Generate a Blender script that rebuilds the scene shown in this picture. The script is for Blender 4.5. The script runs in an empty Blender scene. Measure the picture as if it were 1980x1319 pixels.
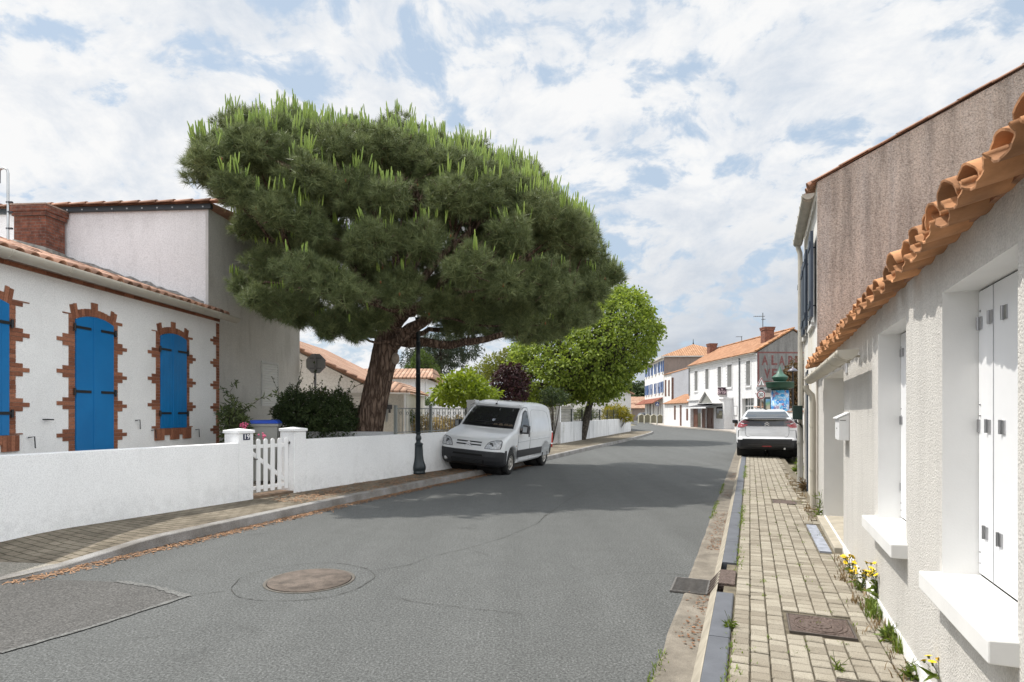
import bpy, bmesh, math, random
import numpy as np
from mathutils import Vector, Matrix
from math import sin, cos, pi, sqrt, atan2, radians, tan

random.seed(7); RNG = np.random.default_rng(7)
SC = bpy.context.scene
COL = SC.collection
F_, CX, HY, CH = 1150.0, 990.0, 797.0, 1.55     # focal length in photo pixels, principal point, eye height

def P(px, py, Y): return ((px-CX)/F_*Y, Y, CH+(HY-py)/F_*Y)
def G(px, py, z=0.0):
    Y = (CH-z)*F_/(py-HY); return ((px-CX)/F_*Y, Y, z)
def S(r, g, b):
    f = lambda c: (c/255/12.92) if c/255 <= .04045 else ((c/255+.055)/1.055)**2.4
    return (f(r), f(g), f(b))

class Frame:
    """a vertical reference frame on the ground: local y runs along a facade, local x across it"""
    def __init__(s, ox, oy, a): s.o = (ox, oy, 0); s.a = a; s.c = cos(a); s.s = sin(a)
    def w(s, lx, ly, z=0): return (s.o[0]+lx*s.c-ly*s.s, s.o[1]+lx*s.s+ly*s.c, z)
    def l(s, X, Y): X -= s.o[0]; Y -= s.o[1]; return (X*s.c+Y*s.s, -X*s.s+Y*s.c)
    def hit(s, px, py, lx=0):
        k = (px-CX)/F_
        ly = (s.o[0]+lx*s.c-k*(s.o[1]+lx*s.s))/(k*s.c+s.s)
        Y = s.o[1]+lx*s.s+ly*s.c
        return ly, CH+(HY-py)/F_*Y
    def hitx(s, px, py, ly=0):           # same on a plane across the facade, returns lx, z
        k = (px-CX)/F_
        lx = (k*(s.o[1]+ly*s.c)-(s.o[0]-ly*s.s))/(s.c-k*s.s)
        Y = s.o[1]+lx*s.s+ly*s.c
        return lx, CH+(HY-py)/F_*Y

class MB:
    def __init__(s): s.v = []; s.f = []; s.m = []; s.sm = []
    def add(s, vs, fs, mi=0, smooth=False):
        o = len(s.v); s.v.extend([tuple(v) for v in vs])
        for f in fs:
            s.f.append(tuple(i+o for i in f)); s.m.append(mi); s.sm.append(smooth)
        return s
    def quad(s, a, b, c, d, mi=0): return s.add([a, b, c, d], [(0, 1, 2, 3)], mi)
    def box(s, x0, x1, y0, y1, z0, z1, mi=0, M=None):
        vs = [(x, y, z) for z in (z0, z1) for y in (y0, y1) for x in (x0, x1)]
        if M is not None: vs = [tuple(M @ Vector(v)) for v in vs]
        return s.add(vs, [(0, 2, 3, 1), (4, 5, 7, 6), (0, 1, 5, 4), (2, 6, 7, 3), (0, 4, 6, 2), (1, 3, 7, 5)], mi)
    def cbox(s, c, d, rz=0, mi=0, M=None):
        R = Matrix.Translation(Vector(c)) @ Matrix.Rotation(rz, 4, 'Z')
        if M is not None: R = Matrix.Translation(Vector(c)) @ M
        return s.box(-d[0]/2, d[0]/2, -d[1]/2, d[1]/2, -d[2]/2, d[2]/2, mi, R)
    def prism(s, poly, t0, t1, axis='x', mi=0):
        """poly: (a,b) outline extruded along axis; for x: (y,z); y: (x,z); z: (x,y)"""
        def mk(p, t): return {'x': (t, p[0], p[1]), 'y': (p[0], t, p[1]), 'z': (p[0], p[1], t)}[axis]
        n = len(poly); vs = [mk(p, t0) for p in poly]+[mk(p, t1) for p in poly]
        fs = [tuple(range(n))[::-1], tuple(range(n, 2*n))]+[(i, (i+1) % n, n+(i+1) % n, n+i) for i in range(n)]
        return s.add(vs, fs, mi)
    def tube(s, pts, r, seg=8, mi=0, smooth=True, caps=True, wob=None):
        pts = [Vector(p) for p in pts]; n = len(pts)
        rs = r if isinstance(r, (list, tuple)) else [r]*n
        vs = []; fs = []
        up = Vector((0, 0, 1)); prev = None
        for i, p in enumerate(pts):
            t = (pts[min(i+1, n-1)]-pts[max(i-1, 0)]).normalized()
            if prev is None:
                a = up if abs(t.z) < .9 else Vector((1, 0, 0)); u = t.cross(a).normalized()
            else:
                u = (prev-t*prev.dot(t)).normalized()
            prev = u; w = t.cross(u)
            for k in range(seg):
                an = 2*pi*k/seg; rr = rs[i]*(wob(i, k) if wob else 1)
                vs.append(p+u*cos(an)*rr+w*sin(an)*rr)
        for i in range(n-1):
            for k in range(seg):
                fs.append((i*seg+k, i*seg+(k+1) % seg, (i+1)*seg+(k+1) % seg, (i+1)*seg+k))
        s.add(vs, fs, mi, smooth)
        if caps:
            s.add(vs[:seg], [tuple(range(seg))[::-1]], mi); s.add(vs[-seg:], [tuple(range(seg))], mi)
        return s
    def lathe(s, prof, c=(0, 0, 0), seg=20, mi=0, smooth=True, axis='z', M=None, caps=True):
        vs = []; fs = []; n = len(prof)
        for r, h in prof:
            for k in range(seg):
                a = 2*pi*k/seg; x, y = r*cos(a), r*sin(a)
                v = {'z': (x, y, h), 'y': (x, h, y), 'x': (h, x, y)}[axis]
                if M is not None: v = tuple(M @ Vector(v))
                vs.append((v[0]+c[0], v[1]+c[1], v[2]+c[2]))
        for i in range(n-1):
            for k in range(seg):
                fs.append((i*seg+k, i*seg+(k+1) % seg, (i+1)*seg+(k+1) % seg, (i+1)*seg+k))
        if caps: fs.append(tuple(range(seg))[::-1]); fs.append(tuple(range((n-1)*seg, n*seg)))
        return s.add(vs, fs, mi, smooth)
    def sphere(s, c, r, seg=10, rings=6, mi=0):
        r = r if isinstance(r, tuple) else (r, r, r)
        prof = [(max(1e-4, sin(pi*i/rings)), -cos(pi*i/rings)) for i in range(rings+1)]
        return s.lathe(prof, c, seg, mi, True, 'z', Matrix.Diagonal((r[0], r[1], r[2], 1)))
    def build(s, name, mats, parent=None, bevel=0, loc=None, rz=0, fixn=False, auto=None):
        me = bpy.data.meshes.new(name); me.from_pydata(s.v, [], s.f)
        for m in (mats if isinstance(mats, (list, tuple)) else [mats]): me.materials.append(m)
        me.polygons.foreach_set('material_index', s.m); me.polygons.foreach_set('use_smooth', s.sm)
        if fixn:
            bm = bmesh.new(); bm.from_mesh(me); bmesh.ops.remove_doubles(bm, verts=bm.verts, dist=1e-5)
            bmesh.ops.recalc_face_normals(bm, faces=bm.faces); bm.to_mesh(me); bm.free()
        me.update()
        o = bpy.data.objects.new(name, me); COL.objects.link(o)
        if parent: o.parent = parent
        if loc is not None: o.location = loc
        if rz: o.rotation_euler = (0, 0, rz)
        if auto is not None:
            me.polygons.foreach_set('use_smooth', [True]*len(me.polygons))
            me.set_sharp_from_angle(angle=radians(auto))
        if bevel:
            b = o.modifiers.new('edge', 'BEVEL'); b.width = bevel; b.segments = 2; b.limit_method = 'ANGLE'; b.angle_limit = radians(40)
        return o

def raw_mesh(name, verts, faces_flat, nper, mats, parent=None, midx=None, smooth=False, normals=None):
    """fast numpy mesh: verts (n,3), faces_flat (m*nper)"""
    me = bpy.data.meshes.new(name)
    verts = np.asarray(verts, np.float32); faces_flat = np.asarray(faces_flat, np.int32).ravel()
    nf = len(faces_flat)//nper
    me.vertices.add(len(verts)); me.vertices.foreach_set('co', verts.ravel())
    me.loops.add(len(faces_flat)); me.loops.foreach_set('vertex_index', faces_flat)
    me.polygons.add(nf); me.polygons.foreach_set('loop_start', np.arange(0, nf*nper, nper, dtype=np.int32))
    try: me.polygons.foreach_set('loop_total', np.full(nf, nper, np.int32))
    except Exception: pass
    for m in (mats if isinstance(mats, (list, tuple)) else [mats]): me.materials.append(m)
    if midx is not None: me.polygons.foreach_set('material_index', np.asarray(midx, np.int32))
    me.polygons.foreach_set('use_smooth', np.full(nf, smooth, bool))
    me.update(calc_edges=True); me.validate()
    if normals is not None:
        me.normals_split_custom_set_from_vertices([tuple(n) for n in normals])
    o = bpy.data.objects.new(name, me); COL.objects.link(o)
    if parent: o.parent = parent
    return o

def tag(o, label=None, cat=None, group=None, kind=None):
    if label: o['label'] = label
    if cat: o['category'] = cat
    if group: o['group'] = group
    if kind: o['kind'] = kind
    return o
def thing(name, label, cat, loc=(0, 0, 0), rz=0, group=None):
    o = bpy.data.objects.new(name, None); COL.objects.link(o); o.empty_display_size = .2
    o.location = loc; o.rotation_euler = (0, 0, rz)
    return tag(o, label, cat, group)
def struct(o): o['kind'] = 'structure'; return o
def dup(root, loc=None, rz=None, label=None, scale=None):
    r = root.copy(); COL.objects.link(r)
    if loc is not None: r.location = loc
    if rz is not None: r.rotation_euler = (0, 0, rz)
    if label: r['label'] = label
    if scale: r.scale = (scale,)*3
    for ch in list(root.children):
        c = ch.copy(); COL.objects.link(c); c.parent = r
        for g in ch.children:
            d = g.copy(); COL.objects.link(d); d.parent = c
    return r

# ------------------------------------------------------------------ materials
def nodes(name):
    m = bpy.data.materials.new(name); m.use_nodes = True
    nt = m.node_tree; bs = nt.nodes['Principled BSDF']
    return m, nt, bs
def N(nt, t, **kw):
    n = nt.nodes.new(t)
    for k, v in kw.items():
        if k in n.inputs: n.inputs[k].default_value = v
        else: setattr(n, k, v)
    return n
def noise(nt, vec, scale, detail=4, rough=.55, dist=0):
    n = N(nt, 'ShaderNodeTexNoise', Scale=scale, Detail=detail, Roughness=rough, Distortion=dist)
    nt.links.new(vec, n.inputs['Vector']); return n.outputs['Fac']
def ramp(nt, fac, stops):
    r = nt.nodes.new('ShaderNodeValToRGB'); e = r.color_ramp.elements
    while len(e) < len(stops): e.new(.5)
    for i, (p, c) in enumerate(stops):
        e[i].position = p; e[i].color = (*c, 1) if len(c) == 3 else c
    nt.links.new(fac, r.inputs[0]); return r.outputs[0]
def mix(nt, fac, a, b, mode='MIX'):
    n = nt.nodes.new('ShaderNodeMix'); n.data_type = 'RGBA'; n.blend_type = mode
    for sock, v in ((n.inputs[0], fac), (n.inputs[6], a), (n.inputs[7], b)):
        if isinstance(v, bpy.types.NodeSocket): nt.links.new(v, sock)
        elif isinstance(v, (int, float)): sock.default_value = v
        else: sock.default_value = (*v, 1) if len(v) == 3 else v
    return n.outputs[2]
def math_(nt, op, a, b=None, c=None, clamp=False):
    n = nt.nodes.new('ShaderNodeMath'); n.operation = op; n.use_clamp = clamp
    for i, v in enumerate((a, b, c)):
        if v is None: continue
        if isinstance(v, bpy.types.NodeSocket): nt.links.new(v, n.inputs[i])
        else: n.inputs[i].default_value = v
    return n.outputs[0]
def pos(nt, scale=(1, 1, 1), rot=0, obj=False):
    if obj: o = nt.nodes.new('ShaderNodeTexCoord').outputs['Object']
    else: o = nt.nodes.new('ShaderNodeNewGeometry').outputs['Position']
    mp = N(nt, 'ShaderNodeMapping'); mp.inputs['Scale'].default_value = scale; mp.inputs['Rotation'].default_value = (0, 0, rot)
    nt.links.new(o, mp.inputs['Vector']); return mp.outputs['Vector']
def bump(nt, bs, h, strength, dist=.01):
    b = N(nt, 'ShaderNodeBump'); b.inputs['Strength'].default_value = strength; b.inputs['Distance'].default_value = dist
    nt.links.new(h, b.inputs['Height']); nt.links.new(b.outputs[0], bs.inputs['Normal']); return b
def sc(c, k): return tuple(min(1, x*k) for x in c)

def M(name, col, rough=.7, var=.12, scale=4, detail=5, bmp=0, bscale=120, bdist=.004, metal=0, coat=0, spec=.5, island=0, obj=False, stretch=(1, 1, 1)):
    m, nt, bs = nodes(name)
    p = pos(nt, stretch, obj=obj)
    c = ramp(nt, noise(nt, p, scale, detail), [(.3, sc(col, 1-var)), (.7, sc(col, 1+var))])
    if island:
        g = nt.nodes.new('ShaderNodeNewGeometry')
        k = ramp(nt, g.outputs['Random Per Island'], [(0, (1-island,)*3), (1, (1+island*.6,)*3)])
        c = mix(nt, 1.0, c, k, 'MULTIPLY')
    nt.links.new(c, bs.inputs['Base Color'])
    bs.inputs['Roughness'].default_value = rough; bs.inputs['Metallic'].default_value = metal
    bs.inputs['Coat Weight'].default_value = coat; bs.inputs['Specular IOR Level'].default_value = spec
    if bmp: bump(nt, bs, noise(nt, pos(nt, obj=obj), bscale, 3), bmp, bdist)
    return m

def stucco(name, col, stain=S(150, 145, 138), amt=.35, bscale=90, bmp=.5, streak=0, sz=.35, warm=None, lo=.52, hi=.78, bdist=.006, splash=0):
    m, nt, bs = nodes(name)
    p = pos(nt)
    c = ramp(nt, noise(nt, p, 1.1, 5), [(.3, sc(col, .94)), (.7, sc(col, 1.04))])
    big = noise(nt, pos(nt, (1.6, 1.6, sz)), 2.2, 8, .62, .3)
    f = ramp(nt, big, [(lo, (0, 0, 0)), (hi, (amt,)*3)])
    c = mix(nt, f, c, stain)
    if splash:
        sz_ = nt.nodes.new('ShaderNodeSeparateXYZ'); nt.links.new(p, sz_.inputs[0])
        hgt = ramp(nt, math_(nt, 'ADD', sz_.outputs[2], math_(nt, 'MULTIPLY', noise(nt, pos(nt, (1, 1, .4)), 3.0, 6, .6), -.55)), [(.0, (1,)*3), (.16, (0, 0, 0))])
        bl = ramp(nt, noise(nt, p, 9, 6, .65), [(.42, (0, 0, 0)), (.62, (splash,)*3)])
        c = mix(nt, math_(nt, 'MULTIPLY', hgt, bl), c, (.17, .165, .15))
    if warm:
        f2 = ramp(nt, noise(nt, pos(nt, (1, 1, .6)), 1.7, 6), [(.45, (0, 0, 0)), (.75, (.5,)*3)])
        c = mix(nt, f2, c, warm)
    if streak:
        st = noise(nt, pos(nt, (2.6, 2.6, .2)), 1.6, 7, .66)
        f3 = ramp(nt, st, [(.5, (0, 0, 0)), (.72, (streak,)*3)])
        c = mix(nt, f3, c, sc(stain, .5))
    sp = noise(nt, p, bscale*.9, 3)
    c = mix(nt, 1.0, c, ramp(nt, sp, [(.35, (.86,)*3), (.6, (1.04,)*3)]), 'MULTIPLY')
    nt.links.new(c, bs.inputs['Base Color']); bs.inputs['Roughness'].default_value = .9
    bs.inputs['Specular IOR Level'].default_value = .2
    bump(nt, bs, noise(nt, p, bscale, 4), bmp, bdist)
    return m

def glass_dark(name, col=(.012, .014, .016), rough=.04):
    m, nt, bs = nodes(name)
    bs.inputs['Base Color'].default_value = (*col, 1); bs.inputs['Roughness'].default_value = rough
    bs.inputs['Specular IOR Level'].default_value = .8
    return m

def leafmat(name, c0, c1, trans=.35, rough=.55):
    m, nt, bs = nodes(name)
    g = nt.nodes.new('ShaderNodeNewGeometry')
    big = noise(nt, pos(nt), 1.3, 3)
    f = math_(nt, 'ADD', math_(nt, 'MULTIPLY', g.outputs['Random Per Island'], .6), math_(nt, 'MULTIPLY', big, .4))
    c = ramp(nt, f, [(.1, c0), (.8, c1)])
    nt.links.new(c, bs.inputs['Base Color']); bs.inputs['Roughness'].default_value = rough
    bs.inputs['Specular IOR Level'].default_value = .35
    tr = N(nt, 'ShaderNodeBsdfTranslucent'); nt.links.new(mix(nt, 1.0, c, (1.0, 1.0, .55), 'MULTIPLY'), tr.inputs['Color'])
    mx = N(nt, 'ShaderNodeMixShader'); mx.inputs[0].default_value = trans
    nt.links.new(bs.outputs[0], mx.inputs[1]); nt.links.new(tr.outputs[0], mx.inputs[2])
    nt.links.new(mx.outputs[0], nt.nodes['Material Output'].inputs['Surface'])
    return m

WHITE = stucco('white_render', (.86, .855, .84), amt=.10, bmp=.35)
WHITE_ROUGH = stucco('rough_white_render', (.645, .625, .59), stain=S(120, 115, 110), amt=.30, streak=.14, bscale=105, bmp=.9, bdist=.009, lo=.55, hi=.85)
WHITE_WALL = stucco('garden_wall_render', (.87, .87, .87), stain=S(140, 138, 132), amt=.18, bscale=90, bmp=.2, lo=.55, hi=.85, splash=.12)
WHITE_PAINT = M('white_paint', (.82, .82, .82), .45, .03)
WHITE_SHADE = M('smooth_white_reveal', (.76, .755, .74), .7, .04, 3, bmp=.15)
METAL = M('galvanised_steel', (.5, .5, .5), .35, .1, metal=1)
BLACK_IRON = M('black_iron', (.012, .012, .013), .5, .2)
BLACK_PLASTIC = M('black_plastic', (.018, .019, .022), .5, .12, 8)
RUBBER = M('tyre_rubber', (.014, .014, .014), .8, .15, 10)
GLASS = glass_dark('dark_glass')
# ------------------------------------------------------------------ camera, sky, sun
cam = bpy.data.objects.new('camera', bpy.data.cameras.new('camera')); COL.objects.link(cam)
cam.location = (0, 0, CH); cam.rotation_euler = (pi/2, 0, 0)
cam.data.sensor_width = 36; cam.data.lens = F_/1980*36; cam.data.shift_y = (HY-659.5)/1980
cam.data.clip_start = .05; cam.data.clip_end = 3000
SC.camera = cam
SUN_EL = radians(62); SUN_DIR_A = radians(-22.6)      # light travels across the street, square to the right-hand wall
Lx, Ly = cos(SUN_DIR_A), sin(SUN_DIR_A)
sun = bpy.data.objects.new('sun', bpy.data.lights.new('sun', 'SUN')); COL.objects.link(sun)
sun.data.energy = 4.4; sun.data.angle = radians(.6); sun.data.color = (1, .95, .87)
dvec = Vector((Lx*cos(SUN_EL), Ly*cos(SUN_EL), -sin(SUN_EL)))
sun.rotation_euler = dvec.to_track_quat('-Z', 'Y').to_euler(); sun.location = (-30, -5, 40)
SC.view_settings.view_transform = 'Standard'; SC.view_settings.look = 'None'; SC.view_settings.exposure = 0; SC.view_settings.gamma = 1
W = bpy.data.worlds.new('World'); SC.world = W; W.use_nodes = True
nt = W.node_tree; bg = nt.nodes['Background']
sky = N(nt, 'ShaderNodeTexSky'); sky.sky_type = 'NISHITA'; sky.sun_disc = False
sky.sun_elevation = SUN_EL; sky.sun_rotation = atan2(-Lx, -Ly)
sky.air_density = 1.2; sky.dust_density = 1.5
tc = nt.nodes.new('ShaderNodeTexCoord'); sep = nt.nodes.new('ShaderNodeSeparateXYZ')
nt.links.new(tc.outputs['Generated'], sep.inputs[0])
zz = math_(nt, 'MAXIMUM', math_(nt, 'ADD', sep.outputs[2], .40), .10)
cmb = nt.nodes.new('ShaderNodeCombineXYZ')
nt.links.new(math_(nt, 'DIVIDE', sep.outputs[0], zz), cmb.inputs[0]); nt.links.new(math_(nt, 'DIVIDE', sep.outputs[1], zz), cmb.inputs[1])
cp = cmb.outputs[0]
wn = N(nt, 'ShaderNodeTexNoise', Scale=2.2, Detail=3.0); nt.links.new(cp, wn.inputs['Vector'])
wv = N(nt, 'ShaderNodeVectorMath'); wv.operation = 'MULTIPLY_ADD'; nt.links.new(wn.outputs['Color'], wv.inputs[0]); wv.inputs[1].default_value = (.22, .22, 0); nt.links.new(cp, wv.inputs[2])
cw = wv.outputs[0]
n1 = noise(nt, cw, 2.2, 7, .55, .0)
mp2 = N(nt, 'ShaderNodeMapping'); mp2.inputs['Location'].default_value = (3.7, 1.9, 0); nt.links.new(cw, mp2.inputs[0])
n2 = noise(nt, mp2.outputs[0], 8.0, 10, .60, .1)
cov = math_(nt, 'ADD', math_(nt, 'MULTIPLY', n1, .34), math_(nt, 'MULTIPLY', n2, .66))
cov = math_(nt, 'ADD', cov, math_(nt, 'MULTIPLY', sep.outputs[0], -.022))
cloud = ramp(nt, cov, [(.415, (.0,)*3), (.452, (.38,)*3), (.478, (.85,)*3), (.515, (1,)*3)])
n3 = noise(nt, mp2.outputs[0], 5.5, 10, .64)
bright = ramp(nt, n3, [(.33, (.70, .755, .83)), (.46, (.845, .87, .905)), (.57, (.955, .958, .96))])
lowf = ramp(nt, sep.outputs[2], [(.03, (1,)*3), (.34, (.0,)*3)])
n4 = ramp(nt, noise(nt, cw, 2.4, 7, .55), [(.35, (.33, .40, .50)), (.62, (.58, .64, .72))])
low = mix(nt, math_(nt, 'MULTIPLY', lowf, math_(nt, 'ADD', math_(nt, 'MULTIPLY', sep.outputs[0], 2.2), .30, clamp=True)), bright, n4)
skyc = mix(nt, 1.0, sky.outputs[0], (.10, .10, .10), 'MULTIPLY')
veil = mix(nt, .76, skyc, (.60, .73, .885))
final = mix(nt, cloud, veil, low)
# unseen sky round the sun, brightened to raise the ambient light
dt = N(nt, 'ShaderNodeVectorMath'); dt.operation = 'DOT_PRODUCT'; nt.links.new(tc.outputs['Generated'], dt.inputs[0]); dt.inputs[1].default_value = tuple(-dvec)
gl = ramp(nt, dt.outputs['Value'], [(.80, (1.0,)*3), (.92, (2.0,)*3), (1.0, (5,)*3)])
final = mix(nt, 1.0, final, gl, 'MULTIPLY')
# unseen sky right of and behind the camera, brightened to lift the shaded walls
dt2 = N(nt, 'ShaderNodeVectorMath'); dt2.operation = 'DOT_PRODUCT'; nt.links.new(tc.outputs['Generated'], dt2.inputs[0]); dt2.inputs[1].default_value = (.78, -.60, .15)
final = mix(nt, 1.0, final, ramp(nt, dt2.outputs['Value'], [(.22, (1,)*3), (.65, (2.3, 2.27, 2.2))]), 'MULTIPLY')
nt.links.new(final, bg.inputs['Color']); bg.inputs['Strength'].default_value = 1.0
# ------------------------------------------------------------------ frames of the street
R0 = Frame(0, 0, -atan2(460, 1150))               # right pavement: lx across (to the right), ly along the street
WV = .87
RW = Frame(*R0.w(WV, 0)[:2], R0.a)                # right-hand house wall plane
WL = Frame(-5.80, 6.74, -radians(26.97))          # left garden wall: lx towards the road, ly along
LH = Frame(-7.272, 0, -radians(4.04))             # left house facade plane

# ------------------------------------------------------------------ ground and road
def asphalt(name, base, patchy=.10, warm=(1, 1, 1)):
    m, nt, bs = nodes(name)
    p = pos(nt)
    v = N(nt, 'ShaderNodeTexVoronoi', Scale=95.0); v.feature = 'F1'; nt.links.new(p, v.inputs['Vector'])
    grain = noise(nt, p, 62, 5, .8)
    c = ramp(nt, grain, [(.36, sc(base, .45)), (.49, sc(base, .97)), (.62, sc(base, 1.7))])
    c2 = ramp(nt, v.outputs['Color'], [(.0, (.72,)*3), (.75, (1.05,)*3), (1, (1.45,)*3)])
    c = mix(nt, .75, c, c2, 'MULTIPLY')
    big = noise(nt, pos(nt, (1.3, .07, 1), radians(22)), 1.1, 7, .62)
    c = mix(nt, 1.0, c, ramp(nt, big, [(.3, (1-patchy,)*3), (.7, (1+patchy,)*3)]), 'MULTIPLY')
    med = noise(nt, p, 3.2, 5, .6, .6)
    c = mix(nt, 1.0, c, ramp(nt, med, [(.33, (.95, .95, .945)), (.62, (1.03, 1.03, 1.025))]), 'MULTIPLY')
    c = mix(nt, 1.0, c, warm, 'MULTIPLY')
    oil = noise(nt, p, .85, 6, .7, .4)
    c = mix(nt, ramp(nt, oil, [(.60, (0, 0, 0)), (.70, (.38,)*3)]), c, sc(base, .45))
    nt.links.new(c, bs.inputs['Base Color']); bs.inputs['Roughness'].default_value = .85; bs.inputs['Specular IOR Level'].default_value = .25
    h = math_(nt, 'ADD', grain, math_(nt, 'MULTIPLY', v.outputs['Distance'], .6))
    bump(nt, bs, h, .75, .006)
    return m
ASPH = asphalt('worn_asphalt', (.100, .103, .101), .10)
ASPH_PATCH = asphalt('asphalt_patch', (.090, .089, .087), warm=(1.0, .98, .96))
EARTH = M('garden_earth', (.12, .085, .055), .95, .35, 3, bmp=.5, bscale=40)
GRAVEL = M('pale_gravel', (.40, .355, .295), .95, .3, 25, bmp=.6, bscale=60, bdist=.01)

g = MB(); g.quad((-400, -60, -.06), (400, -60, -.06), (400, 900, -.06), (-400, 900, -.06))
struct(g.build('ground', M('dry_ground', (.20, .18, .12), .95, .3, .4)))

K = [(-12.2, -9.0), (-6.6, .9), (-4.72, 5.1), (-4.21, 6.37), (-3.03, 9.53), (-1.82, 12.3), (-.807, 14.5), (1.25, 19.4), (3.15, 24.4), (5.48, 29.9), (8.24, 37.2), (10.1, 42.6), (10.6, 44.6)]
def resample(pts, step):
    out = [pts[0]]
    for a, b in zip(pts[:-1], pts[1:]):
        d = sqrt((b[0]-a[0])**2+(b[1]-a[1])**2); n = max(1, int(d/step))
        out += [(a[0]+(b[0]-a[0])*i/n, a[1]+(b[1]-a[1])*i/n) for i in range(1, n+1)]
    return out
def smooth2(pts, it=2):
    for _ in range(it):
        q = [pts[0]]
        for a, b in zip(pts[:-1], pts[1:]):
            q += [(a[0]*.75+b[0]*.25, a[1]*.75+b[1]*.25), (a[0]*.25+b[0]*.75, a[1]*.25+b[1]*.75)]
        pts = q+[pts[-1]]
    return pts
KS = smooth2(K, 2)
rl = KS+[(10.2, 45.9), (8.5, 47.2), (4, 49.2), (-14, 55), (-14, 64), (4, 61), (12, 63), (15.2, 72), (17, 90), (19, 125), (24, 170), (40, 230)]
rr = [R0.w(-.49, u)[:2] for u in (-12, 5, 20, 38, 42.5)]+[(16.3, 43.9), (17.0, 46.5), (16.9, 52), (16.3, 62), (17.2, 72), (20.5, 90), (25, 125), (31, 170), (48, 230)]
rd = MB(); pl = [(x, y, 0) for x, y in rl]+[(x, y, 0) for x, y in rr[::-1]]
rd.add(pl, [tuple(range(len(pl)))[::-1]])
struct(rd.build('road', ASPH, fixn=False))

# asphalt repair patch with pale joint lines, lower left
pp = [G(358, 1155)[:2], G(300, 1136)[:2], G(228, 1126)[:2], G(120, 1122)[:2], G(0, 1128)[:2], (-6.2, 3.4), G(-420, 1400)[:2], G(0, 1264)[:2], G(179, 1213)[:2]]
pm = MB(); pm.add([(x, y, .004) for x, y in pp], [tuple(range(len(pp)))[::-1]])
struct(pm.build('road_patch', ASPH_PATCH))
def ribbon(mb, pts, w, z, jit=0, mi=0):
    n = len(pts); L = []; Rr = []
    for i, p in enumerate(pts):
        a = pts[max(i-1, 0)]; b = pts[min(i+1, n-1)]
        dx, dy = b[0]-a[0], b[1]-a[1]; d = sqrt(dx*dx+dy*dy) or 1
        ww = (w if not isinstance(w, list) else w[i])*(1+jit*random.uniform(-1, 1))/2
        L.append((p[0]-dy/d*ww, p[1]+dx/d*ww, z)); Rr.append((p[0]+dy/d*ww, p[1]-dx/d*ww, z))
    mb.add(L+Rr, [(i, i+1, n+i+1, n+i) for i in range(n-1)], mi)
jm = MB()
ribbon(jm, resample([G(0, 1264)[:2], G(179, 1213)[:2], G(358, 1155)[:2]], .08), .05, .008, .4)
ribbon(jm, resample([G(362, 1155)[:2], G(300, 1136)[:2], G(226, 1125)[:2]], .06), .06, .0085, .4)
struct(jm.build('patch_joint', asphalt('pale_joint', (.135, .135, .13))))

def wander(pts, amp, step=.07):
    out = []
    off = 0
    for p in resample(pts, step):
        off = .75*off+random.uniform(-amp, amp); out.append((p[0]+off*.6, p[1]+off))
    return out
cm = MB()
gp = lambda *a: [G(x, y)[:2] for x, y in a]
for pts, w in ((gp((724, 1104), (794, 1092), (829, 1078), (900, 1062), (975, 1040), (1040, 1012), (1062, 990)), .010),
               (gp((711, 1145), (759, 1154), (813, 1165), (900, 1176), (1010, 1188)), .008),
               (gp((358, 1156), (400, 1148), (460, 1141)), .009), (gp((1150, 1112), (1200, 1108), (1300, 1110), (1345, 1112)), .009),
               (gp((230, 1240), (300, 1232), (352, 1218)), .006), (gp((1040, 1010), (1100, 965), (1190, 925)), .010),
               (gp((585, 1146), (610, 1156), (640, 1152)), .006), (gp((900, 1062), (960, 1078), (1080, 1090), (1150, 1112)), .006)):
    q = wander(pts, .011); ribbon(cm, q, [w*random.choice([.15, .5, .8, 1.0])*random.uniform(.5, 1) for _ in q], .005)
MHC = (-1.86, 5.48)
rg = [(MHC[0]-.05+(.615+.012*sin(5*a)+.008*sin(11*a))*cos(a), MHC[1]+(.615+.012*sin(5*a))*sin(a)) for a in np.linspace(0, 2*pi, 90)]
ribbon(cm, rg, [.009*random.choice([.2, .6, 1, 1])*random.uniform(.6, 1.2) for _ in rg], .005)
struct(cm.build('road_crack', M('crack_filler', (.045, .044, .04), .95, .3, 20)))

# manhole: cast ring and cover filled with pinkish stone
mh = thing('manhole_cover', 'round manhole cover filled with pinkish concrete in the middle of the road', 'manhole', (MHC[0], MHC[1], 0))
b = MB(); b.lathe([(.375, .001), (.385, .006), (.40, .006), (.405, .001)], seg=48); b.build('ring', M('rusty_iron', (.10, .09, .075), .7, .3, 30, bmp=.3), mh)
b = MB(); b.lathe([(.372, .002), (.368, .010), (.001, .013)], seg=48)
m, nt, bs = nodes('manhole_fill'); p = pos(nt)
c = ramp(nt, noise(nt, p, 6, 8, .65), [(.35, (.065, .052, .042)), (.6, (.145, .115, .094))])
c = mix(nt, .8, c, ramp(nt, noise(nt, p, 140, 3, .7), [(.3, (.55,)*3), (.65, (1.3,)*3)]), 'MULTIPLY')
nt.links.new(c, bs.inputs['Base Color']); bs.inputs['Roughness'].default_value = .9; bump(nt, bs, noise(nt, p, 90, 5), .6, .01)
b.build('infill', m, mh)

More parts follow.
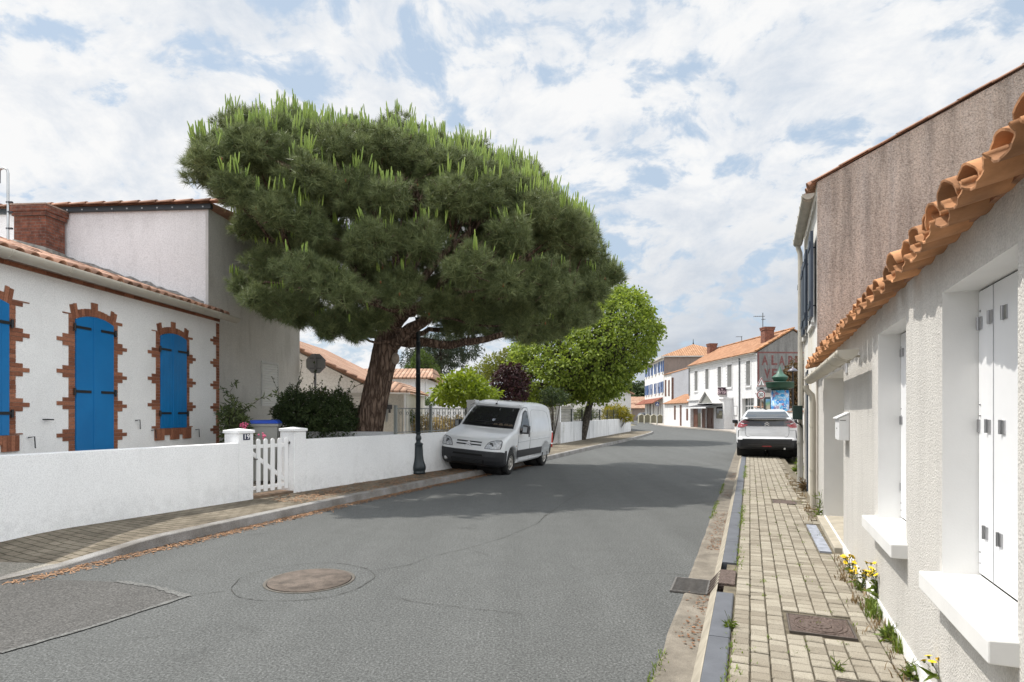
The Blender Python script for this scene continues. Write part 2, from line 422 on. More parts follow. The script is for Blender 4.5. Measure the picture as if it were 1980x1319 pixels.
# ------------------------------------------------------------------ right pavement
def swp(mb, prof, u0, u1, step=2.0, mi=0, jitter=0):
    """profile (v,z) swept along the right-hand street direction"""
    us = list(np.arange(u0, u1, step))+[u1]; n = len(prof)
    vs = [R0.w(v+jitter*random.uniform(-1, 1)*(i in (0,)), u, z) for u in us for i, (v, z) in enumerate(prof)]
    mb.add(vs, [(a*n+i, a*n+i+1, (a+1)*n+i+1, (a+1)*n+i) for a in range(len(us)-1) for i in range(n-1)], mi)
m, nt, bs = nodes('gutter_concrete'); p = pos(nt)
c = ramp(nt, noise(nt, pos(nt, (1, 1, 1)), 4, 8, .65), [(.3, (.115, .10, .08)), (.55, (.205, .18, .145)), (.75, (.28, .25, .205))])
c = mix(nt, .7, c, ramp(nt, noise(nt, p, 150, 3, .7), [(.3, (.6,)*3), (.65, (1.2,)*3)]), 'MULTIPLY')
nt.links.new(c, bs.inputs['Base Color']); bs.inputs['Roughness'].default_value = .9; bump(nt, bs, noise(nt, p, 70, 5), .5, .008)
GUTC = m
gm = MB()
swp(gm, [(-.53, .001), (-.505, .012), (-.40, .004), (-.33, .006), (-.309, .010)], -6, 42.5, .25, 0, .008)
swp(gm, [(-.312, .004), (-.308, .03), (-.256, .112), (-.2475, .117)], -6, 42.5, .5, 1)
struct(gm.build('gutter', [GUTC, M('pale_kerb_face', (.33, .295, .235), .9, .22, 7, 8, bmp=.4, bscale=90)]))
km = MB(); u = -6.0
while u < 42:
    if not (5.23 < u+.5 < 5.75):
        l_ = 1.0
        km.add([R0.w(v, uu, z) for uu in (u+.004, u+l_-.004) for v, z in ((-.2455, 0), (-.2455, .118), (-.238, .1235), (-.126, .1235), (-.118, .118), (-.118, 0))],
               [(0, 1, 7, 6), (1, 2, 8, 7), (2, 3, 9, 8), (3, 4, 10, 9), (4, 5, 11, 10), (0, 5, 4, 3, 2, 1), (6, 7, 8, 9, 10, 11)])
    u += 1.0
struct(km.build('kerb', M('dark_grey_kerb_paint', (.105, .112, .128), .75, .16, 6, 7, bmp=.35, bscale=110)))
PAVER = None
m, nt, bs = nodes('beige_paver'); p = pos(nt)
gi = nt.nodes.new('ShaderNodeNewGeometry')
c = ramp(nt, gi.outputs['Random Per Island'], [(0, (.235, .208, .165)), (.5, (.305, .275, .222)), (1, (.37, .337, .275))])
c = mix(nt, .9, c, ramp(nt, noise(nt, p, 170, 4, .7), [(.3, (.55,)*3), (.62, (1.2,)*3)]), 'MULTIPLY')
c = mix(nt, ramp(nt, noise(nt, p, 2.4, 7, .62), [(.5, (0, 0, 0)), (.75, (.55,)*3)]), c, (.22, .185, .14))
nt.links.new(c, bs.inputs['Base Color']); bs.inputs['Roughness'].default_value = .92; bs.inputs['Specular IOR Level'].default_value = .2
bump(nt, bs, noise(nt, p, 120, 4), .55, .006)
PAVER = m
JOINT = M('joint_dirt', (.135, .115, .08), .95, .4, 12, 6, bmp=.6, bscale=60, bdist=.01)
bm_ = MB(); bm_.add([R0.w(v, u_, .104) for v, u_ in ((-.2, -6), (1.0, -6), (1.0, 43), (-.2, 43))], [(0, 1, 2, 3)])
struct(bm_.build('pavement_bed', JOINT))
holes = [(.235, .635, 4.27, 4.66), (.41, .80, 3.22, 3.62), (.33, .69, 10.2, 10.62), (.655, .80, 6.8, 8.45)]
pv = MB(); ncol = 9; cw = (.865+.105)/ncol
def paver(mb, v0, v1, u0, u1, zt):
    ch = .006; tl = [random.uniform(-.0022, .0022) for _ in range(4)]
    lo = [(v0, u0), (v1, u0), (v1, u1), (v0, u1)]
    up = [(v0+ch, u0+ch), (v1-ch, u0+ch), (v1-ch, u1-ch), (v0+ch, u1-ch)]
    vs = [R0.w(a, b_, .09) for a, b_ in lo]+[R0.w(a, b_, zt-ch+t) for (a, b_), t in zip(lo, tl)]+[R0.w(a, b_, zt+t) for (a, b_), t in zip(up, tl)]
    mb.add(vs, [(i, (i+1) % 4, 4+(i+1) % 4, 4+i) for i in range(4)]+[(4+i, 4+(i+1) % 4, 8+(i+1) % 4, 8+i) for i in range(4)]+[(8, 9, 10, 11)])
for c_ in range(ncol):
    u = .6+random.uniform(0, .1); v0 = -.106+c_*cw
    while u < 22:
        rp = .098+random.uniform(-.002, .002)
        um, vm = u+rp/2, v0+cw/2
        if not any(h[0]-.03 < vm < h[1]+.03 and h[2]-.04 < um < h[3]+.04 for h in holes) and not (u > 8.6 and vm > .78 and random.random() < .6):
            dj = random.uniform(-.0012, .0012)
            paver(pv, v0+.0045+dj, v0+cw-.0045+dj, u+.005, u+rp-.0045, .1215+random.uniform(-.0032, .0032))
        u += rp
struct(pv.build('pavement', PAVER))
# far run of the same pavement
fp = MB(); fp.add([R0.w(v, u_, .118) for v, u_ in ((-.115, 22), (.95, 22), (.95, 42.5), (-.115, 42.5))], [(0, 1, 2, 3)]); struct(fp.build('pavement_far', PAVER))

IRON = None
m, nt, bs = nodes('cast_iron_brown'); p = pos(nt, rot=R0.a)
w = N(nt, 'ShaderNodeTexVoronoi', Scale=60.0); nt.links.new(p, w.inputs['Vector'])
c = mix(nt, 1.0, ramp(nt, noise(nt, p, 14, 5), [(.3, (.085, .060, .05)), (.7, (.14, .105, .09))]), ramp(nt, w.outputs['Distance'], [(.1, (.55,)*3), (.5, (1.25,)*3)]), 'MULTIPLY')
nt.links.new(c, bs.inputs['Base Color']); bs.inputs['Roughness'].default_value = .65; bs.inputs['Metallic'].default_value = .4
bump(nt, bs, w.outputs['Distance'], .9, .01); IRON = m
def cover(v0, v1, u0, u1, label, rings=True):
    cv, cu = (v0+v1)/2, (u0+u1)/2
    t = thing('access_cover', label, 'access cover', R0.w(cv, cu, .115), R0.a)
    hx, hy = (v1-v0)/2-.012, (u1-u0)/2-.012
    b = MB(); b.box(-hx, hx, -hy, hy, -.02, .008)
    b.build('lid', IRON, t, bevel=.003)
    if rings:
        b = MB()
        for r in (.06, .125, .155): b.lathe([(r, .0078), (r+.002, .0125), (r+.010, .0125), (r+.012, .0078)], seg=40)
        b.lathe([(.022, .0078), (.018, .012), (.001, .012)], seg=16)
        b.build('raised_ring', IRON, t)
    b = MB()
    for (a0, a1, b0, b1) in ((-hx-.012, hx+.012, -hy-.012, -hy-.002), (-hx-.012, hx+.012, hy+.002, hy+.012), (-hx-.012, -hx-.002, -hy-.002, hy+.002), (hx+.002, hx+.012, -hy-.002, hy+.002)):
        b.box(a0, a1, b0, b1, -.02, .0085)
    b.build('frame', M('iron_frame', (.09, .075, .065), .7, .2, 20), t)
cover(.24, .63, 4.28, 4.65, 'square brown iron access cover with ring pattern in the right-hand paving')
cover(.42, .80, 3.22, 3.60, 'brown iron access cover half cut off by the bottom edge of the picture', False)
cover(.34, .68, 10.2, 10.6, 'small iron access cover in the paving beside the weeds at the downpipe', False)
# blue-grey doorstep slab
sl = MB(); sl.add([R0.w(v, u_, z) for z in (.10, .124) for v, u_ in ((.665, 6.85), (.775, 6.85), (.775, 8.4), (.665, 8.4))], [(4, 5, 6, 7), (0, 1, 5, 4), (1, 2, 6, 5), (2, 3, 7, 6), (3, 0, 4, 7)])
tag(sl.build('step_slab', M('blue_grey_tile', (.30, .32, .37), .7, .3, 18, 6)), 'strip of blue grey tiles laid in the pavement before the doorway', 'tile strip')

# kerb inlet drain
gr = thing('drain_grate', 'iron kerb drain with wavy grate and slotted inlet in the right gutter', 'drain', R0.w(-.30, 5.48, 0), R0.a)
b = MB(); b.box(-.33, -.04, -.225, .225, -.08, .005); b.build('pit', M('pit_dark', (.012, .011, .01), .9), gr)
b = MB()
for i in range(12):
    y = -.20+i*.0365; pts = [(-.325+.28*k/14, y+.006*sin(k*1.35), .016) for k in range(15)]
    for a, c_ in zip(pts[:-1], pts[1:]):
        b.add([(a[0], a[1]-.0055, .006), (a[0], a[1]+.0055, .006), (c_[0], c_[1]+.0055, .006), (c_[0], c_[1]-.0055, .006),
               (a[0], a[1]-.0055, .022), (a[0], a[1]+.0055, .022), (c_[0], c_[1]+.0055, .022), (c_[0], c_[1]-.0055, .022)],
              [(4, 5, 6, 7), (0, 1, 5, 4), (1, 2, 6, 5), (2, 3, 7, 6), (3, 0, 4, 7)])
for (x0, x1, y0, y1) in ((-.34, -.325, -.225, .225), (-.05, -.035, -.225, .225), (-.325, -.05, -.225, -.213), (-.325, -.05, .213, .225)): b.box(x0, x1, y0, y1, .004, .019)
b.build('grate', M('grate_iron', (.15, .14, .13), .5, .2, 30, metal=.3), gr)
b = MB()
sl_ = lambda x: .02+(x+.035)/.09*.108
for y in (-.22, -.12, -.02, .08, .18):
    b.add([(-.035, y, .02), (.052, y, .124), (.052, y+.032, .124), (-.035, y+.032, .02), (-.028, y, .0), (.06, y, .10), (.06, y+.032, .10), (-.028, y+.032, .0)],
          [(0, 1, 2, 3)[::-1], (0, 1, 5, 4), (2, 3, 7, 6)[::-1]])
b.build('inlet_bars', M('inlet_iron', (.14, .115, .10), .6, .2, 30, metal=.4), gr)
b = MB(); b.add([(-.02, -.225, .0), (.06, -.225, .09), (.06, .225, .09), (-.02, .225, .0)], [(0, 1, 2, 3)[::-1]]); b.build('inlet_back', M('inlet_dark', (.015, .014, .013), .9), gr)
b = MB(); b.box(.054, .185, -.228, .228, .02, .127); b.build('inlet_lid', IRON, gr, bevel=.004)

# ------------------------------------------------------------------ left pavement
def kh(s): return .034+.086*min(1, max(0, (s+.1)/.9))
KR = resample(KS, .25)
lp = MB(); n = 0; rows = []
for (x, y) in KR:
    t_, s_ = WL.l(x, y)
    if y > 45: break
    h = kh(s_)
    a = WL.w(-.05, s_) if y < 15.8 else ((y-25.7)/(18.7)*7.2+1.6-.05, y+.3, 0) if y > 25 else (lambda q: (-1.63+(1.65+1.63)*q, 15.5+10.2*q, 0))((y-15.8)/9.2)
    rows.append(((x-.115, y+.04, h), (a[0]*.5+x*.5, a[1]*.5+y*.5, .11 if s_ > .8 else .11*max(.3, (s_+.6)/1.4)), (a[0], a[1], .118 if s_ > .5 else .118*max(.35, (s_+1)/1.5))))
lp.add([v for r in rows for v in r], [(i*3+j, i*3+j+1, i*3+j+4, i*3+j+3)[::-1] for i in range(len(rows)-1) for j in range(2)])
m, nt, bs = nodes('old_pavement_blocks'); p = pos(nt, rot=-WL.a)
br = N(nt, 'ShaderNodeTexBrick', Scale=1.0); br.inputs['Brick Width'].default_value = .20; br.inputs['Row Height'].default_value = .10; br.inputs['Mortar Size'].default_value = .008
br.inputs['Color1'].default_value = (.235, .205, .165, 1); br.inputs['Color2'].default_value = (.19, .168, .135, 1); br.inputs['Mortar'].default_value = (.085, .075, .055, 1)
wp = noise(nt, p, 5, 3); 
wv = N(nt, 'ShaderNodeVectorMath'); wv.operation = 'MULTIPLY_ADD'
cv = nt.nodes.new('ShaderNodeCombineXYZ'); nt.links.new(wp, cv.inputs[0]); nt.links.new(wp, cv.inputs[1])
nt.links.new(cv.outputs[0], wv.inputs[0]); wv.inputs[1].default_value = (.03, .03, 0); nt.links.new(p, wv.inputs[2])
nt.links.new(wv.outputs[0], br.inputs['Vector'])
c = mix(nt, 1.0, br.outputs['Color'], ramp(nt, noise(nt, p, 1.8, 7, .65), [(.35, (.62, .6, .57)), (.65, (1.2, 1.18, 1.14))]), 'MULTIPLY')
c = mix(nt, .7, c, ramp(nt, noise(nt, p, 120, 3, .7), [(.3, (.55,)*3), (.65, (1.25,)*3)]), 'MULTIPLY')
nt.links.new(c, bs.inputs['Base Color']); bs.inputs['Roughness'].default_value = .95; bs.inputs['Specular IOR Level'].default_value = .15
bump(nt, bs, br.outputs['Fac'], -.6, .012)
struct(lp.build('left_pavement', m))
lk = MB(); vs = []; nk = 0
for (x, y) in KR:
    if y > 45.5: break
    t_, s_ = WL.l(x, y); h = kh(s_)
    vs += [(x+.005, y, 0), (x-.012, y+.005, h-.006), (x-.022, y+.01, h+.002), (x-.135, y+.06, h+.004)]; nk += 1
lk.add(vs, [(i*4+j, i*4+j+1, i*4+j+5, i*4+j+4)[::-1] for i in range(nk-1) for j in range(3)])
m, nt, bs = nodes('granite_kerb'); p = pos(nt)
c = ramp(nt, noise(nt, p, 120, 4, .7), [(.3, (.13, .125, .12)), (.65, (.33, .32, .31))])
c = mix(nt, 1.0, c, ramp(nt, noise(nt, p, 2.5, 6, .6), [(.35, (.65, .62, .58)), (.65, (1.15,)*3)]), 'MULTIPLY')
nt.links.new(c, bs.inputs['Base Color']); bs.inputs['Roughness'].default_value = .9; bump(nt, bs, noise(nt, p, 80, 4), .5, .006)
struct(lk.build('left_kerb', m))
# gravelly entrance in front of the pavement at the picture's left edge
e = MB(); pts = [WL.w(1.50, .5), WL.w(1.66, -.5), WL.w(1.72, -3), WL.w(1.9, -9), WL.w(-.02, -9), WL.w(-.02, -.15), WL.w(.45, .0)]
e.add([(a, b_, .034) for a, b_, _ in pts], [tuple(range(len(pts)))[::-1]]); 
struct(e.build('driveway_entrance', asphalt('gravel_asphalt', (.27, .25, .215))))
# garden ground behind the wall, and the far pavement in front of the shops
gg = MB(); q = [WL.w(-.1, -9), WL.w(-.1, 4.6), WL.w(-.1, 9.7), (1.5, 25.6), (8.7, 44), (2, 47), (-40, 55), (-40, -4)]
gg.add([(a[0], a[1], .1) for a in q], [tuple(range(len(q)))]); struct(gg.build('garden_ground', GRAVEL))
fs = MB(); q = [(x+.02, y, .10) for x, y in rr[4:11]]+[(33, 125, .1), (33, 74, .1), (24, 46, .1), (26, 38, .1), R0.w(1.0, 38, .1), R0.w(-.3, 42.3, .1)]
fs.add(q, [tuple(range(len(q)))[::-1]]); fs.add([(x, y, z*zz_) for zz_ in (0, 1) for x, y, z in q[:7]], [(i, i+1, i+8, i+7)[::-1] for i in range(6)])
struct(fs.build('shop_pavement', M('pinkish_pavement', (.40, .36, .32), .9, .15, 2, 6)))

# ------------------------------------------------------------------ fallen needles, gutter dirt, weeds in joints
def litter(name, centres, n, size, mats, spread, kind='stuff'):
    n = int(n); c = RNG.integers(0, len(centres), n); C = np.array(centres)[c]
    off = RNG.normal(0, 1, (n, 1))*np.array(spread)[None, :1]
    d = C[:, 3:5]
    ctr = C[:, :3].copy(); ctr[:, :2] += d*off + RNG.uniform(-.12, .12, (n, 2))
    a = RNG.uniform(0, 2*pi, n); l_ = RNG.uniform(.5, 1.3, n)*size[0]; w_ = size[1]*RNG.uniform(.6, 1.4, n)
    dx = np.stack([np.cos(a), np.sin(a), RNG.uniform(-.25, .25, n)], 1)*l_[:, None]; dy = np.stack([-np.sin(a), np.cos(a), RNG.uniform(-.3, .3, n)], 1)*w_[:, None]
    ctr[:, 2] += RNG.uniform(.002, .014, n)
    V = np.stack([ctr-dx-dy, ctr+dx-dy, ctr+dx+dy, ctr-dx+dy], 1).reshape(-1, 3)
    o = raw_mesh(name, V, np.arange(n*4), 4, mats); o['kind'] = kind; return o
NEEDLE_M = M('fallen_needle_brown', (.31, .175, .095), .9, .3, 40, island=.45)
cs = []
for (x, y) in resample(KS, .1):
    t_, s_ = WL.l(x, y)
    if -.6 < s_ < 13:
        w_ = 1 if s_ < 8 else .6
        for q_ in (0, 0, 0, 1): cs.append((x+.05+.045*q_, y-.02*q_, .0, .9, -.42))
o = litter('fallen_needles', cs, 7500, (.030, .0045), NEEDLE_M, (.045,)); tag(o, kind='stuff')
cs2 = []
for (x, y) in resample(KS, .1):
    t_, s_ = WL.l(x, y)
    if 3.5 < s_ < 12.5:
        for q_ in range(3):
            f_ = random.random(); a = WL.w(t_*f_*.9, s_, .116); cs2.append((a[0], a[1], .116, .9, -.42))
tag(litter('scattered_needles', cs2, 5500, (.03, .004), NEEDLE_M, (.1,)), kind='stuff')
cs3 = [(*R0.w(-.345+.02*sin(u_*3.1), u_, .006), .928, -.371) for u_ in np.arange(2, 16, .05) if sin(u_*1.7)+sin(u_*.83+1) > -.3]
tag(litter('gutter_leaves', cs3, 1100, (.010, .006), M('gutter_leaf', (.20, .10, .05), .9, .35, 40, island=.4), (.022,)), kind='stuff')

def blades(name, centres, per, h, w, lean, mat, parent=None, kind=None):
    V = []; 
    C = np.repeat(np.array(centres, float), per, axis=0); n = len(C)
    a = RNG.uniform(0, 2*pi, n); hh = h*RNG.uniform(.4, 1.25, n); ln = lean*RNG.uniform(.2, 1.2, n)*hh
    base = C[:, :3]+np.stack([RNG.normal(0, C[:, 3]), RNG.normal(0, C[:, 3]), np.zeros(n)], 1)
    d = np.stack([np.cos(a), np.sin(a), np.zeros(n)], 1); s_ = np.stack([-np.sin(a), np.cos(a), np.zeros(n)], 1)*w*RNG.uniform(.6, 1.3, n)[:, None]
    tip = base+d*ln[:, None]+np.array([0, 0, 1])*hh[:, None]; mid = base+d*(ln*.35)[:, None]+np.array([0, 0, 1])*(hh*.6)[:, None]
    V = np.stack([base-s_, base+s_, mid+s_*.8, mid-s_*.8, tip, tip], 1)
    Vf = np.stack([base-s_, base+s_, mid+s_*.9, mid-s_*.9, mid-s_*.9, mid+s_*.9, tip+s_*.1, tip-s_*.1], 1).reshape(-1, 3)
    o = raw_mesh(name, Vf, np.arange(n*8), 4, mat, parent)
    if kind: o['kind'] = kind
    return o
WEED = leafmat('weed_green', (.07, .12, .018), (.24, .31, .055), .3)
DRYW = leafmat('dry_weed', (.15, .10, .05), (.27, .19, .10), .15)
jc = [(*R0.w(-.104+random.gauss(0, .012), u_, .112), .02) for u_ in np.arange(1.8, 17, .03) if sin(u_*2.3)+sin(u_*.9)+random.uniform(-1, 1) > .25]
tag(blades('kerb_grass', jc, 6, .030, .0035, 1.0, WEED), kind='stuff')
jc = [(*R0.w(-.515+random.gauss(0, .012), u_, .004), .012) for u_ in np.arange(2.2, 14, .03) if sin(u_*1.9+2)+sin(u_*.7) > .35]
tag(blades('gutter_grass', jc, 5, .028, .003, 1.0, WEED), kind='stuff')
jc = [(*R0.w(-.106+cw*random.randrange(1, 9), random.uniform(2, 15), .112), .018) for _ in range(120)]
tag(blades('joint_grass', jc, 7, .022, .003, 1.1, WEED), kind='stuff')
jc = [(*R0.w(random.uniform(.72, .86), random.choice([random.uniform(8.6, 15), random.uniform(3.5, 6.7)]), .112), .03) for _ in range(90)]
tag(blades('wall_foot_dry_weeds', jc, 8, .06, .004, .9, [DRYW]), kind='stuff')
# ------------------------------------------------------------------ right-hand houses
a_ = atan2(.4176, 1)
RW = Frame(.852, 0, -a_)
TERRA = M('terracotta', (.48, .235, .11), .88, .38, 6, 8, bmp=.5, bscale=60, island=.35)
TERRA_OLD = M('weathered_terracotta', (.36, .20, .135), .85, .38, 2.5, 7, bmp=.4, bscale=70, island=.4)
CREAM = M('cream_plastic', (.47, .435, .365), .5, .08, 3, 5)
def wall_open(mb, y0, y1, z0, z1, ops, depth, mi=0, mr=1, x=0):
    """front face at x with openings (ya,yb,za,zb[,depth]) and their reveals"""
    ys = sorted({y0, y1, *[o[0] for o in ops], *[o[1] for o in ops]}); zs = sorted({z0, z1, *[o[2] for o in ops], *[o[3] for o in ops]})
    for a, b in zip(ys[:-1], ys[1:]):
        for c, d in zip(zs[:-1], zs[1:]):
            ym, zm = (a+b)/2, (c+d)/2
            if any(o[0] < ym < o[1] and o[2] < zm < o[3] for o in ops): continue
            mb.add([(x, a, c), (x, b, c), (x, b, d), (x, a, d)], [(3, 2, 1, 0)], mi)
    for o in ops:
        ya, yb, za, zb = o[:4]; e = x+(o[4] if len(o) > 4 else depth)
        mb.add([(x, ya, za), (e, ya, za), (e, ya, zb), (x, ya, zb)], [(0, 1, 2, 3)[::-1]], mr)
        mb.add([(x, yb, za), (e, yb, za), (e, yb, zb), (x, yb, zb)], [(0, 1, 2, 3)], mr)
        mb.add([(x, ya, zb), (e, ya, zb), (e, yb, zb), (x, yb, zb)], [(0, 1, 2, 3)[::-1]], mr)
        mb.add([(x, ya, za), (e, ya, za), (e, yb, za), (x, yb, za)], [(0, 1, 2, 3)], mr)
def half_tile(mb, p0, d, n, up, L, r0, r1, h=1.2, inv=False, th=.012, seg=8, mi=0, rg=.25):
    """half-round roof tile: axis d from p0, width direction n, thickness th"""
    p0, d, n, up = Vector(p0), Vector(d), Vector(n), Vector(up)
    vs = []
    sg = -1 if inv else 1
    ph_ = random.uniform(0, 6.28)
    rag = [rg*(.010*sin(k*.8+ph_)+.006*sin(k*1.9+ph_*3)) for k in range(seg+1)]
    for t, r in ((0, r0), (L, r1)):
        for rr in (r, r-th):
            for k in range(seg+1):
                a = pi*k/seg
                vs.append(p0+d*(t+rag[k]*(t == 0))+n*cos(a)*rr+up*sg*sin(a)*rr*h)
    s = seg+1; fs = []
    for k in range(seg):
        fs += [(k, k+1, 2*s+k+1, 2*s+k), (s+k, 3*s+k, 3*s+k+1, s+k+1), (k, s+k, s+k+1, k+1), (2*s+k, 2*s+k+1, 3*s+k+1, 3*s+k)]
    fs += [(0, 2*s, 3*s, s), (seg, s+seg, 3*s+seg, 2*s+seg)]
    mb.add(vs, fs, mi, False)
    for q in range(len(mb.sm)-len(fs), len(mb.sm)-len(fs)+4*seg):
        if (q-(len(mb.sm)-len(fs))) % 4 < 2: mb.sm[q] = True
LG = RW.hit(1580, 500)[0]
rh = thing('white_house', 'low white rendered house with orange tile eaves along the right-hand pavement', 'house', RW.w(0, 0), RW.a)
far_, z1t = RW.hit(1822, 564); near_ = RW.hit(1968, 700)[0]
w1 = (near_, far_, .785, z1t-.005)
f2, z2t = RW.hit(1698, 647); n2_ = RW.hit(1752, 615)[0]
w2 = (n2_, f2, .775, z2t)
df = RW.hit(1593, 900)[0]; dn = RW.hit(1631, 900)[0]
dz = RW.hit(1600, 729)[1]
dr = (dn, df, .165, 2.0, .9)
b = MB(); wall_open(b, -3, LG-.003, -.05, 2.36, [w1, w2, dr], .15)
b.box(.001, 5, -3.2, -3, -.05, 2.5); b.quad((.9, dn-.2, 0), (.9, df+.2, 0), (.9, df+.2, 2.3), (.9, dn-.2, 2.3), 1)
b.build('wall', [WHITE_ROUGH, WHITE_SHADE], rh)
b = MB(); b.box(.02, .9, dn+.002, df-.002, .10, .167); b.box(-.085, .0195, dn-.02, df+.02, .10, .160)
b.build('doorstep', M('worn_step', (.40, .36, .29), .9, .2, 6, bmp=.3), rh, bevel=.006)
b = MB(); b.box(.80, .85, dn+.05, df-.05, .17, 1.98); d_ = b.build('door', M('door_white', (.7, .7, .69), .4, .03), rh)
b = MB(); b.box(-.010, -.001, dn-4.6, dn-.02, .10, .205); b.build('plinth', WHITE, rh)
def sill(w, pxl, pxr):
    l0 = RW.hit(*pxl, -.085)[0]; r0 = RW.hit(*pxr, -.085)[0]
    zt = w[2]+.004
    b = MB(); b.box(-.125, .14, w[0]+.002, w[1]-.002, zt-.088, zt+.002)
    b.box(-.126, -.001, r0, l0, zt-.09, zt+.003)
    b = MB(); b.add([(-.085, r0, zt-.082), (-.085, l0, zt-.082), (-.085, l0, zt), (-.085, r0, zt), (.145, l0, zt+.014), (.145, r0, zt+.014), (.145, l0, zt-.082), (.145, r0, zt-.082)],
                    [(0, 3, 2, 1), (3, 5, 4, 2), (0, 7, 5, 3), (1, 2, 4, 6), (0, 1, 6, 7)])
    return b.build('sill', WHITE_PAINT2, None, bevel=.006)
WHITE_PAINT2 = M('painted_sill', (.74, .735, .72), .6, .05, 5, 6, bmp=.15, bscale=50)
STEEL = M('steel_hinge', (.42, .42, .43), .3, .1, 20, metal=1)
SHUT = M('white_pvc', (.80, .805, .82), .4, .03)
def white_shutter(w, hinges):
    t = MB(); x = .138
    t.box(x, x+.03, w[0]+.004, w[1]-.004, w[2]+.03, w[3]-.008); o = t.build('shutter', SHUT, rh, bevel=.003)
    b = MB()
    for f in (.22, .86):
        yy = w[1]-(w[1]-w[0])*f; b.box(x-.0025, x-.0002, yy-.003, yy+.003, w[2]+.031, w[3]-.01)
    b.build('panel_joint', M('joint_grey', (.45, .45, .47), .5), o)
    for (px, py) in hinges:
        y, z = RW.hit(px, py, x)
        b = MB(); b.box(x-.006, x-.0004, y-.020, y+.020, z-.028, z+.028); b.tube([(x-.007, y+.02, z-.03), (x-.007, y+.02, z+.03)], .006, 8)
        b.build('hinge', STEEL, o)
    for z in [w[2]+.08, w[2]+.13, w[2]+.75, w[2]+.80, w[3]-.1]: b = MB(); b.sphere((x-.001, w[1]-.03, z), .006, 8, 4); b.build('screw_cap', STEEL, o)
    return o
white_shutter(w1, [(1897, 625), (1918, 612), (1945, 603), (1893, 823), (1913, 824), (1941, 826), (1888, 1021), (1908, 1031), (1936, 1045)])
white_shutter(w2, [(1742, 683), (1747, 681), (1738, 812), (1744, 813), (1735, 940), (1741, 941)])
for w_, l_, r_ in ((w1, (1776, 1104), (1910, 1240)), (w2, (1666, 990), (1722, 1047))):
    o = sill(w_, l_, r_); o.parent = rh
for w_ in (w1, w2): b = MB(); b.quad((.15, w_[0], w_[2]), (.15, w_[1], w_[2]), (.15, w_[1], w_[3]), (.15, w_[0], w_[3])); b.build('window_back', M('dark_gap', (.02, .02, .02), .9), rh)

# eave tiles
px = [1888, 1859, 1815, 1796, 1776, 1755, 1738, 1713.6, 1694]
us = sorted(RW.hit(p_, 500, -.12)[0] for p_ in px)
sp_ = (us[-1]-us[0])/(len(us)-1)
while us[0] > .6: us.insert(0, us[0]-sp_)
while us[-1] < LG-.15: us.append(us[-1]+sp_*random.uniform(.95, 1.05))
sl = radians(15); dv = (cos(sl), 0, sin(sl)); uv = (-sin(sl), 0, cos(sl))
cov = MB(); chn = MB()
for i, u in enumerate(us):
    j = random.uniform(-.035, .03); tw = random.uniform(-.05, .05)
    zo = lambda uu: -.012*max(0, uu-3)
    zb = 2.312+zo(u)+random.uniform(-.006, .008)
    for k in range(3):
        half_tile(cov, (-.125+j+k*.40*dv[0], u+random.uniform(-.01, .01), zb+k*.40*dv[2]+.012*(k > 0)), (dv[0], tw, dv[2]), (0, 1, 0), uv, .47, sp_*.465, sp_*.39, .74, th=.011, seg=14)
    if i < len(us)-1:
        um = (u+us[i+1])/2; j2 = random.uniform(-.025, .025)
        for k in range(2):
            half_tile(chn, (-.150+j2+k*.40*dv[0], um, 2.322+zo(um)+random.uniform(-.005, .005)+k*.40*dv[2]), (dv[0], random.uniform(-.03, .03), dv[2]), (0, 1, 0), uv, .47, sp_*.47, sp_*.52, .55, True, th=.012, seg=14, rg=.5)
plug = MB()
for i, u in enumerate(us):
    n_ = 8; r_ = sp_*.46; z_ = 2.318+(-.012*max(0, u-3)); pts = [(u+r_*cos(a), z_+r_*.70*sin(a)) for a in np.linspace(0, pi, n_)]
    plug.prism([(u-r_*.9, z_-.01), (u+r_*.9, z_-.01)]+pts, -.02, .05, 'x')
plug.build('tile_mortar', M('tile_mortar', (.33, .17, .10), .95, .3, 30, bmp=.5, bscale=50), rh)
cov_o = cov.build('cover_tiles', TERRA, rh); chn.build('channel_tiles', TERRA, rh)
b = MB(); b.add([(.06, -3, 2.40), (.06, LG-.003, 2.33), (3.4, LG-.003, 3.22), (3.4, -3, 3.29), (.06, -3, 2.3), (.06, LG-.003, 2.23)], [(0, 3, 2, 1), (0, 1, 5, 4)])
b.build('roof', TERRA_OLD, rh)
# cream gutter and downpipe at the far end
def gutter(mb, p0, p1, r, seg=10, mi=0, th=.006):
    p0, p1 = Vector(p0), Vector(p1); d = (p1-p0).normalized(); n = Vector((0, 0, 1)).cross(d).normalized()
    vs = []
    for p_ in (p0, p1):
        for rr in (r, r-th):
            for k in range(seg+1):
                a = pi*k/seg; vs.append(p_+n*cos(a)*rr-Vector((0, 0, 1))*sin(a)*rr)
    s = seg+1; fs = []
    for k in range(seg):
        fs += [(k, k+1, 2*s+k+1, 2*s+k)[::-1], (s+k, 3*s+k, 3*s+k+1, s+k+1)[::-1]]
    fs += [(0, s, 3*s, 2*s), (seg, 2*s+seg, 3*s+seg, s+seg)]
    mb.add(vs, fs, mi, True)
    for q in (0, 2*s): mb.add([vs[q+k] for k in range(s)], [tuple(range(s))], mi)
gn, gz = RW.hit(1640, 676, -.16); gf, gz2 = RW.hit(1566, 722, -.16)
gf = min(gf, LG+.1); gzm = gz-.055
b = MB(); gutter(b, (-.16, gn, gzm+.055), (-.16, gf, gzm+.03), .075)
for k in range(7):
    y = gn+.15+(gf-gn-.3)*k/6; b.box(-.245, -.06, y-.012, y+.012, gzm-.045+.05, gzm-.03+.05)
    gutter(b, (-.16, y-.013, gzm+.052), (-.16, y+.013, gzm+.052), .08, 10)
b.build('gutter', CREAM, rh)
pd = RW.hit(1569, 850, -.06)[0]; pd = LG-.12
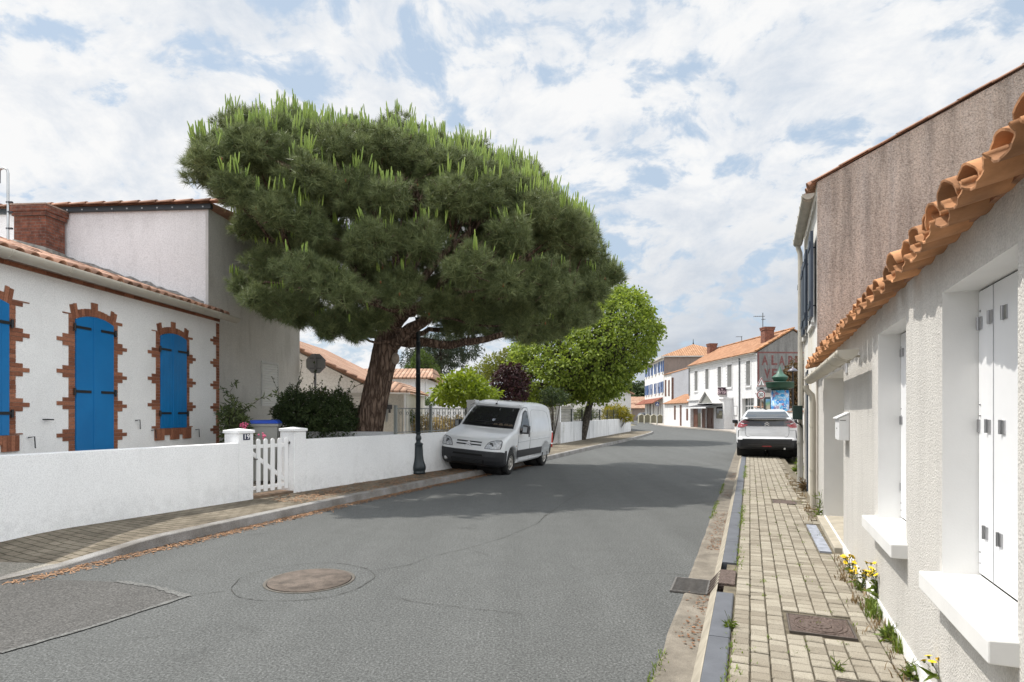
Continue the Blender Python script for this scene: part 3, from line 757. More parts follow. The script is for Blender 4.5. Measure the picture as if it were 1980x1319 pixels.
b = MB(); b.tube([(-.16, pd, gzm-.03), (-.15, pd, gzm-.10), (-.075, pd, gzm-.18), (-.065, pd, gzm-.3), (-.065, pd, .125)], .042, 12)
for z in (.7, 1.35): b.tube([(-.065, pd, z-.02), (-.065, pd, z+.02)], .047, 12)
b.build('downpipe', CREAM, rh)
b = MB(); y = pd-.12; b.tube([(-.02, y, 2.05), (-.02, y, .13)], .014, 8); b.build('cable_pipe', M('pale_cable', (.55, .51, .45), .5), rh)
nb_y, nb_z = RW.hit(1638, 711)
b = MB(); b.box(-.012, -.001, nb_y-.05, nb_y+.05, nb_z-.055, nb_z+.055); pl_ = b.build('number_plaque', M('plaque', (.62, .63, .66), .3), rh, bevel=.003)
# letterbox
my, mz = RW.hit(1643, 800); mb_, mzb = RW.hit(1643, 852)
lb = thing('letterbox', 'white metal letterbox with slanted lid fixed beside the doorway of the right-hand house', 'letterbox', RW.w(-.001, my+.16, mzb), RW.a)
hh = mz-mzb
b = MB(); b.prism([(-.0, 0), (-.09, 0), (-.09, hh*.82), (0, hh)], -.155, .155, 'y'); o = b.build('box', M('white_enamel', (.78, .79, .80), .35, .04), lb, bevel=.004)
b = MB(); b.prism([(0.0, hh+.004), (-.108, hh*.80), (-.108, hh*.80+.012), (0, hh+.016)], -.165, .165, 'y'); b.build('lid', M('white_enamel_lid', (.80, .81, .82), .35, .03), lb, bevel=.002)
b = MB(); b.box(-.093, -.0905, -.02, .02, hh*.42, hh*.46); b.build('lock', BLACK_IRON, lb); b = MB(); b.box(-.08, -.03, -.157, -.1555, hh*.74, hh*.76); b.build('slot', BLACK_IRON, lb)

# ---- tall building with brown gable
BROWN = None
m, nt, bs = nodes('brown_roughcast'); p = pos(nt)
c = ramp(nt, noise(nt, p, 1.2, 7, .6), [(.3, (.42, .35, .30)), (.7, (.54, .46, .40))])
st = noise(nt, pos(nt, (3.6, 3.6, .28)), 1.5, 8, .66)
c = mix(nt, ramp(nt, st, [(.46, (0, 0, 0)), (.68, (.62,)*3)]), c, (.14, .125, .113))
st2 = noise(nt, pos(nt, (3.2, 3.2, .16)), 1.3, 5, .6)
c = mix(nt, ramp(nt, st2, [(.5, (0, 0, 0)), (.7, (.45,)*3)]), c, (.50, .455, .43))
c = mix(nt, 1.0, c, ramp(nt, noise(nt, p, 48, 4, .75), [(.3, (.45,)*3), (.5, (1,)*3), (.68, (1.35,)*3)]), 'MULTIPLY')
nt.links.new(c, bs.inputs['Base Color']); bs.inputs['Roughness'].default_value = .95; bs.inputs['Specular IOR Level'].default_value = .15
bump(nt, bs, noise(nt, p, 48, 5, .7), .9, .02); BROWN = m
tb = thing('tall_house', 'two storey white house with brown roughcast gable rising behind the low tiled house', 'house', RW.w(0, 0), RW.a)
x0, zc = RW.hitx(1580, 352, LG); x1, zt = RW.hitx(1980, 132, LG)
slp = (zt-zc)/(x1-x0); RX = 5.2; zr = zc+slp*RX
FE = RW.hit(1547.5, 700, -.075)[0]+.08
WHITE_STAIN = stucco('stained_white_facade', (.78, .77, .74), stain=(.45, .36, .18), amt=.5, bscale=60, bmp=.3, warm=(.62, .52, .33), lo=.55, hi=.8, sz=.2)
b = MB()
b.add([(0.0, LG, -.05), (2*RX, LG, -.05), (2*RX, LG, zc), (RX, LG, zr), (0, LG, zc)], [(0, 1, 2, 3, 4)]); b.build('gable', BROWN, tb)
b = MB()
door2 = (RW.hit(1562.5, 800)[0], RW.hit(1559.5, 800)[0]+.35, .14, 2.35)
wall_open(b, LG+.001, FE, -.05, zc, [(door2[0], door2[1], .14, 2.3), (LG+.55, LG+1.2, 3.0, 4.25), (LG+2.35, LG+2.95, 3.0, 4.25)], .2)
b.add([(0, FE, -.05), (2*RX, FE, -.05), (2*RX, FE, zc), (RX, FE, zr), (0, FE, zc)], [(4, 3, 2, 1, 0)]); b.quad((2*RX, LG, 0), (2*RX, FE, 0), (2*RX, FE, zc), (2*RX, LG, zc))
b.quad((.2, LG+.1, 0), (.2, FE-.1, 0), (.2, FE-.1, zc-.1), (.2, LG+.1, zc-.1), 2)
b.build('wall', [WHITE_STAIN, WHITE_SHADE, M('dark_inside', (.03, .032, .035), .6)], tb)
NAVY = M('navy_shutter_paint', (.028, .042, .068), .5, .15)
for ya, za, zb in ((LG+.30, 3.0, 4.3), (LG+1.42, 3.0, 4.3), (LG+2.10, 2.95, 4.25), (LG+3.1, 2.95, 4.25)):
    b = MB(); b.box(-.085, -.045, ya-.24, ya+.24, za, zb); b.box(-.098, -.086, ya-.2, ya+.2, za+.15, za+.24); b.box(-.098, -.086, ya-.2, ya+.2, zb-.24, zb-.15)
    b.tube([(-.045, ya, za+.2), (0, ya, za+.2)], .012, 6); b.tube([(-.045, ya, zb-.2), (0, ya, zb-.2)], .012, 6); b.build('shutter', NAVY, tb)
b = MB(); b.box(-.02, .05, door2[0]-.05, door2[0]+.06, .14, 2.3); b.build('door_edge', NAVY, tb)
for q0_, q1_ in ((LG+.4, LG+1.35), (LG+2.2, LG+3.05)): b = MB(); b.box(-.05, -.0, q0_, q1_, 2.9, 2.96); b.build('sill', WHITE_PAINT2, tb)
b = MB(); b.add([(-.08, LG-.02, zc-.02), (-.08, FE, zc-.02), (RX, FE, zr+.1), (RX, LG-.02, zr+.1), (2*RX+.2, FE, zc-.02), (2*RX+.2, LG-.02, zc-.02)], [(0, 3, 2, 1), (3, 5, 4, 2)]); b.build('roof', TERRA_OLD, tb)
b = MB(); sa = atan2(slp, 1); L_ = RX/cos(sa); n_ = int(L_/.40)
for k in range(n_):
    t = k*.40
    half_tile(b, (-.06+t*cos(sa), LG+.03, zc-.005+t*sin(sa)+.01*(k % 2)), (cos(sa), 0, sin(sa)+.02), (0, 1, 0), (-sin(sa), 0, cos(sa)), .44, .085, .07, .5, th=.014)
k_ = 0
while LG+.15+k_*.24 < FE:
    half_tile(b, (-.10, LG+.15+k_*.24, zc-.04), (cos(sa), 0, sin(sa)), (0, 1, 0), (-sin(sa), 0, cos(sa)), .45, .10, .08, 1); k_ += 1
b.build('verge_tiles', TERRA_OLD, tb)
GREYPIPE = M('grey_zinc', (.36, .35, .32), .5, .2, 4, 5)
gy, gz = RW.hit(1571, 385, -.23); gy2, gz2 = RW.hit(1545, 492, -.23)
b = MB(); zg = zc-.14; gutter(b, (-.115, LG+.05, zg), (-.115, FE, zg-.03), .085)
for k in range(6): y = LG+.15+(FE-LG-.3)*k/5; gutter(b, (-.115, y-.02, zg), (-.115, y+.02, zg), .093)
b.build('gutter', M('dirty_cream', (.40, .375, .32), .6, .25, 5, 6), tb)
b = MB(); yp = FE-.08; b.tube([(-.115, yp, zg-.08), (-.11, yp, zg-.16), (-.08, yp, zg-.25), (-.075, yp, zg-.4), (-.075, yp, 1.3)], .045, 10); b.build('downpipe', M('cream_pipe', (.52, .49, .43), .5, .1), tb)
b = MB(); b.tube([(-.075, yp, 1.3), (-.075, yp, .12)], .055, 10); b.tube([(-.075, yp, .95), (-.075, yp, 1.0)], .062, 10); b.tube([(-.075, yp, .52), (-.075, yp, .56)], .062, 10); b.build('downpipe_foot', GREYPIPE, tb)
ey, ez = RW.hit(1546, 784, -.12); ey2, ez2 = RW.hit(1546, 812, -.12)
eb = thing('electrical_box', 'dark green electrical box strapped to the pipe at the corner of the tall house', 'electrical box', RW.w(-.13, yp-.12, ez2), RW.a)
b = MB(); b.box(-.085, .085, -.06, .06, 0, ez-ez2); b.build('box', M('dark_green_box', (.018, .05, .038), .4, .08), eb, bevel=.006)
b = MB(); b.box(-.06, .06, -.0625, -.0605, .03, ez-ez2-.03); b.build('door', M('dark_green_door', (.02, .055, .042), .4, .05), eb)
b = MB()
for dx in (-.05, -.02, .02): b.tube([(dx, 0, 0), (dx+.01, .01, -.05), (dx*.3+.06, .02, -.10), (.08, .03, -.16)], .008, 6)
b.build('cable', BLACK_IRON, eb)
# ------------------------------------------------------------------ left garden wall and gate
def s_at(px, t=0): return WL.hit(px, 800, t)[0]
S1a, S1b, S2a, S2b = s_at(462), s_at(490), s_at(569), s_at(592)
ZT = 1.055
WTH = .19
gw = thing('garden_wall', 'long white rendered garden wall to the left of the picket gate', 'garden wall', WL.w(0, 0), WL.a)
b = MB(); b.box(-WTH, 0, -9, S1a, -.05, ZT); b.build('wall', WHITE_WALL, gw, bevel=.008)
def pillar(name, sa, sb, label, back=.35):
    t = thing(name, label, 'gate pillar', WL.w(-back/2, (sa+sb)/2), WL.a); h = (sb-sa)/2; d = back/2
    b = MB(); b.box(-d, d, -h, h, -.05, 1.205); b.build('shaft', WHITE_WALL, t, bevel=.008)
    b = MB(); b.add([(-d-.02, -h-.02, 1.206), (d+.02, -h-.02, 1.206), (d+.02, h+.02, 1.206), (-d-.02, h+.02, 1.206), (-d-.02, -h-.02, 1.255), (d+.02, -h-.02, 1.255), (d+.02, h+.02, 1.255), (-d-.02, h+.02, 1.255), (0, 0, 1.285)],
                    [(0, 3, 2, 1), (0, 1, 5, 4), (1, 2, 6, 5), (2, 3, 7, 6), (3, 0, 4, 7), (4, 5, 8), (5, 6, 8), (6, 7, 8), (7, 4, 8)])
    b.build('cap', WHITE_WALL, t, bevel=.008); return t
p1 = pillar('gate_pillar', S1a+.001, S1b, 'white gate pillar carrying the dark blue number plate')
p2 = pillar('gate_pillar', S2a, S2b-.001, 'plain white gate pillar with black latch on the far side of the gate')
b = MB(); gw2 = thing('garden_wall', 'white garden wall running from the gate past the lamp post to the parked van', 'garden wall', WL.w(0, 0), WL.a)
SE = s_at(912); b.box(-WTH, 0, S2b, SE, -.05, ZT); b.build('wall', WHITE_WALL, gw2, bevel=.008)
# number plate 19
def text_mesh(txt, size, mat, parent, loc, rot, ext=.0008, name='lettering', bold=0, align='CENTER', sx=1):
    cu = bpy.data.curves.new(name, 'FONT'); cu.body = txt; cu.size = size; cu.extrude = ext; cu.align_x = align; cu.align_y = 'CENTER'; cu.offset = bold
    to = bpy.data.objects.new('tmp', cu); COL.objects.link(to)
    dg = bpy.context.evaluated_depsgraph_get(); me = bpy.data.meshes.new_from_object(to.evaluated_get(dg)); bpy.data.objects.remove(to)
    me.materials.clear(); me.materials.append(mat); me.name = name
    o = bpy.data.objects.new(name, me); COL.objects.link(o); o.parent = parent; o.location = loc; o.rotation_euler = rot; o.scale = (sx, 1, 1)
    return o
nz = WL.hit(476, 845)[1]; ny = s_at(476.5)
npl = thing('house_number_plate', 'small dark blue enamel plate with white number on the gate pillar', 'number plate', WL.w(.001, ny, nz), WL.a)
b = MB(); b.box(0, .006, -.065, .065, -.05, .05); b.build('plate', M('blue_enamel', (.012, .016, .055), .3), npl, bevel=.003)
text_mesh('19', .105, WHITE_PAINT, npl, (.0075, 0, 0), (pi/2, 0, pi/2), bold=.002, name='number', sx=1.1)
# gate
gc = (S1b+S2a)/2; gt = thing('picket_gate', 'white wooden picket gate with diagonal brace between the two wall pillars', 'gate', WL.w(-.16, gc, .20), WL.a)
gw_ = S2a-S1b; n_ = 6
for i in range(n_):
    y = -gw_/2+.06+(gw_-.12)*i/(n_-1)
    b = MB(); pts = [(y-.04, 0), (y+.04, 0), (y+.04, .86)]+[(y+.04*cos(a), .86+.04*sin(a)) for a in np.linspace(0, pi, 9)[1:-1]]+[(y-.04, .86)]
    b.prism(pts, .016, .036, 'x'); b.build('picket', WHITE_PAINT, gt, bevel=.003)
for z in (.04, .74):
    b = MB(); b.box(-.012, .0155, -gw_/2+.015, gw_/2-.015, z, z+.06); b.build('rail', WHITE_PAINT, gt, bevel=.003)
b = MB(); b.prism([(-gw_/2+.05, .66), (-gw_/2+.05, .74), (gw_/2-.05, .18), (gw_/2-.05, .10)], -.010, .0155, 'x'); b.build('brace', WHITE_PAINT, gt)
b = MB(); b.tube([(.0365, -gw_/2+.05, .56), (.06, -gw_/2+.06, .565), (.062, -gw_/2+.12, .555), (.06, -gw_/2+.16, .565), (.055, -gw_/2+.165, .55)], .007, 6); b.build('handle', BLACK_IRON, gt)
b = MB(); b.tube([(.01, gw_/2-.05, .80), (.05, gw_/2-.01, .80), (.06, gw_/2+.01, .82)], .007, 6); b.tube([(.05, gw_/2-.01, .78), (.05, gw_/2-.01, .83)], .009, 6); b.build('hinge', BLACK_IRON, gt)
b = MB(); b.add([WL.w(x, y, z) for z in (.10, .155) for x, y in ((-.34, S1b+.002), (-.02, S1b+.002), (-.02, S2a-.002), (-.34, S2a-.002))], [(4, 5, 6, 7), (0, 1, 5, 4), (1, 2, 6, 5), (2, 3, 7, 6), (3, 0, 4, 7)])
struct(b.build('gate_threshold', M('dirt_step', (.16, .11, .075), .95, .3, 8)))

# ------------------------------------------------------------------ left house
lh = thing('white_house', 'low white house with blue shutters, brick surrounds and tiled roof on the left', 'house', LH.w(0, 0), LH.a)
CE = LH.hit(423, 700)[0]; Y0 = -1.0
zE = LH.hit(423, 625.5)[1]            # underside of the brick cornice at the far corner
zc1 = zE
BR = None
m, nt, bs = nodes('red_brick'); p = pos(nt)
gi = nt.nodes.new('ShaderNodeNewGeometry')
c = ramp(nt, gi.outputs['Random Per Island'], [(0, (.175, .062, .032)), (.5, (.25, .095, .05)), (1, (.33, .135, .075))])
c = mix(nt, 1.0, c, ramp(nt, noise(nt, p, 40, 5, .65), [(.3, (.7,)*3), (.65, (1.2,)*3)]), 'MULTIPLY')
nt.links.new(c, bs.inputs['Base Color']); bs.inputs['Roughness'].default_value = .85; bump(nt, bs, noise(nt, p, 60, 4), .4, .005); BR = m
MORT = M('brick_mortar', (.36, .27, .22), .9, .2, 20)
b = MB(); b.box(-6.5, 0, Y0, CE, -.05, zE+.30); b.build('wall', WHITE, lh)
def bricks(mb, y0, y1, z, h, bl=.22, x=0, proud=.014):
    """one course of bricks from y0 to y1"""
    L = y1-y0; n = max(1, round(L/bl)); w = L/n
    for i in range(n): mb.box(x, x+proud+random.uniform(-.002, .002), y0+i*w+.003, y0+(i+1)*w-.003, z+.003, z+h-.003)
H = .0595
def jamb(mb, mo, y, z0, z1, side, phase):
    """toothed brick jamb; side -1 grows towards -y, +1 towards +y; phase = height of a long-brick row"""
    k0 = int(math.floor((z0-phase)/H)); z = phase+k0*H; k = k0
    while z < z1-.01:
        if z+H > z0+.01:
            r = k % 8
            w = .325 if r == 0 else .22 if r in (1, 7) else .11
            a, c = (y, y+side*w) if side > 0 else (y+side*w, y)
            zz0 = max(z, z0); bricks(mb, a, c, zz0, min(z+H, z1)-zz0)
            mo.box(0, .006, a, c, zz0, min(z+H, z1))
        z += H; k += 1
def surround(ya, yb, zb, zs, rise, phaseL, phaseR, sill):
    mb = MB(); mo = MB()
    jamb(mb, mo, ya, zb, zs+.08, -1, phaseL); jamb(mb, mo, yb, zb, zs+.08, 1, phaseR)
    # segmental arch of upright bricks; three stretch taller
    w = yb-ya; c = (ya+yb)/2; n = int(round((w+.10)/.062)); R = (w*w/4+rise*rise)/(2*rise); zc_ = zs+rise-R
    amax = math.asin(min(.99, (w/2+.04)/R))
    for i in range(n):
        a = -amax+2*amax*(i+.5)/n; tall = .33 if i in (0, 1, n//2-1, n//2, n-2, n-1) else .20
        tall = .225 if tall > .3 else .12
        Mx = Matrix.Translation((0, c+R*sin(a), zc_+R*cos(a))) @ Matrix.Rotation(-a*.55, 4, 'X') @ Matrix.Translation((0, 0, -R))
        ww = 2*amax*R/n
        mb.box(0, .0155, -ww/2+.003, ww/2-.003, R+.006, R+tall, 0, Mx)
        mo.box(0, .007, -ww/2-.001, ww/2+.001, R+.004, R+tall, 0, Mx)
    if sill:
        n = int(round((w+.3)/.062))
        for i in range(n):
            y = ya-.15+(w+.3)*i/n; ht = .22 if i < 4 or i >= n-4 or abs(i-n/2) < 2 else .13
            mb.box(0, .03, y+.002, y+(w+.3)/n-.002, zb-ht, zb-.004); mo.box(0, .008, y, y+(w+.3)/n, zb-ht, zb-.004)
    o = mb.build('brick_surround', BR, lh); q = mo.build('mortar', MORT, o)
BLUE = None
m, nt, bs = nodes('blue_shutter_paint'); p = pos(nt)
c = ramp(nt, noise(nt, p, 2.2, 5), [(.3, (.0, .135, .36)), (.7, (.002, .165, .42))]); nt.links.new(c, bs.inputs['Base Color']); bs.inputs['Roughness'].default_value = .45; BLUE = m
def blue_shutters(ya, yb, zb, zs, rise, hz, label, planks):
    c = (ya+yb)/2; w = yb-ya; R = (w*w/4+rise*rise)/(2*rise); zc_ = zs+rise-R
    top = lambda y: zc_+sqrt(max(0, R*R-(y-c)**2))
    for sgn, (a, d) in ((-1, (ya+.004, c-.004)), (1, (c+.004, yb-.004))):
        n = planks; mb = MB()
        for i in range(n):
            p0 = a+(d-a)*i/n; p1 = a+(d-a)*(i+1)/n
            ys = np.linspace(p0+.0015, p1-.0015, 5)
            mb.prism([(p0+.0015, zb), (p1-.0015, zb)]+[(y, top(y)) for y in ys[::-1]], .004, .034, 'x')
        if sgn < 0: mb.box(.0345, .043, d-.045, d+.012, zb+.005, top(d)-.006)
        o = mb.build('shutter', BLUE, lh, bevel=.003)
        for z in hz:
            e = a if sgn < 0 else d; L_ = (d-a)*.74
            b = MB(); y0, y1 = (e-.01, e+L_) if sgn < 0 else (e-L_, e+.01)
            b.box(.0365, .044, y0, y1, z-.02, z+.02); b.tube([(.04, e-.035*(1 if sgn < 0 else -1), z-.06), (.04, e-.035*(1 if sgn < 0 else -1), z+.05)], .017, 8)
            b.box(.03, .042, min(e, e-.04*(1 if sgn < 0 else -1)), max(e, e-.04*(1 if sgn < 0 else -1)), z-.02, z+.02)
            b.build('strap_hinge', BLACK_IRON, o)
# middle door
hy = lambda x, y: LH.hit(x, y)
ya, yb = hy(143.5, 620)[0], hy(217, 640)[0]; zs = hy(143.5, 617)[1]
ZD = zs
surround(ya, yb, .18, zs, .085, hy(120, 659)[1], hy(232, 679)[1], False)
blue_shutters(ya, yb, .20, zs, .085, [hy(150, 633)[1], hy(150, 757)[1]], '', 1)
b = MB(); b.box(0, .12, ya-.1, yb+.1, .05, .198); b.build('doorstep', MORT, lh)
# right window
ya2, yb2 = hy(308.5, 700)[0], hy(358.5, 700)[0]; zs2 = hy(308.5, 649)[1]; zb2 = hy(331, 827.5)[1]
surround(ya2, yb2, zb2, zs2, .08, hy(300, 685)[1], hy(366, 697)[1], True)
blue_shutters(ya2, yb2, zb2, zs2, .08, [hy(318, 676)[1], hy(318, 799)[1]], '', 4)
# left window (mostly out of the picture)
yb0 = hy(14.5, 700)[0]; ya0 = yb0-.95; zb0 = hy(14, 841.5)[1]; zs0 = hy(12.5, 588)[1]
surround(ya0, yb0, zb0, zs0, .085, hy(40, 652)[1], hy(40, 652)[1], True)
blue_shutters(ya0, yb0, zb0, zs0, .085, [hy(10, 624)[1], hy(10, 799)[1]], '', 4)
# corner quoin
mb = MB(); mo = MB(); jamb(mb, mo, CE, .2, zE, -1, hy(412, 661)[1]); o = mb.build('brick_quoin', BR, lh); mo.build('mortar', MORT, o)
# brick cornice in two stepped courses
mb = MB(); mo = MB()
bricks(mb, Y0, CE, zE+.03, .06, .22, 0, .03); bricks(mb, Y0, CE, zE+.09, .06, .11, 0, .06)
mo.box(0, .02, Y0, CE, zE+.03, zE+.09); mo.box(0, .05, Y0, CE, zE+.09, zE+.15)
o = mb.build('brick_cornice', BR, lh); mo.build('mortar', MORT, o)
# roof of canal tiles
_a, _za = LH.hitx(122, 495, CE); _b, _zb = LH.hitx(403, 588, CE); SLR = (_za-_zb)/(_b-_a); RZ0 = _zb+SLR*_b
sl = math.atan(SLR); d = Vector((-cos(sl), 0, sin(sl))); up = Vector((sin(sl), 0, cos(sl)))
xe = .13; ze = RZ0-SLR*xe-.125; mb = MB(); y = Y0
while y < CE+.12:
    for k in range(14):
        p0 = Vector((xe, y, ze))+d*(k*.345)+up*(.014*random.random())
        half_tile(mb, p0, d+up*.03, (0, 1, 0), up, .41, .095, .08, 1.0, th=.012, seg=6)
    for k in range(14):
        p0 = Vector((xe+.015, y+.115, ze+.035))+d*(k*.345)
        half_tile(mb, p0, d, (0, 1, 0), up, .36, .09, .095, .75, True, th=.012, seg=4)
    y += .23
mb.build('roof_tiles', TERRA_OLD, lh)
b = MB(); b.add([(xe-.02, Y0, ze-.06), (xe-.02, CE+.1, ze-.06), (xe-.02-6.2*.6, CE+.1, ze-.06+6.2*.6*SLR), (xe-.02-6.2*.6, Y0, ze-.06+6.2*.6*SLR)], [(0, 1, 2, 3)]); b.build('roof', MORT, lh)
zgt = LH.hit(423, 616, .25)[1]+.11; b = MB(); gutter(b, (.25, Y0, zgt+.03), (.25, CE+.26, zgt), .11); y = 1
while y < CE+.2: gutter(b, (.25, y-.015, zgt+.025-.02*y/CE), (.25, y+.015, zgt+.025-.02*y/CE), .119); y += .95
b.build('gutter', CREAM, lh)
# shutter stays
for (px, py), f in (((87, 811), 1), ((262, 813), 0), ((55, 846), 0), ((378, 831), 0), ((293, 832), 0)):
    y, z = hy(px, py); b = MB()
    if f: b.tube([(0, y, z), (.05, y, z), (.05, y-.09, z)], .009, 6); b.tube([(.05, y+.09, z-.005), (.05, y-.09, z)], .010, 6)
    else: b.tube([(0, y, z), (.04, y-.04, z), (.045, y+.05, z+.01), (.045, y+.06, z-.14), (.05, y+.06, z-.15)], .008, 6)
    b.build('shutter_stay', BLACK_IRON, lh)

# ------------------------------------------------------------------ tall grey-white house behind
TF = .25; TY = CE+.03
gh = thing('tall_house', 'tall pale house with blank shaded side wall standing behind the low left house', 'house', LH.w(-TF, TY), LH.a)
TL = LH.hit(579.5, 700, -TF)[0]-TY; zt = LH.hit(404, 404, -TF)[1]
GREYW = stucco('shade_tinted_white_render', (.86, .85, .865), stain=S(140, 136, 136), amt=.22, bscale=45, bmp=.2, lo=.5, hi=.8)  # white wall; the faint lavender of skylit shade is mixed into its colour
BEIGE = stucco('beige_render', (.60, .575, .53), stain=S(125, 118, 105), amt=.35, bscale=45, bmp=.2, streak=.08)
b = MB(); b.quad((-.0, 0, -.05), (-9.5, 0, -.05), (-9.5, 0, zt), (0, 0, zt)); b.f[-1] = b.f[-1][::-1]
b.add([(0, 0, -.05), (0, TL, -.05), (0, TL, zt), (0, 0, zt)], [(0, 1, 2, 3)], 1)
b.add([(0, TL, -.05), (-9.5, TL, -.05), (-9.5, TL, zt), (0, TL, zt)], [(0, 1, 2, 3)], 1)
b.build('wall', [GREYW, BEIGE], gh)
b = MB(); b.box(-.06, .004, -.012, .0, .3, zt-.004); b.build('corner_bead', M('grey_bead', (.55, .54, .53), .7), gh)
b = MB(); b.box(-9.6, .10, -.09, -.004, zt-.02, zt+.08); b.build('fascia', M('dark_slate_fascia', (.045, .055, .065), .5, .1), gh)
b = MB()
for k in range(28): b.box(-9.4+k*.345, -9.37+k*.345, -.10, -.091, zt, zt+.03)
b.build('fascia_clip', METAL, gh)
b = MB(); x = -9.5
while x < .15:
    half_tile(b, (x, -.14, zt+.085), (.42, 0, .01), (0, 1, 0), (0, 0, 1), 1.05, .075, .095, .8, th=.012); x += .40
b.build('verge_tiles', TERRA_OLD, gh)
b = MB(); b.add([(-9.6, -.12, zt+.09), (.12, -.12, zt+.09), (.12, TL+.1, zt+.6), (-9.6, TL+.1, zt+.6), (-9.6, TL, zt), (.12, TL, zt)], [(0, 1, 2, 3), (3, 2, 5, 4)]); b.build('roof', TERRA_OLD, gh)
# mortar fillet where the low roof meets the wall
b = MB(); x = -.05
fx = lambda x: RZ0-SLR*(x-TF)-.03
pts = [(-.1-.12*i, fx(-.1-.12*i)+random.uniform(-.01, .03)) for i in range(28)]
b.add([(p_[0], -.10, p_[1]-.03) for p_ in pts]+[(p_[0], -.012, p_[1]+.05+random.uniform(-.02, .03)) for p_ in pts], [(i, i+1, 29+i, 28+i) for i in range(27)]); b.build('flashing', M('lichen_mortar', (.22, .21, .20), .95, .45, 14), gh)
# roller shutter window on the side wall
wy0, wz1 = LH.hit(506, 702, -TF); wy1, wz0 = LH.hit(529, 786, -TF); wy0 -= TY; wy1 -= TY
b = MB(); wf = b.box(-.02, .012, wy0-.03, wy1+.25, wz0-.06, wz0) and b.build('window_sill', BEIGE, gh)
b = MB(); nsl = 17
for i in range(nsl): z = wz0+(wz1-wz0)*i/nsl; b.prism([(.004, z), (.022, z+.012), (.022, z+(wz1-wz0)/nsl-.012), (.004, z+(wz1-wz0)/nsl)], wy0, wy1+.2, 'y')
for i in range(len(b.v)): v = b.v[i]; b.v[i] = (v[0], v[1], v[2])
b.build('roller_shutter', M('pale_slats', (.66, .65, .62), .5, .04), gh)
b = MB(); b.box(.0, .03, wy0-.04, wy0-.002, wz0, wz1); b.box(0, .03, wy1+.202, wy1+.24, wz0, wz1); b.box(0, .03, wy0-.04, wy1+.24, wz1+.002, wz1+.06); b.build('window_frame', M('pale_frame', (.55, .54, .51), .5), gh)

# chimney with its mortar skirt, and the vent pipe
cy_ = CE-.55; cx_ = LH.hitx(88, 430, cy_)[0]; cxl_ = LH.hitx(27, 430, cy_)[0]
ch = thing('brick_chimney', 'square red brick chimney on the tiled roof of the low left house', 'chimney', LH.w(cx_, cy_), LH.a)
ch.parent = None
m, nt, bs = nodes('chimney_brick'); tcn = nt.nodes.new('ShaderNodeTexCoord')
br = N(nt, 'ShaderNodeTexBrick', Scale=1.0); br.inputs['Brick Width'].default_value = .22; br.inputs['Row Height'].default_value = .065; br.inputs['Mortar Size'].default_value = .006
br.inputs['Color1'].default_value = (.24, .085, .05, 1); br.inputs['Color2'].default_value = (.155, .055, .035, 1); br.inputs['Mortar'].default_value = (.16, .12, .10, 1)
mpp = nt.nodes.new('ShaderNodeSeparateXYZ'); nt.links.new(tcn.outputs['Object'], mpp.inputs[0]); cb = nt.nodes.new('ShaderNodeCombineXYZ')
nt.links.new(math_(nt, 'ADD', mpp.outputs[0], mpp.outputs[1]), cb.inputs[0]); nt.links.new(mpp.outputs[2], cb.inputs[1]); nt.links.new(cb.outputs[0], br.inputs['Vector'])
c = mix(nt, 1.0, br.outputs['Color'], ramp(nt, noise(nt, pos(nt), 9, 6, .65), [(.35, (.6, .6, .62)), (.65, (1.25,)*3)]), 'MULTIPLY')
c = mix(nt, ramp(nt, noise(nt, pos(nt), 26, 3), [(.68, (0, 0, 0)), (.72, (.6,)*3)]), c, (.5, .47, .44))
nt.links.new(c, bs.inputs['Base Color']); bs.inputs['Roughness'].default_value = .9; bump(nt, bs, br.outputs['Fac'], -.5, .01)
zt_ = LH.hitx(60, 397, cy_)[1]; cw_ = cx_-cxl_
b = MB(); b.box(-cw_, 0, 0, CE-cy_-.05, 2.9, zt_-.22); b.box(-cw_-.03, .03, -.03, CE-cy_-.02, zt_-.22, zt_-.13); b.box(-cw_-.05, .05, -.05, CE-cy_-.001, zt_-.13, zt_)
b.build('stack', m, ch)
b = MB(); b.box(-cw_-.06, .06, -.06, CE-cy_, zt_, zt_+.03); b.build('cap', MORT, ch)
b = MB(); zb_ = RZ0-SLR*cx_-.05; b.add([(-cw_-.1, -.16, zb_+.16), (.12, -.16, zb_-.18), (.12, .5, zb_-.18), (.001, -.002, zb_+.12), (-cw_, -.002, zb_+.30), (.001, .5, zb_+.10)], [(0, 1, 3, 4), (1, 2, 5, 3)]); b.build('mortar_skirt', M('lichen_cement', (.23, .22, .20), .95, .4, 10, bmp=.5, bscale=30), ch)
vx = P(15.5, 455, 11.9); vtop = P(15.5, 325, 11.9)
vp = thing('vent_pipe', 'thin grey metal vent pipe with bent top beside the brick chimney', 'vent pipe', (vx[0], vx[1], vx[2]-.5))
b = MB(); h = vtop[2]-vx[2]+.5; b.tube([(0, 0, 0), (0, 0, h-.10), (-.02, 0, h-.03), (-.08, 0, h), (-.15, 0, h-.02), (-.17, 0, h-.06), (-.17, 0, h-.3)], .022, 8); b.build('pipe', METAL, vp)
b = MB()
for z in (.62, .95, h-.7): b.box(-.03, .09, -.02, .02, z, z+.03)
b.build('bracket', M('bracket', (.08, .08, .09), .5, metal=.6), vp)

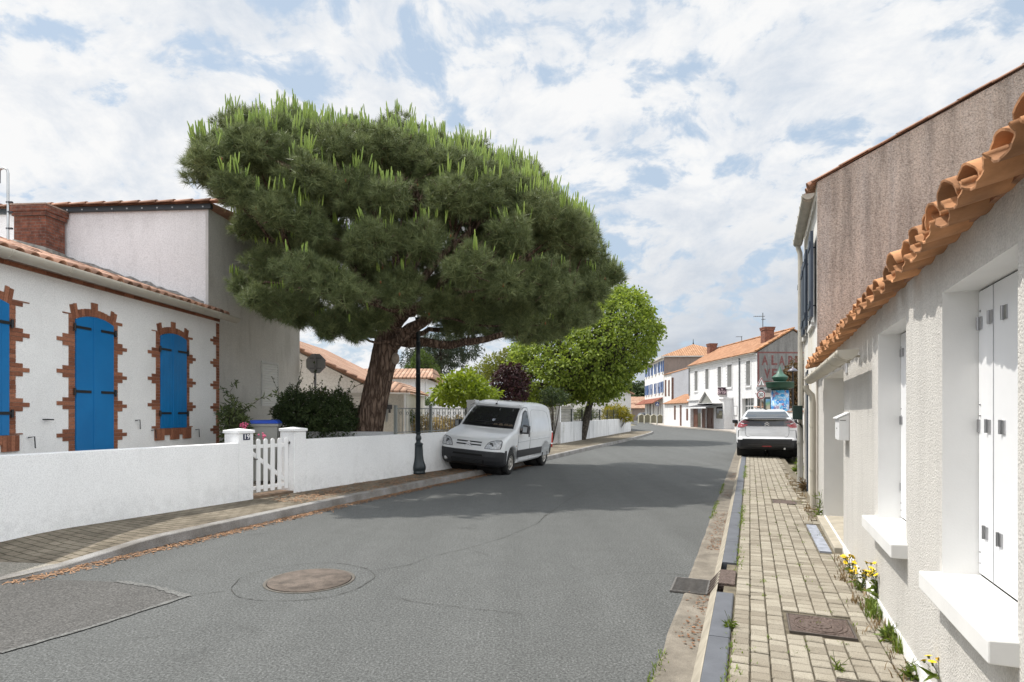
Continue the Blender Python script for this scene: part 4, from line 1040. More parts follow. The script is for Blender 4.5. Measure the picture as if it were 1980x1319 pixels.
# back wall of the garden with the grey inner face, bin, lamp post
bw = thing('garden_wall', 'low grey boundary wall behind the garden, in front of the pine trunk', 'garden wall', (0, 0, 0))
zt2 = P(700, 835.5, 13.2)[2]
q = WL.hit(763, 836, -WTH)[0]; ax, ay, _ = WL.w(-WTH-.005, q)
b = MB(); b.add([(-7.2, ay+.10, -.05), (ax, ay, -.05), (ax, ay+.16, -.05), (-7.2, ay+.26, -.05), (-7.2, ay+.10, zt2), (ax, ay, zt2), (ax, ay+.16, zt2), (-7.2, ay+.26, zt2)], [(0, 1, 5, 4), (1, 2, 6, 5), (2, 3, 7, 6), (3, 0, 4, 7), (4, 5, 6, 7)])
b.build('wall', stucco('grey_render', (.50, .50, .51), amt=.3, bscale=60, bmp=.3), bw)
bx, by, bz = P(513, 840, 12.2)
wb = thing('wheelie_bin', 'grey wheelie bin with bright blue lid standing in the garden behind the gate', 'bin', (bx, by, .10), .25)
zl = P(513, 815, 12.2)[2]-.10
b = MB(); b.add([(-.22, -.24, .06), (.22, -.24, .06), (.22, .24, .06), (-.22, .24, .06), (-.27, -.29, zl-.05), (.27, -.29, zl-.05), (.27, .29, zl-.05), (-.27, .29, zl-.05)], [(0, 3, 2, 1), (0, 1, 5, 4), (1, 2, 6, 5), (2, 3, 7, 6), (3, 0, 4, 7)])
b.box(-.29, .29, -.31, .31, zl-.10, zl-.045); b.build('body', M('grey_plastic', (.27, .27, .25), .5, .08), wb, bevel=.01)
b = MB(); b.add([(-.30, -.32, zl-.04), (.30, -.32, zl-.04), (.30, .32, zl-.04), (-.30, .32, zl-.04), (-.24, -.26, zl+.03), (.24, -.26, zl+.03), (.24, .26, zl+.03), (-.24, .26, zl+.03)], [(0, 3, 2, 1), (0, 1, 5, 4), (1, 2, 6, 5), (2, 3, 7, 6), (3, 0, 4, 7), (4, 5, 6, 7)])
b.build('lid', M('bright_blue_plastic', (.008, .06, .42), .4, .05), wb, bevel=.01)
for s_ in (-.2, .2):
    b = MB(); b.lathe([(.02, -.02), (.10, -.02), (.10, .02), (.02, .02)], (s_, .22, .10), 14, axis='x'); b.build('wheel', RUBBER, wb)

lx_, ly_, _ = G(808.5, 916, .12)
lamp = thing('street_lamp', 'dark green cast iron street lamp with flared base beside the white garden wall', 'street lamp', (lx_, ly_, .118))
LAMPM = M('lamp_green_black', (.014, .022, .026), .42, .15, 12)
b = MB(); b.lathe([(.001, 0), (.165, 0), (.165, .05), (.155, .06), (.178, .10), (.182, .16), (.172, .20), (.135, .30), (.118, .42), (.108, .60), (.105, .66), (.115, .68), (.115, .70), (.10, .715), (.06, .73), (.055, .77), (.075, .80), (.078, .83), (.072, .86), (.05, .90), (.055, .93), (.066, .935), (.066, .955), (.056, .965)], seg=16); b.build('base', LAMPM, lamp)
b = MB(); b.lathe([(.054, .965), (.054, 2.3), (.056, 2.3), (.056, 2.34), (.052, 2.34), (.050, 3.05), (.056, 3.05), (.056, 3.07), (.044, 3.08), (.043, 3.42), (.06, 3.43), (.06, 3.46), (.045, 3.48), (.05, 3.56), (.075, 3.60), (.05, 3.63)], seg=14); b.build('pole', LAMPM, lamp)
b = MB()
for a in range(4): b.tube([(.05*cos(a*pi/2), .05*sin(a*pi/2), 3.62), (.16*cos(a*pi/2), .16*sin(a*pi/2), 3.72), (.15*cos(a*pi/2), .15*sin(a*pi/2), 3.76)], .010, 6)
b.lathe([(.12, 3.745), (.17, 3.755), (.17, 3.775), (.12, 3.785)], seg=4)
b.lathe([(.22, 4.16), (.23, 4.18), (.12, 4.30), (.05, 4.36), (.03, 4.42), (.001, 4.44)], seg=12); b.build('lantern_frame', LAMPM, lamp)
b = MB(); b.lathe([(.10, 3.785), (.19, 4.158)], seg=12); b.build('lantern_glass', M('lantern_glass', (.35, .36, .36), .2), lamp)
# upper part of the pole carries a small box
# ------------------------------------------------------------------ vehicles
def carpaint(name, col, dirt=.1):
    m, nt, bs = nodes(name)
    p = pos(nt, obj=True)
    c = ramp(nt, noise(nt, p, 2.5, 6, .6), [(.3, sc(col, 1-dirt)), (.7, sc(col, 1+dirt*.3))])
    nt.links.new(c, bs.inputs['Base Color']); bs.inputs['Roughness'].default_value = .32; bs.inputs['Coat Weight'].default_value = .6; bs.inputs['Coat Roughness'].default_value = .08
    return m
def arc(xc, zc, r, a0, a1, n):
    return [(xc+r*cos(a), zc+r*sin(a)) for a in np.linspace(a0, a1, n)]
def interp(tbl, z):
    zs = [t[0] for t in tbl]; return float(np.interp(z, zs, [t[1] for t in tbl]))
class Loft:
    """car body: side outline (x,z) swept across the width with rounded shoulders"""
    def __init__(s, outline, wt, R, plan):
        s.o = outline; s.wt = wt; s.R = R; s.plan = plan
        n = len(outline); P_ = np.array(outline); nxt = np.roll(P_, -1, 0); prv = np.roll(P_, 1, 0)
        t = nxt-prv; t /= np.linalg.norm(t, axis=1)[:, None]+1e-9
        area = .5*np.sum(P_[:, 0]*nxt[:, 1]-nxt[:, 0]*P_[:, 1])
        s.nrm = np.stack([t[:, 1], -t[:, 0]], 1)*(1 if area > 0 else -1)
        s.P = P_; s.faces = []; s.build()
    def w(s, z): return interp(s.wt, z)
    def pt(s, x, z, y): 
        w = s.w(z); return (x+s.plan(x, z, abs(y)/w), y, z)
    def build(s):
        lay = [(q, 0, 'q') for q in (0, .2, .4, .6, .75, .88, .96)]+[(1, s.R*(1-cos(a)), s.R*sin(a)) for a in np.linspace(0, pi/2, 6)]
        rings = {}
        for sg in (1, -1):
            rs = []
            for q, ins, ex in lay:
                r = []
                for (x, z), nn in zip(s.P, s.nrm):
                    x2, z2 = x-nn[0]*ins, z-nn[1]*ins; w = s.w(z2)
                    y = q*(w-s.R) if ex == 'q' else (w-s.R)+ex
                    r.append((x2+s.plan(x2, z2, y/w), sg*y, z2))
                rs.append(r)
            rings[sg] = rs; n = len(s.P)
            for a, b in zip(rs[:-1], rs[1:]):
                for i in range(n):
                    j = (i+1) % n; f = (a[i], b[i], b[j], a[j])
                    s.faces.append(f if sg > 0 else f[::-1])
            s.faces += s.flat([(p[0], p[2]) for p in rs[-1]], sg, 0)
    def flat(s, poly, sg, off, cuts=None):
        bm = bmesh.new(); vs = [bm.verts.new((x, 0, z)) for x, z in poly]
        try: bm.faces.new(vs)
        except ValueError: pass
        bmesh.ops.triangulate(bm, faces=bm.faces[:])
        zs = cuts or [.3, .36, .42, .5, .56, .62, .7, .8, .9, .95, 1.0, 1.05, 1.1, 1.16, 1.22, 1.3, 1.4, 1.5, 1.58, 1.66, 1.72]
        for z in zs: bmesh.ops.bisect_plane(bm, geom=bm.verts[:]+bm.edges[:]+bm.faces[:], plane_co=(0, 0, z), plane_no=(0, 0, 1))
        for x in np.arange(0, 4.5, .3): bmesh.ops.bisect_plane(bm, geom=bm.verts[:]+bm.edges[:]+bm.faces[:], plane_co=(x, 0, 0), plane_no=(1, 0, 0))
        out = []
        for f in bm.faces:
            c = [(v.co.x, sg*(s.w(v.co.z)+off), v.co.z) for v in f.verts]
            nn = (Vector(c[1])-Vector(c[0])).cross(Vector(c[2])-Vector(c[0]))
            if nn.y*sg < 0: c = c[::-1]
            out.append(tuple(c))
        bm.free(); return out
    def side_patch(s, poly, sg, off=.004, th=0):
        mb = MB()
        for f in s.flat(poly, sg, off): mb.add(f, [tuple(range(len(f)))], 0, True)
        return mb
    def xf(s, z, front=True):
        n = len(s.P); best = None
        for i in range(n):
            a, b = s.P[i], s.P[(i+1) % n]
            if min(a[1], b[1]) <= z <= max(a[1], b[1]) and abs(a[1]-b[1]) > 1e-6:
                x = a[0]+(b[0]-a[0])*(z-a[1])/(b[1]-a[1])
                if best is None or x < best: best = x
        return best
    def front_patch(s, poly, off=.006):
        """patch on the end at low x; poly (y,z)"""
        bm = bmesh.new(); vs = [bm.verts.new((0, y, z)) for y, z in poly]; bm.faces.new(vs); bmesh.ops.triangulate(bm, faces=bm.faces[:])
        y0, y1 = min(p[0] for p in poly), max(p[0] for p in poly); z0, z1 = min(p[1] for p in poly), max(p[1] for p in poly)
        for y in np.linspace(y0, y1, 14)[1:-1]: bmesh.ops.bisect_plane(bm, geom=bm.verts[:]+bm.edges[:]+bm.faces[:], plane_co=(0, y, 0), plane_no=(0, 1, 0))
        for z in np.linspace(z0, z1, 9)[1:-1]: bmesh.ops.bisect_plane(bm, geom=bm.verts[:]+bm.edges[:]+bm.faces[:], plane_co=(0, 0, z), plane_no=(0, 0, 1))
        mb = MB()
        for f in bm.faces:
            c = []
            for v in f.verts:
                y, z = v.co.y, v.co.z; x = s.xf(z); p = s.pt(x, z, y); c.append((p[0]-off, y, z))
            nn = (Vector(c[1])-Vector(c[0])).cross(Vector(c[2])-Vector(c[0]))
            if nn.x > 0: c = c[::-1]
            mb.add(c, [tuple(range(len(c)))], 0, True)
        bm.free(); return mb
    def split(s, rules, default='body'):
        """rules: list of (name, predicate(cx,cy,cz)) -> dict of MB"""
        out = {}
        for f in s.faces:
            c = np.mean(np.array(f), 0)
            a = Vector(f[1])-Vector(f[0]); b = Vector(f[-1])-Vector(f[0])
            nm = default
            for r, p in rules:
                if p(*c): nm = r; break
            out.setdefault(nm, MB()).add(f, [tuple(range(len(f)))], 0, True)
        return out
def wheel(parent, x, y, z, r, w, sg, rimm, spokes=0, name='wheel'):
    b = MB(); b.lathe([(r*.62, -w/2), (r*.90, -w/2), (r*.98, -w/2+.02), (r, -w/2+.045), (r, w/2-.045), (r*.98, w/2-.02), (r*.90, w/2), (r*.64, w/2-.004), (r*.62, w/2-.03)], (x, y, z), 28, axis='y', caps=False)
    t = b.build(name, RUBBER, parent)
    e = sg*w/2; b = MB()
    b.lathe([(r*.63, e*.1), (r*.63, e*.86), (r*.60, e*.90), (r*.56, e*.80), (r*.50, e*.62), (r*.36, e*.80), (r*.22, e*.92), (r*.16, e*.95), (r*.15, e*.8), (.001, e*.8)], (x, y, z), 28, axis='y')
    for k in range(8):
        a = k*pi/4; b.sphere((x+cos(a)*r*.43, y+e*.74, z+sin(a)*r*.43), (.018, .006, .018), 8, 4, 1)
    b.build('rim', [rimm, BLACK_IRON], t)
    return t

# ---- white delivery van
wr = .30; fa, ra = .80, 3.49
outl = [(.16, .21), (.06, .27), (.015, .36), (.0, .46), (.004, .56), (.012, .595), (.03, .66), (.06, .75), (.10, .82), (.16, .875), (.26, .915), (.40, .955), (.60, 1.005), (.80, 1.05), (.95, 1.085), (1.03, 1.12)]
outl += [(1.03+.60*t, 1.12+.52*t+.035*sin(pi*t)) for t in (.07, .15, .25, .35, .45, .55, .65, .75, .85, .93, 1.0)]
outl += [(1.70, 1.69), (1.80, 1.725), (1.95, 1.755), (2.2, 1.785), (2.5, 1.80), (2.8, 1.808), (3.1, 1.805), (3.4, 1.79), (3.65, 1.765), (3.82, 1.735), (3.92, 1.69), (3.97, 1.62), (4.0, 1.5), (4.03, 1.3), (4.055, 1.1), (4.07, .9), (4.08, .7), (4.09, .62), (4.10, .5), (4.07, .36), (4.0, .29)]
outl += [(3.88, .28)]+arc(ra, .31, .36, -.05, pi+.05, 17)+[(3.08, .25), (2.2, .235), (1.2, .235)]+arc(fa, .31, .36, -.18, pi+.18, 17)+[(.38, .21)]
vplan = lambda x, z, q: (.16*max(0, q)**3.2+.10*max(0, (q-.80)/.20)**1.6)*max(0, 1-x/.75)+.10*q*q*(1 if 1.02 < x < 1.66 else max(0, 1-abs(x-1.34)/.75) if .7 < x < 1.98 else 0)
vw = [(.2, .80), (.32, .835), (.5, .845), (.9, .848), (1.02, .842), (1.15, .822), (1.4, .78), (1.62, .735), (1.75, .70), (1.85, .67)]
VP_ = carpaint('van_white_paint', (.72, .73, .74), .10)
xd = Vector((.361, .9326)); yd = Vector((-.9326, .361)); wc = Vector(G(980.5, 917.5)[:2]); O = wc-xd*fa+yd*.76
van = thing('delivery_van', 'white delivery van with black bumper parked with two wheels on the left pavement', 'van', (O.x, O.y, .062))
van.rotation_euler = (.082, 0, atan2(xd.y, xd.x))
L = Loft(outl, vw, .075, vplan)
is_ws = lambda x, y, z: 1.05 < z < 1.70 and 1.04+(abs(y)**2)*.1 < x < 1.75 and abs(y) < .645-.10*max(0, z-1.1)
parts = L.split([('bumper', lambda x, y, z: z < .60 and x < .72 and not (abs(y) > .80 and x > .46)), ('rear_bumper', lambda x, y, z: z < .60 and x > 3.86)])
for nm, mb in parts.items(): mb.build(nm, BLACK_PLASTIC if 'bumper' in nm else VP_, van, fixn=False, auto=38)
# windscreen: strip of the loft between cowl and roof
def top_strip(i0x, i1x, frac, off):
    pts = [(x, z) for x, z in outl[14:30] if i0x <= x <= i1x]; mb = MB(); rows = []
    for x, z in pts:
        w = L.w(z)*frac(z) if callable(frac) else L.w(z)*frac; rows.append([(lambda p: (p[0]-off*.65, p[1], p[2]+off*.75))(L.pt(x, z, w*q)) for q in np.linspace(-1, 1, 17)])
    for a, b in zip(rows[:-1], rows[1:]):
        for k in range(16): mb.add([a[k], a[k+1], b[k+1], b[k]], [(0, 3, 2, 1)], 0, True)
    return mb
b = top_strip(1.03, 1.64, .872, .003); fr = b.build('windscreen_frame', M('black_band', (.012, .013, .015), .3), van)
b = top_strip(1.07, 1.61, .835, .007)
m, nt, bs = nodes('windscreen_glass'); bs.inputs['Base Color'].default_value = (.10, .105, .11, 1); bs.inputs['Metallic'].default_value = .75; bs.inputs['Roughness'].default_value = .03; bs.inputs['Specular IOR Level'].default_value = .9; WSG = m
b.build('windscreen', WSG, van)
# seen through the glass: sun visor and papers on the dash as pale shapes behind a slightly clear band
def on_ws(x, y, off):
    z = interp([(a, c) for a, c in outl[14:30]], x); p = L.pt(x, z, y); return (p[0]-off*.65, p[1], p[2]+off*.75)
mb = MB(); q = [on_ws(x, y, .0085) for x, y in ((1.50, -.52), (1.50, -.13), (1.59, -.12), (1.59, -.50))]; mb.add(q, [(0, 1, 2, 3)[::-1]]); mb.build('sun_visor', M('visor_grey', (.10, .105, .105), .15), van)
mb = MB()
pr = [(1.085, -.62, .05), (1.09, -.50, .07), (1.085, -.36, .06), (1.09, -.22, .05)]
for x, y, h in pr: q = [on_ws(x, y-.07, .0085), on_ws(x, y+.06, .0085), on_ws(x+h*.7, y+.04, .0085), on_ws(x+h*.9, y-.03, .0085)]; mb.add(q, [(0, 1, 2, 3)[::-1]])
mb.build('dashboard_papers', M('papers', (.13, .105, .08), .2), van)
for y0, y1 in ((.55, -.02), (.0, -.6)):
    pts = [on_ws(1.075+.06*t+.03*sin(pi*t), y0+(y1-y0)*t, .018) for t in np.linspace(0, 1, 9)]; mb = MB(); mb.tube(pts, .009, 6); mb.build('wiper', BLACK_IRON, van)
for sg in (-1, 1):
    poly = [(1.26, 1.04), (1.36, 1.20), (1.50, 1.40), (1.62, 1.53), (1.74, 1.595), (1.88, 1.60), (1.95, 1.56), (2.02, 1.30), (2.045, 1.10), (2.0, 1.06), (1.8, 1.03), (1.5, 1.0), (1.32, .99)]
    cxm, czm = 1.72, 1.27
    f_ = L.side_patch(poly, sg, .004).build('window_frame', BLACK_PLASTIC, van)
    pin = [(cxm+(x-cxm)*.90, czm+(z-czm)*.90) for x, z in poly]
    L.side_patch(pin, sg, .008).build('side_window', glass_dark('van_side_glass', (.05, .06, .065), .05), f_)
    # lower protective strip, door seams, panel recess line, handle, indicator
    L.side_patch([(1.17, .40), (3.12, .41), (3.13, .59), (1.17, .59)], sg, .010).build('side_strip', BLACK_PLASTIC, van)
    def seam(pts, name='door_seam', r=.006, mat=None):
        mb = MB(); mb.tube([(x, sg*(L.w(z)+.001), z) for x, z in pts], r, 5); return mb.build(name, mat or M('seam', (.10, .10, .105), .7), van)
    seam([(1.21, .98), (1.185, .8), (1.18, .62), (1.20, .36)]); seam([(1.98, 1.66), (2.09, 1.3), (2.11, 1.0), (2.10, .6), (2.08, .30)]); seam([(1.55, 1.62), (1.75, 1.68), (1.98, 1.67)])
    seam([(2.22, 1.02), (2.20, 1.4), (2.24, 1.58), (2.35, 1.62), (3.3, 1.60), (3.6, 1.55), (3.72, 1.4), (3.80, 1.0)], 'panel_line', .006, M('panel_line', (.42, .43, .44), .5))
    seam([(1.2, .79), (2.5, .82), (3.9, .83)], 'body_crease', .009, M('crease', (.50, .51, .52), .4))
    b = MB(); y = sg*(L.w(.98)+.012); b.box(1.955, 1.985, min(y-.012, y+.012), max(y-.012, y+.012), .90, 1.03); b.build('door_handle', BLACK_PLASTIC, van, bevel=.008)
    b = MB(); b.sphere((1.09, sg*(.846), .70), (.022, .006, .016), 10, 5); b.build('indicator', M('amber', (.35, .14, .03), .3), van)
    # mirror
    b = MB(); y0 = sg*.835; b.tube([(1.42, y0, 1.06), (1.40, sg*.92, 1.07)], .035, 8); 
    hx = 1.34; b.add([(hx-.06, sg*.88, 1.02), (hx-.04, sg*1.04, 1.03), (hx-.04, sg*1.05, 1.21), (hx-.06, sg*.90, 1.23), (hx+.10, sg*.88, 1.0), (hx+.11, sg*1.05, 1.01), (hx+.11, sg*1.06, 1.22), (hx+.10, sg*.88, 1.25)], [(0, 1, 2, 3), (4, 7, 6, 5), (0, 4, 5, 1), (1, 5, 6, 2), (2, 6, 7, 3), (3, 7, 4, 0)])
    mir = b.build('wing_mirror', BLACK_PLASTIC, van, bevel=.02, fixn=True)
    b = MB(); b.add([(hx-.066, sg*.91, 1.05), (hx-.05, sg*1.02, 1.055), (hx-.05, sg*1.03, 1.19), (hx-.066, sg*.92, 1.20)], [(0, 1, 2, 3)]); b.build('mirror_cap', M('pale_grey_cap', (.40, .42, .44), .4), mir)
    # headlight
    hp = [(.40*-1*-sg, .655)]
    poly = [(sg*.42, .652), (sg*.43, .70), (sg*.48, .79), (sg*.54, .835), (sg*.66, .868), (sg*.76, .872), (sg*.795, .845), (sg*.80, .74), (sg*.785, .66), (sg*.6, .645)]
    h0 = L.front_patch(poly, .004).build('headlight', M('headlight_bezel', (.10, .105, .11), .25, .3, 20), van)
    cy, cz = sg*.62, .755; pin = [(cy+(y-cy)*.9, cz+(z-cz)*.88) for y, z in poly]
    HL = M('headlight_glass', (.42, .43, .45), .12, .45, 22, coat=1)
    L.front_patch(pin, .010).build('headlight_lens', HL, h0)
    p = L.pt(L.xf(.75), .75, sg*.58); b = MB(); b.lathe([(.055, 0), (.045, .02), (.02, .028), (.001, .028)], (p[0]-.012, p[1], p[2]), 14, axis='x'); b.build('reflector', M('reflector', (.16, .16, .17), .15, metal=.8), h0)
    wheel(van, fa, sg*.755, wr, wr, .17, sg, M('dusty_steel_rim', (.36, .34, .31), .4, .2, 12, metal=.4)); wheel(van, ra, sg*.755, wr, wr, .17, sg, M('dusty_steel_rim', (.36, .34, .31), .4, .2, 12, metal=.4))
    for xc in (fa, ra): b = MB(); b.lathe([(.355, sg*.05), (.355, sg*.70), (.05, sg*.58), (.001, sg*.1)], (xc, 0, .31), 24, axis='y'); b.build('wheel_arch_liner', M('arch_black', (.008, .008, .008), .9), van)
# grille bars with double chevron emblem
for zc_ in (.79, .725):
    mb = L.front_patch([(-.33, zc_-.016), (.33, zc_-.016), (.33, zc_+.016), (-.33, zc_+.016)], .004); mb.build('grille_slot', BLACK_PLASTIC, van)
CHR = M('chrome', (.62, .62, .64), .18, .05, metal=1)
mb = L.front_patch([(-.33, .742), (.33, .742), (.33, .775), (-.33, .775)], .008); mb.build('grille_bar', VP_, van)
def chevrons(parent, xq, cy, cz, w, h, mat, name='emblem'):
    mb = MB()
    for k in range(2):
        z = cz-h*.28+k*h*.42
        for sg in (-1, 1):
            mb.add([(xq(z)-.016, cy, z+h*.40), (xq(z)-.016, cy+sg*w/2, z-h*.12), (xq(z)-.016, cy+sg*w/2, z-h*.36), (xq(z)-.016, cy, z+h*.14), (xq(z), cy, z+h*.40), (xq(z), cy+sg*w/2, z-h*.12), (xq(z), cy+sg*w/2, z-h*.36), (xq(z), cy, z+h*.14)],
                   [(0, 1, 2, 3), (4, 7, 6, 5), (0, 4, 5, 1), (1, 5, 6, 2), (2, 6, 7, 3)])
    return mb.build(name, mat, parent, fixn=True)
chevrons(van, lambda z: L.xf(min(.8, z)), 0, .745, .19, .12, CHR)
L.front_patch([(-.40, .465), (.40, .465), (.38, .51), (-.38, .51)], .004).build('bumper_slot', M('slot_black', (.004, .004, .004), .9), van)
L.front_patch([(-.42, .27), (.42, .27), (.44, .38), (-.44, .38)], .003).build('lower_intake', M('slot_black2', (.005, .005, .005), .9), van)
b = MB()
for z in (.30, .33, .36): x = L.xf(z); b.box(x-.01, x+.0, -.40, .40, z-.005, z+.005)
b.build('intake_bar', BLACK_PLASTIC, van)
p = L.pt(L.xf(.34), .34, .60); b = MB(); b.lathe([(.05, 0), (.03, -.01), (.001, -.01)], (p[0]-.002, p[1], p[2]), 12, axis='x'); b.build('fog_lamp', M('fog_chip', (.5, .5, .5), .3), van)
b = MB(); b.tube([(1.72, .05, 1.70), (1.74, .05, 1.715)], .03, 8); b.tube([(1.73, .05, 1.71), (1.95, .05, 1.93)], .006, 6); b.build('aerial', BLACK_IRON, van)
b = MB(); b.box(.5, 3.9, -.6, .6, .24, .30); b.build('underbody', M('under_black', (.01, .01, .01), .9), van)
for sg in (-1, 1):
    b = MB(); b.tube([(1.75, sg*.60, 1.715), (2.1, sg*.585, 1.778), (2.6, sg*.585, 1.80), (3.2, sg*.585, 1.797), (3.75, sg*.585, 1.752)], .012, 6); b.build('roof_gutter', VP_, van)

# ---- white hatchback seen from behind on the right pavement
wr = .335; fa2, ra2 = 3.47, .80
oc = [(.30, .25), (.14, .27), (.05, .34), (.01, .45), (.0, .56), (.012, .60), (.045, .635), (.06, .68), (.075, .80), (.085, .92), (.088, .985), (.10, 1.0), (.13, 1.08), (.15, 1.15), (.13, 1.19), (.10, 1.215), (.12, 1.235), (.22, 1.25)]
oc += [(.26+.50*t, 1.255+.19*t+.01*sin(pi*t)) for t in (.0, .2, .4, .6, .8, 1)]
oc += [(.86, 1.475), (1.0, 1.495), (1.3, 1.517), (1.7, 1.525), (2.1, 1.505), (2.4, 1.45), (2.8, 1.27), (3.1, 1.10), (3.3, 1.03), (3.8, .96), (4.15, .86), (4.32, .7), (4.36, .5), (4.3, .3), (4.1, .24)]
oc += [(3.9, .24)]+arc(fa2, .335, .385, -.22, pi+.22, 15)+[(3.0, .22), (1.3, .22)]+arc(ra2, .335, .385, -.22, pi+.22, 15)
cw2 = [(.2, .82), (.35, .875), (.6, .90), (.85, .905), (.97, .89), (1.05, .855), (1.15, .80), (1.25, .73), (1.35, .672), (1.45, .61), (1.53, .56)]
cplan = lambda x, z, q: (.10*q**2.5+.16*max(0, (q-.82)/.18)**1.7)*max(0, 1-x/.8)
CP = carpaint('car_white_paint', (.74, .75, .77), .06)
cu, cvv = 19.1, .52; cx0, cy0, _ = R0.w(cvv, cu); 
cx0 = (1483-CX)/F_*18.45; cy0 = 18.45
car = thing('parked_car', 'white hatchback with red tail lights parked on the right pavement seen from behind', 'car', (cx0, cy0, .122), pi/2-atan2(460, 1150)+.0)
C = Loft(oc, cw2, .09, cplan)
prt = C.split([('bumper', lambda x, y, z: z < (.595 if abs(y) < .70 else .595-(abs(y)-.70)*.55) and x < .50)])
for nm, mb in prt.items(): mb.build(nm, BLACK_PLASTIC if nm == 'bumper' else CP, car, auto=38)
PB = M('gloss_black', (.010, .010, .012), .12, .1, coat=1)
RED = M('red_lens', (.22, .008, .016), .15, .25, 14, coat=1); REDD = M('dark_red_lens', (.10, .006, .014), .15, .2, 14, coat=1)
C.front_patch([(-.62, .985), (.62, .985), (.66, 1.05), (.70, 1.19), (-.70, 1.19), (-.66, 1.05)], .006).build('tailgate_band', PB, car)
b = MB(); rows = []
for x, z, in ((.095, 1.205), (.10, 1.235), (.22, 1.262)):
    rows.append([(C.pt(x, z, q*.74)[0]-.02+.03*abs(q), q*.74, z+.004-.02*abs(q)**3) for q in np.linspace(-1, 1, 15)])
for a, c in zip(rows[:-1], rows[1:]):
    for k in range(14): b.add([a[k], a[k+1], c[k+1], c[k]], [(0, 3, 2, 1)], 0, True)
b.build('spoiler', PB, car)
b = MB(); rows = []
for t in np.linspace(.0, 1, 7):
    x, z = .27+.48*t, 1.262+.185*t+.01*sin(pi*t); w = C.w(z)*.90
    rows.append([(C.pt(x, z, q*w)[0]-.004, q*w, z+.006) for q in np.linspace(-1, 1, 13)])
for a, c in zip(rows[:-1], rows[1:]):
    for k in range(12): b.add([a[k], a[k+1], c[k+1], c[k]], [(0, 3, 2, 1)], 0, True)
m, nt, bs = nodes('rear_glass'); bs.inputs['Base Color'].default_value = (.06, .07, .08, 1); bs.inputs['Roughness'].default_value = .06; bs.inputs['Specular IOR Level'].default_value = 1
b.build('rear_window', m, car)
for sg in (-1, 1):
    C.front_patch([(sg*.58, 1.165), (sg*.50, 1.10), (sg*.66, 1.085), (sg*.80, 1.105), (sg*.76, 1.15), (sg*.70, 1.18)], .014).build('tail_light', REDD, car)
    tl = C.front_patch([(sg*.64, .985), (sg*.57, 1.01), (sg*.56, 1.045), (sg*.70, 1.05), (sg*.80, 1.105), (sg*.83, 1.06), (sg*.86, 1.00), (sg*.86, .955), (sg*.80, .945), (sg*.68, .95)], .012).build('tail_light', RED, car)
    C.front_patch([(sg*.64, .955), (sg*.84, .95), (sg*.84, .97), (sg*.66, .978)], .016).build('light_strip', M('pale_red', (.5, .12, .13), .2), tl)
    C.front_patch([(sg*.835, .62), (sg*.850, .62), (sg*.835, .86), (sg*.815, .86)], .006).build('bumper_slit', BLACK_PLASTIC, car)
    C.front_patch([(sg*.64, .855), (sg*.82, .86), (sg*.815, .868), (sg*.64, .863)], .004).build('panel_gap', M('gap', (.12, .12, .13), .6), car)
    b = MB(); b.add([(1.95, sg*.86, 1.03), (1.98, sg*1.06, 1.05), (1.98, sg*1.07, 1.16), (1.95, sg*.90, 1.17), (2.15, sg*.86, 1.03), (2.12, sg*1.04, 1.05), (2.12, sg*1.05, 1.15), (2.15, sg*.88, 1.16)], [(0, 1, 2, 3), (4, 7, 6, 5), (0, 4, 5, 1), (1, 5, 6, 2), (2, 6, 7, 3), (3, 7, 4, 0)])
    b.build('wing_mirror', PB, car, bevel=.025, fixn=True)
    for xw in (fa2, ra2): wheel(car, xw, sg*.78, wr, wr, .21, sg, M('alloy', (.3, .3, .31), .3, metal=.8))
    for xc in (fa2, ra2): b = MB(); b.lathe([(.38, sg*.05), (.38, sg*.74), (.05, sg*.6), (.001, sg*.1)], (xc, 0, .335), 20, axis='y'); b.build('wheel_arch_liner', M('arch_black', (.008, .008, .008), .9), car)
    C.side_patch([(.55, 1.20), (1.0, 1.40), (1.7, 1.46), (2.3, 1.40), (2.85, 1.10), (1.5, 1.06), (.8, 1.10)], sg, .004).build('side_window', GLASS, car)
# tailgate seam with its number plate recess
GAP = M('seam_dark', (.14, .14, .15), .6)
pts = [(-.62, .985), (-.63, .80), (-.61, .70), (-.56, .66), (.56, .66), (.61, .70), (.63, .80), (.62, .985)]
mb = MB(); mb.tube([(C.pt(C.xf(z), z, y)[0]-.002, y, z) for y, z in pts], .006, 5); mb.build('tailgate_seam', GAP, car)
C.front_patch([(-.5, .70), (.5, .70), (.56, .78), (-.56, .78)], .004).build('plate_recess', carpaint('recess_paint', (.66, .67, .69)), car)
chevrons(car, lambda z: C.xf(min(z, 1.12)), 0, 1.06, .15, .13, CHR)
L_ = C.front_patch([(-.15, .345), (.15, .345), (.12, .385), (-.12, .385)], .006); L_.build('fog_light', RED, car)
C.front_patch([(-.55, .405), (.55, .405), (.55, .415), (-.55, .415)], .005).build('bumper_line', M('bumper_line', (.07, .07, .075), .4), car)
b = MB(); b.add([(1.0, -.05, 1.497), (1.14, -.03, 1.512), (1.14, .03, 1.512), (1.0, .05, 1.497), (1.10, 0, 1.53)], [(0, 1, 4), (1, 2, 4), (2, 3, 4), (3, 0, 4)]); b.tube([(1.10, 0, 1.52), (1.02, 0, 1.66)], .007, 6); b.build('aerial', BLACK_IRON, car)
b = MB(); b.box(.5, 4.1, -.7, .7, .22, .32); b.build('underbody', M('under_black', (.01, .01, .01), .9), car)
b = MB(); b.tube([(.02, -.50, .30), (.2, -.50, .30)], .03, 10); b.build('exhaust', METAL, car)
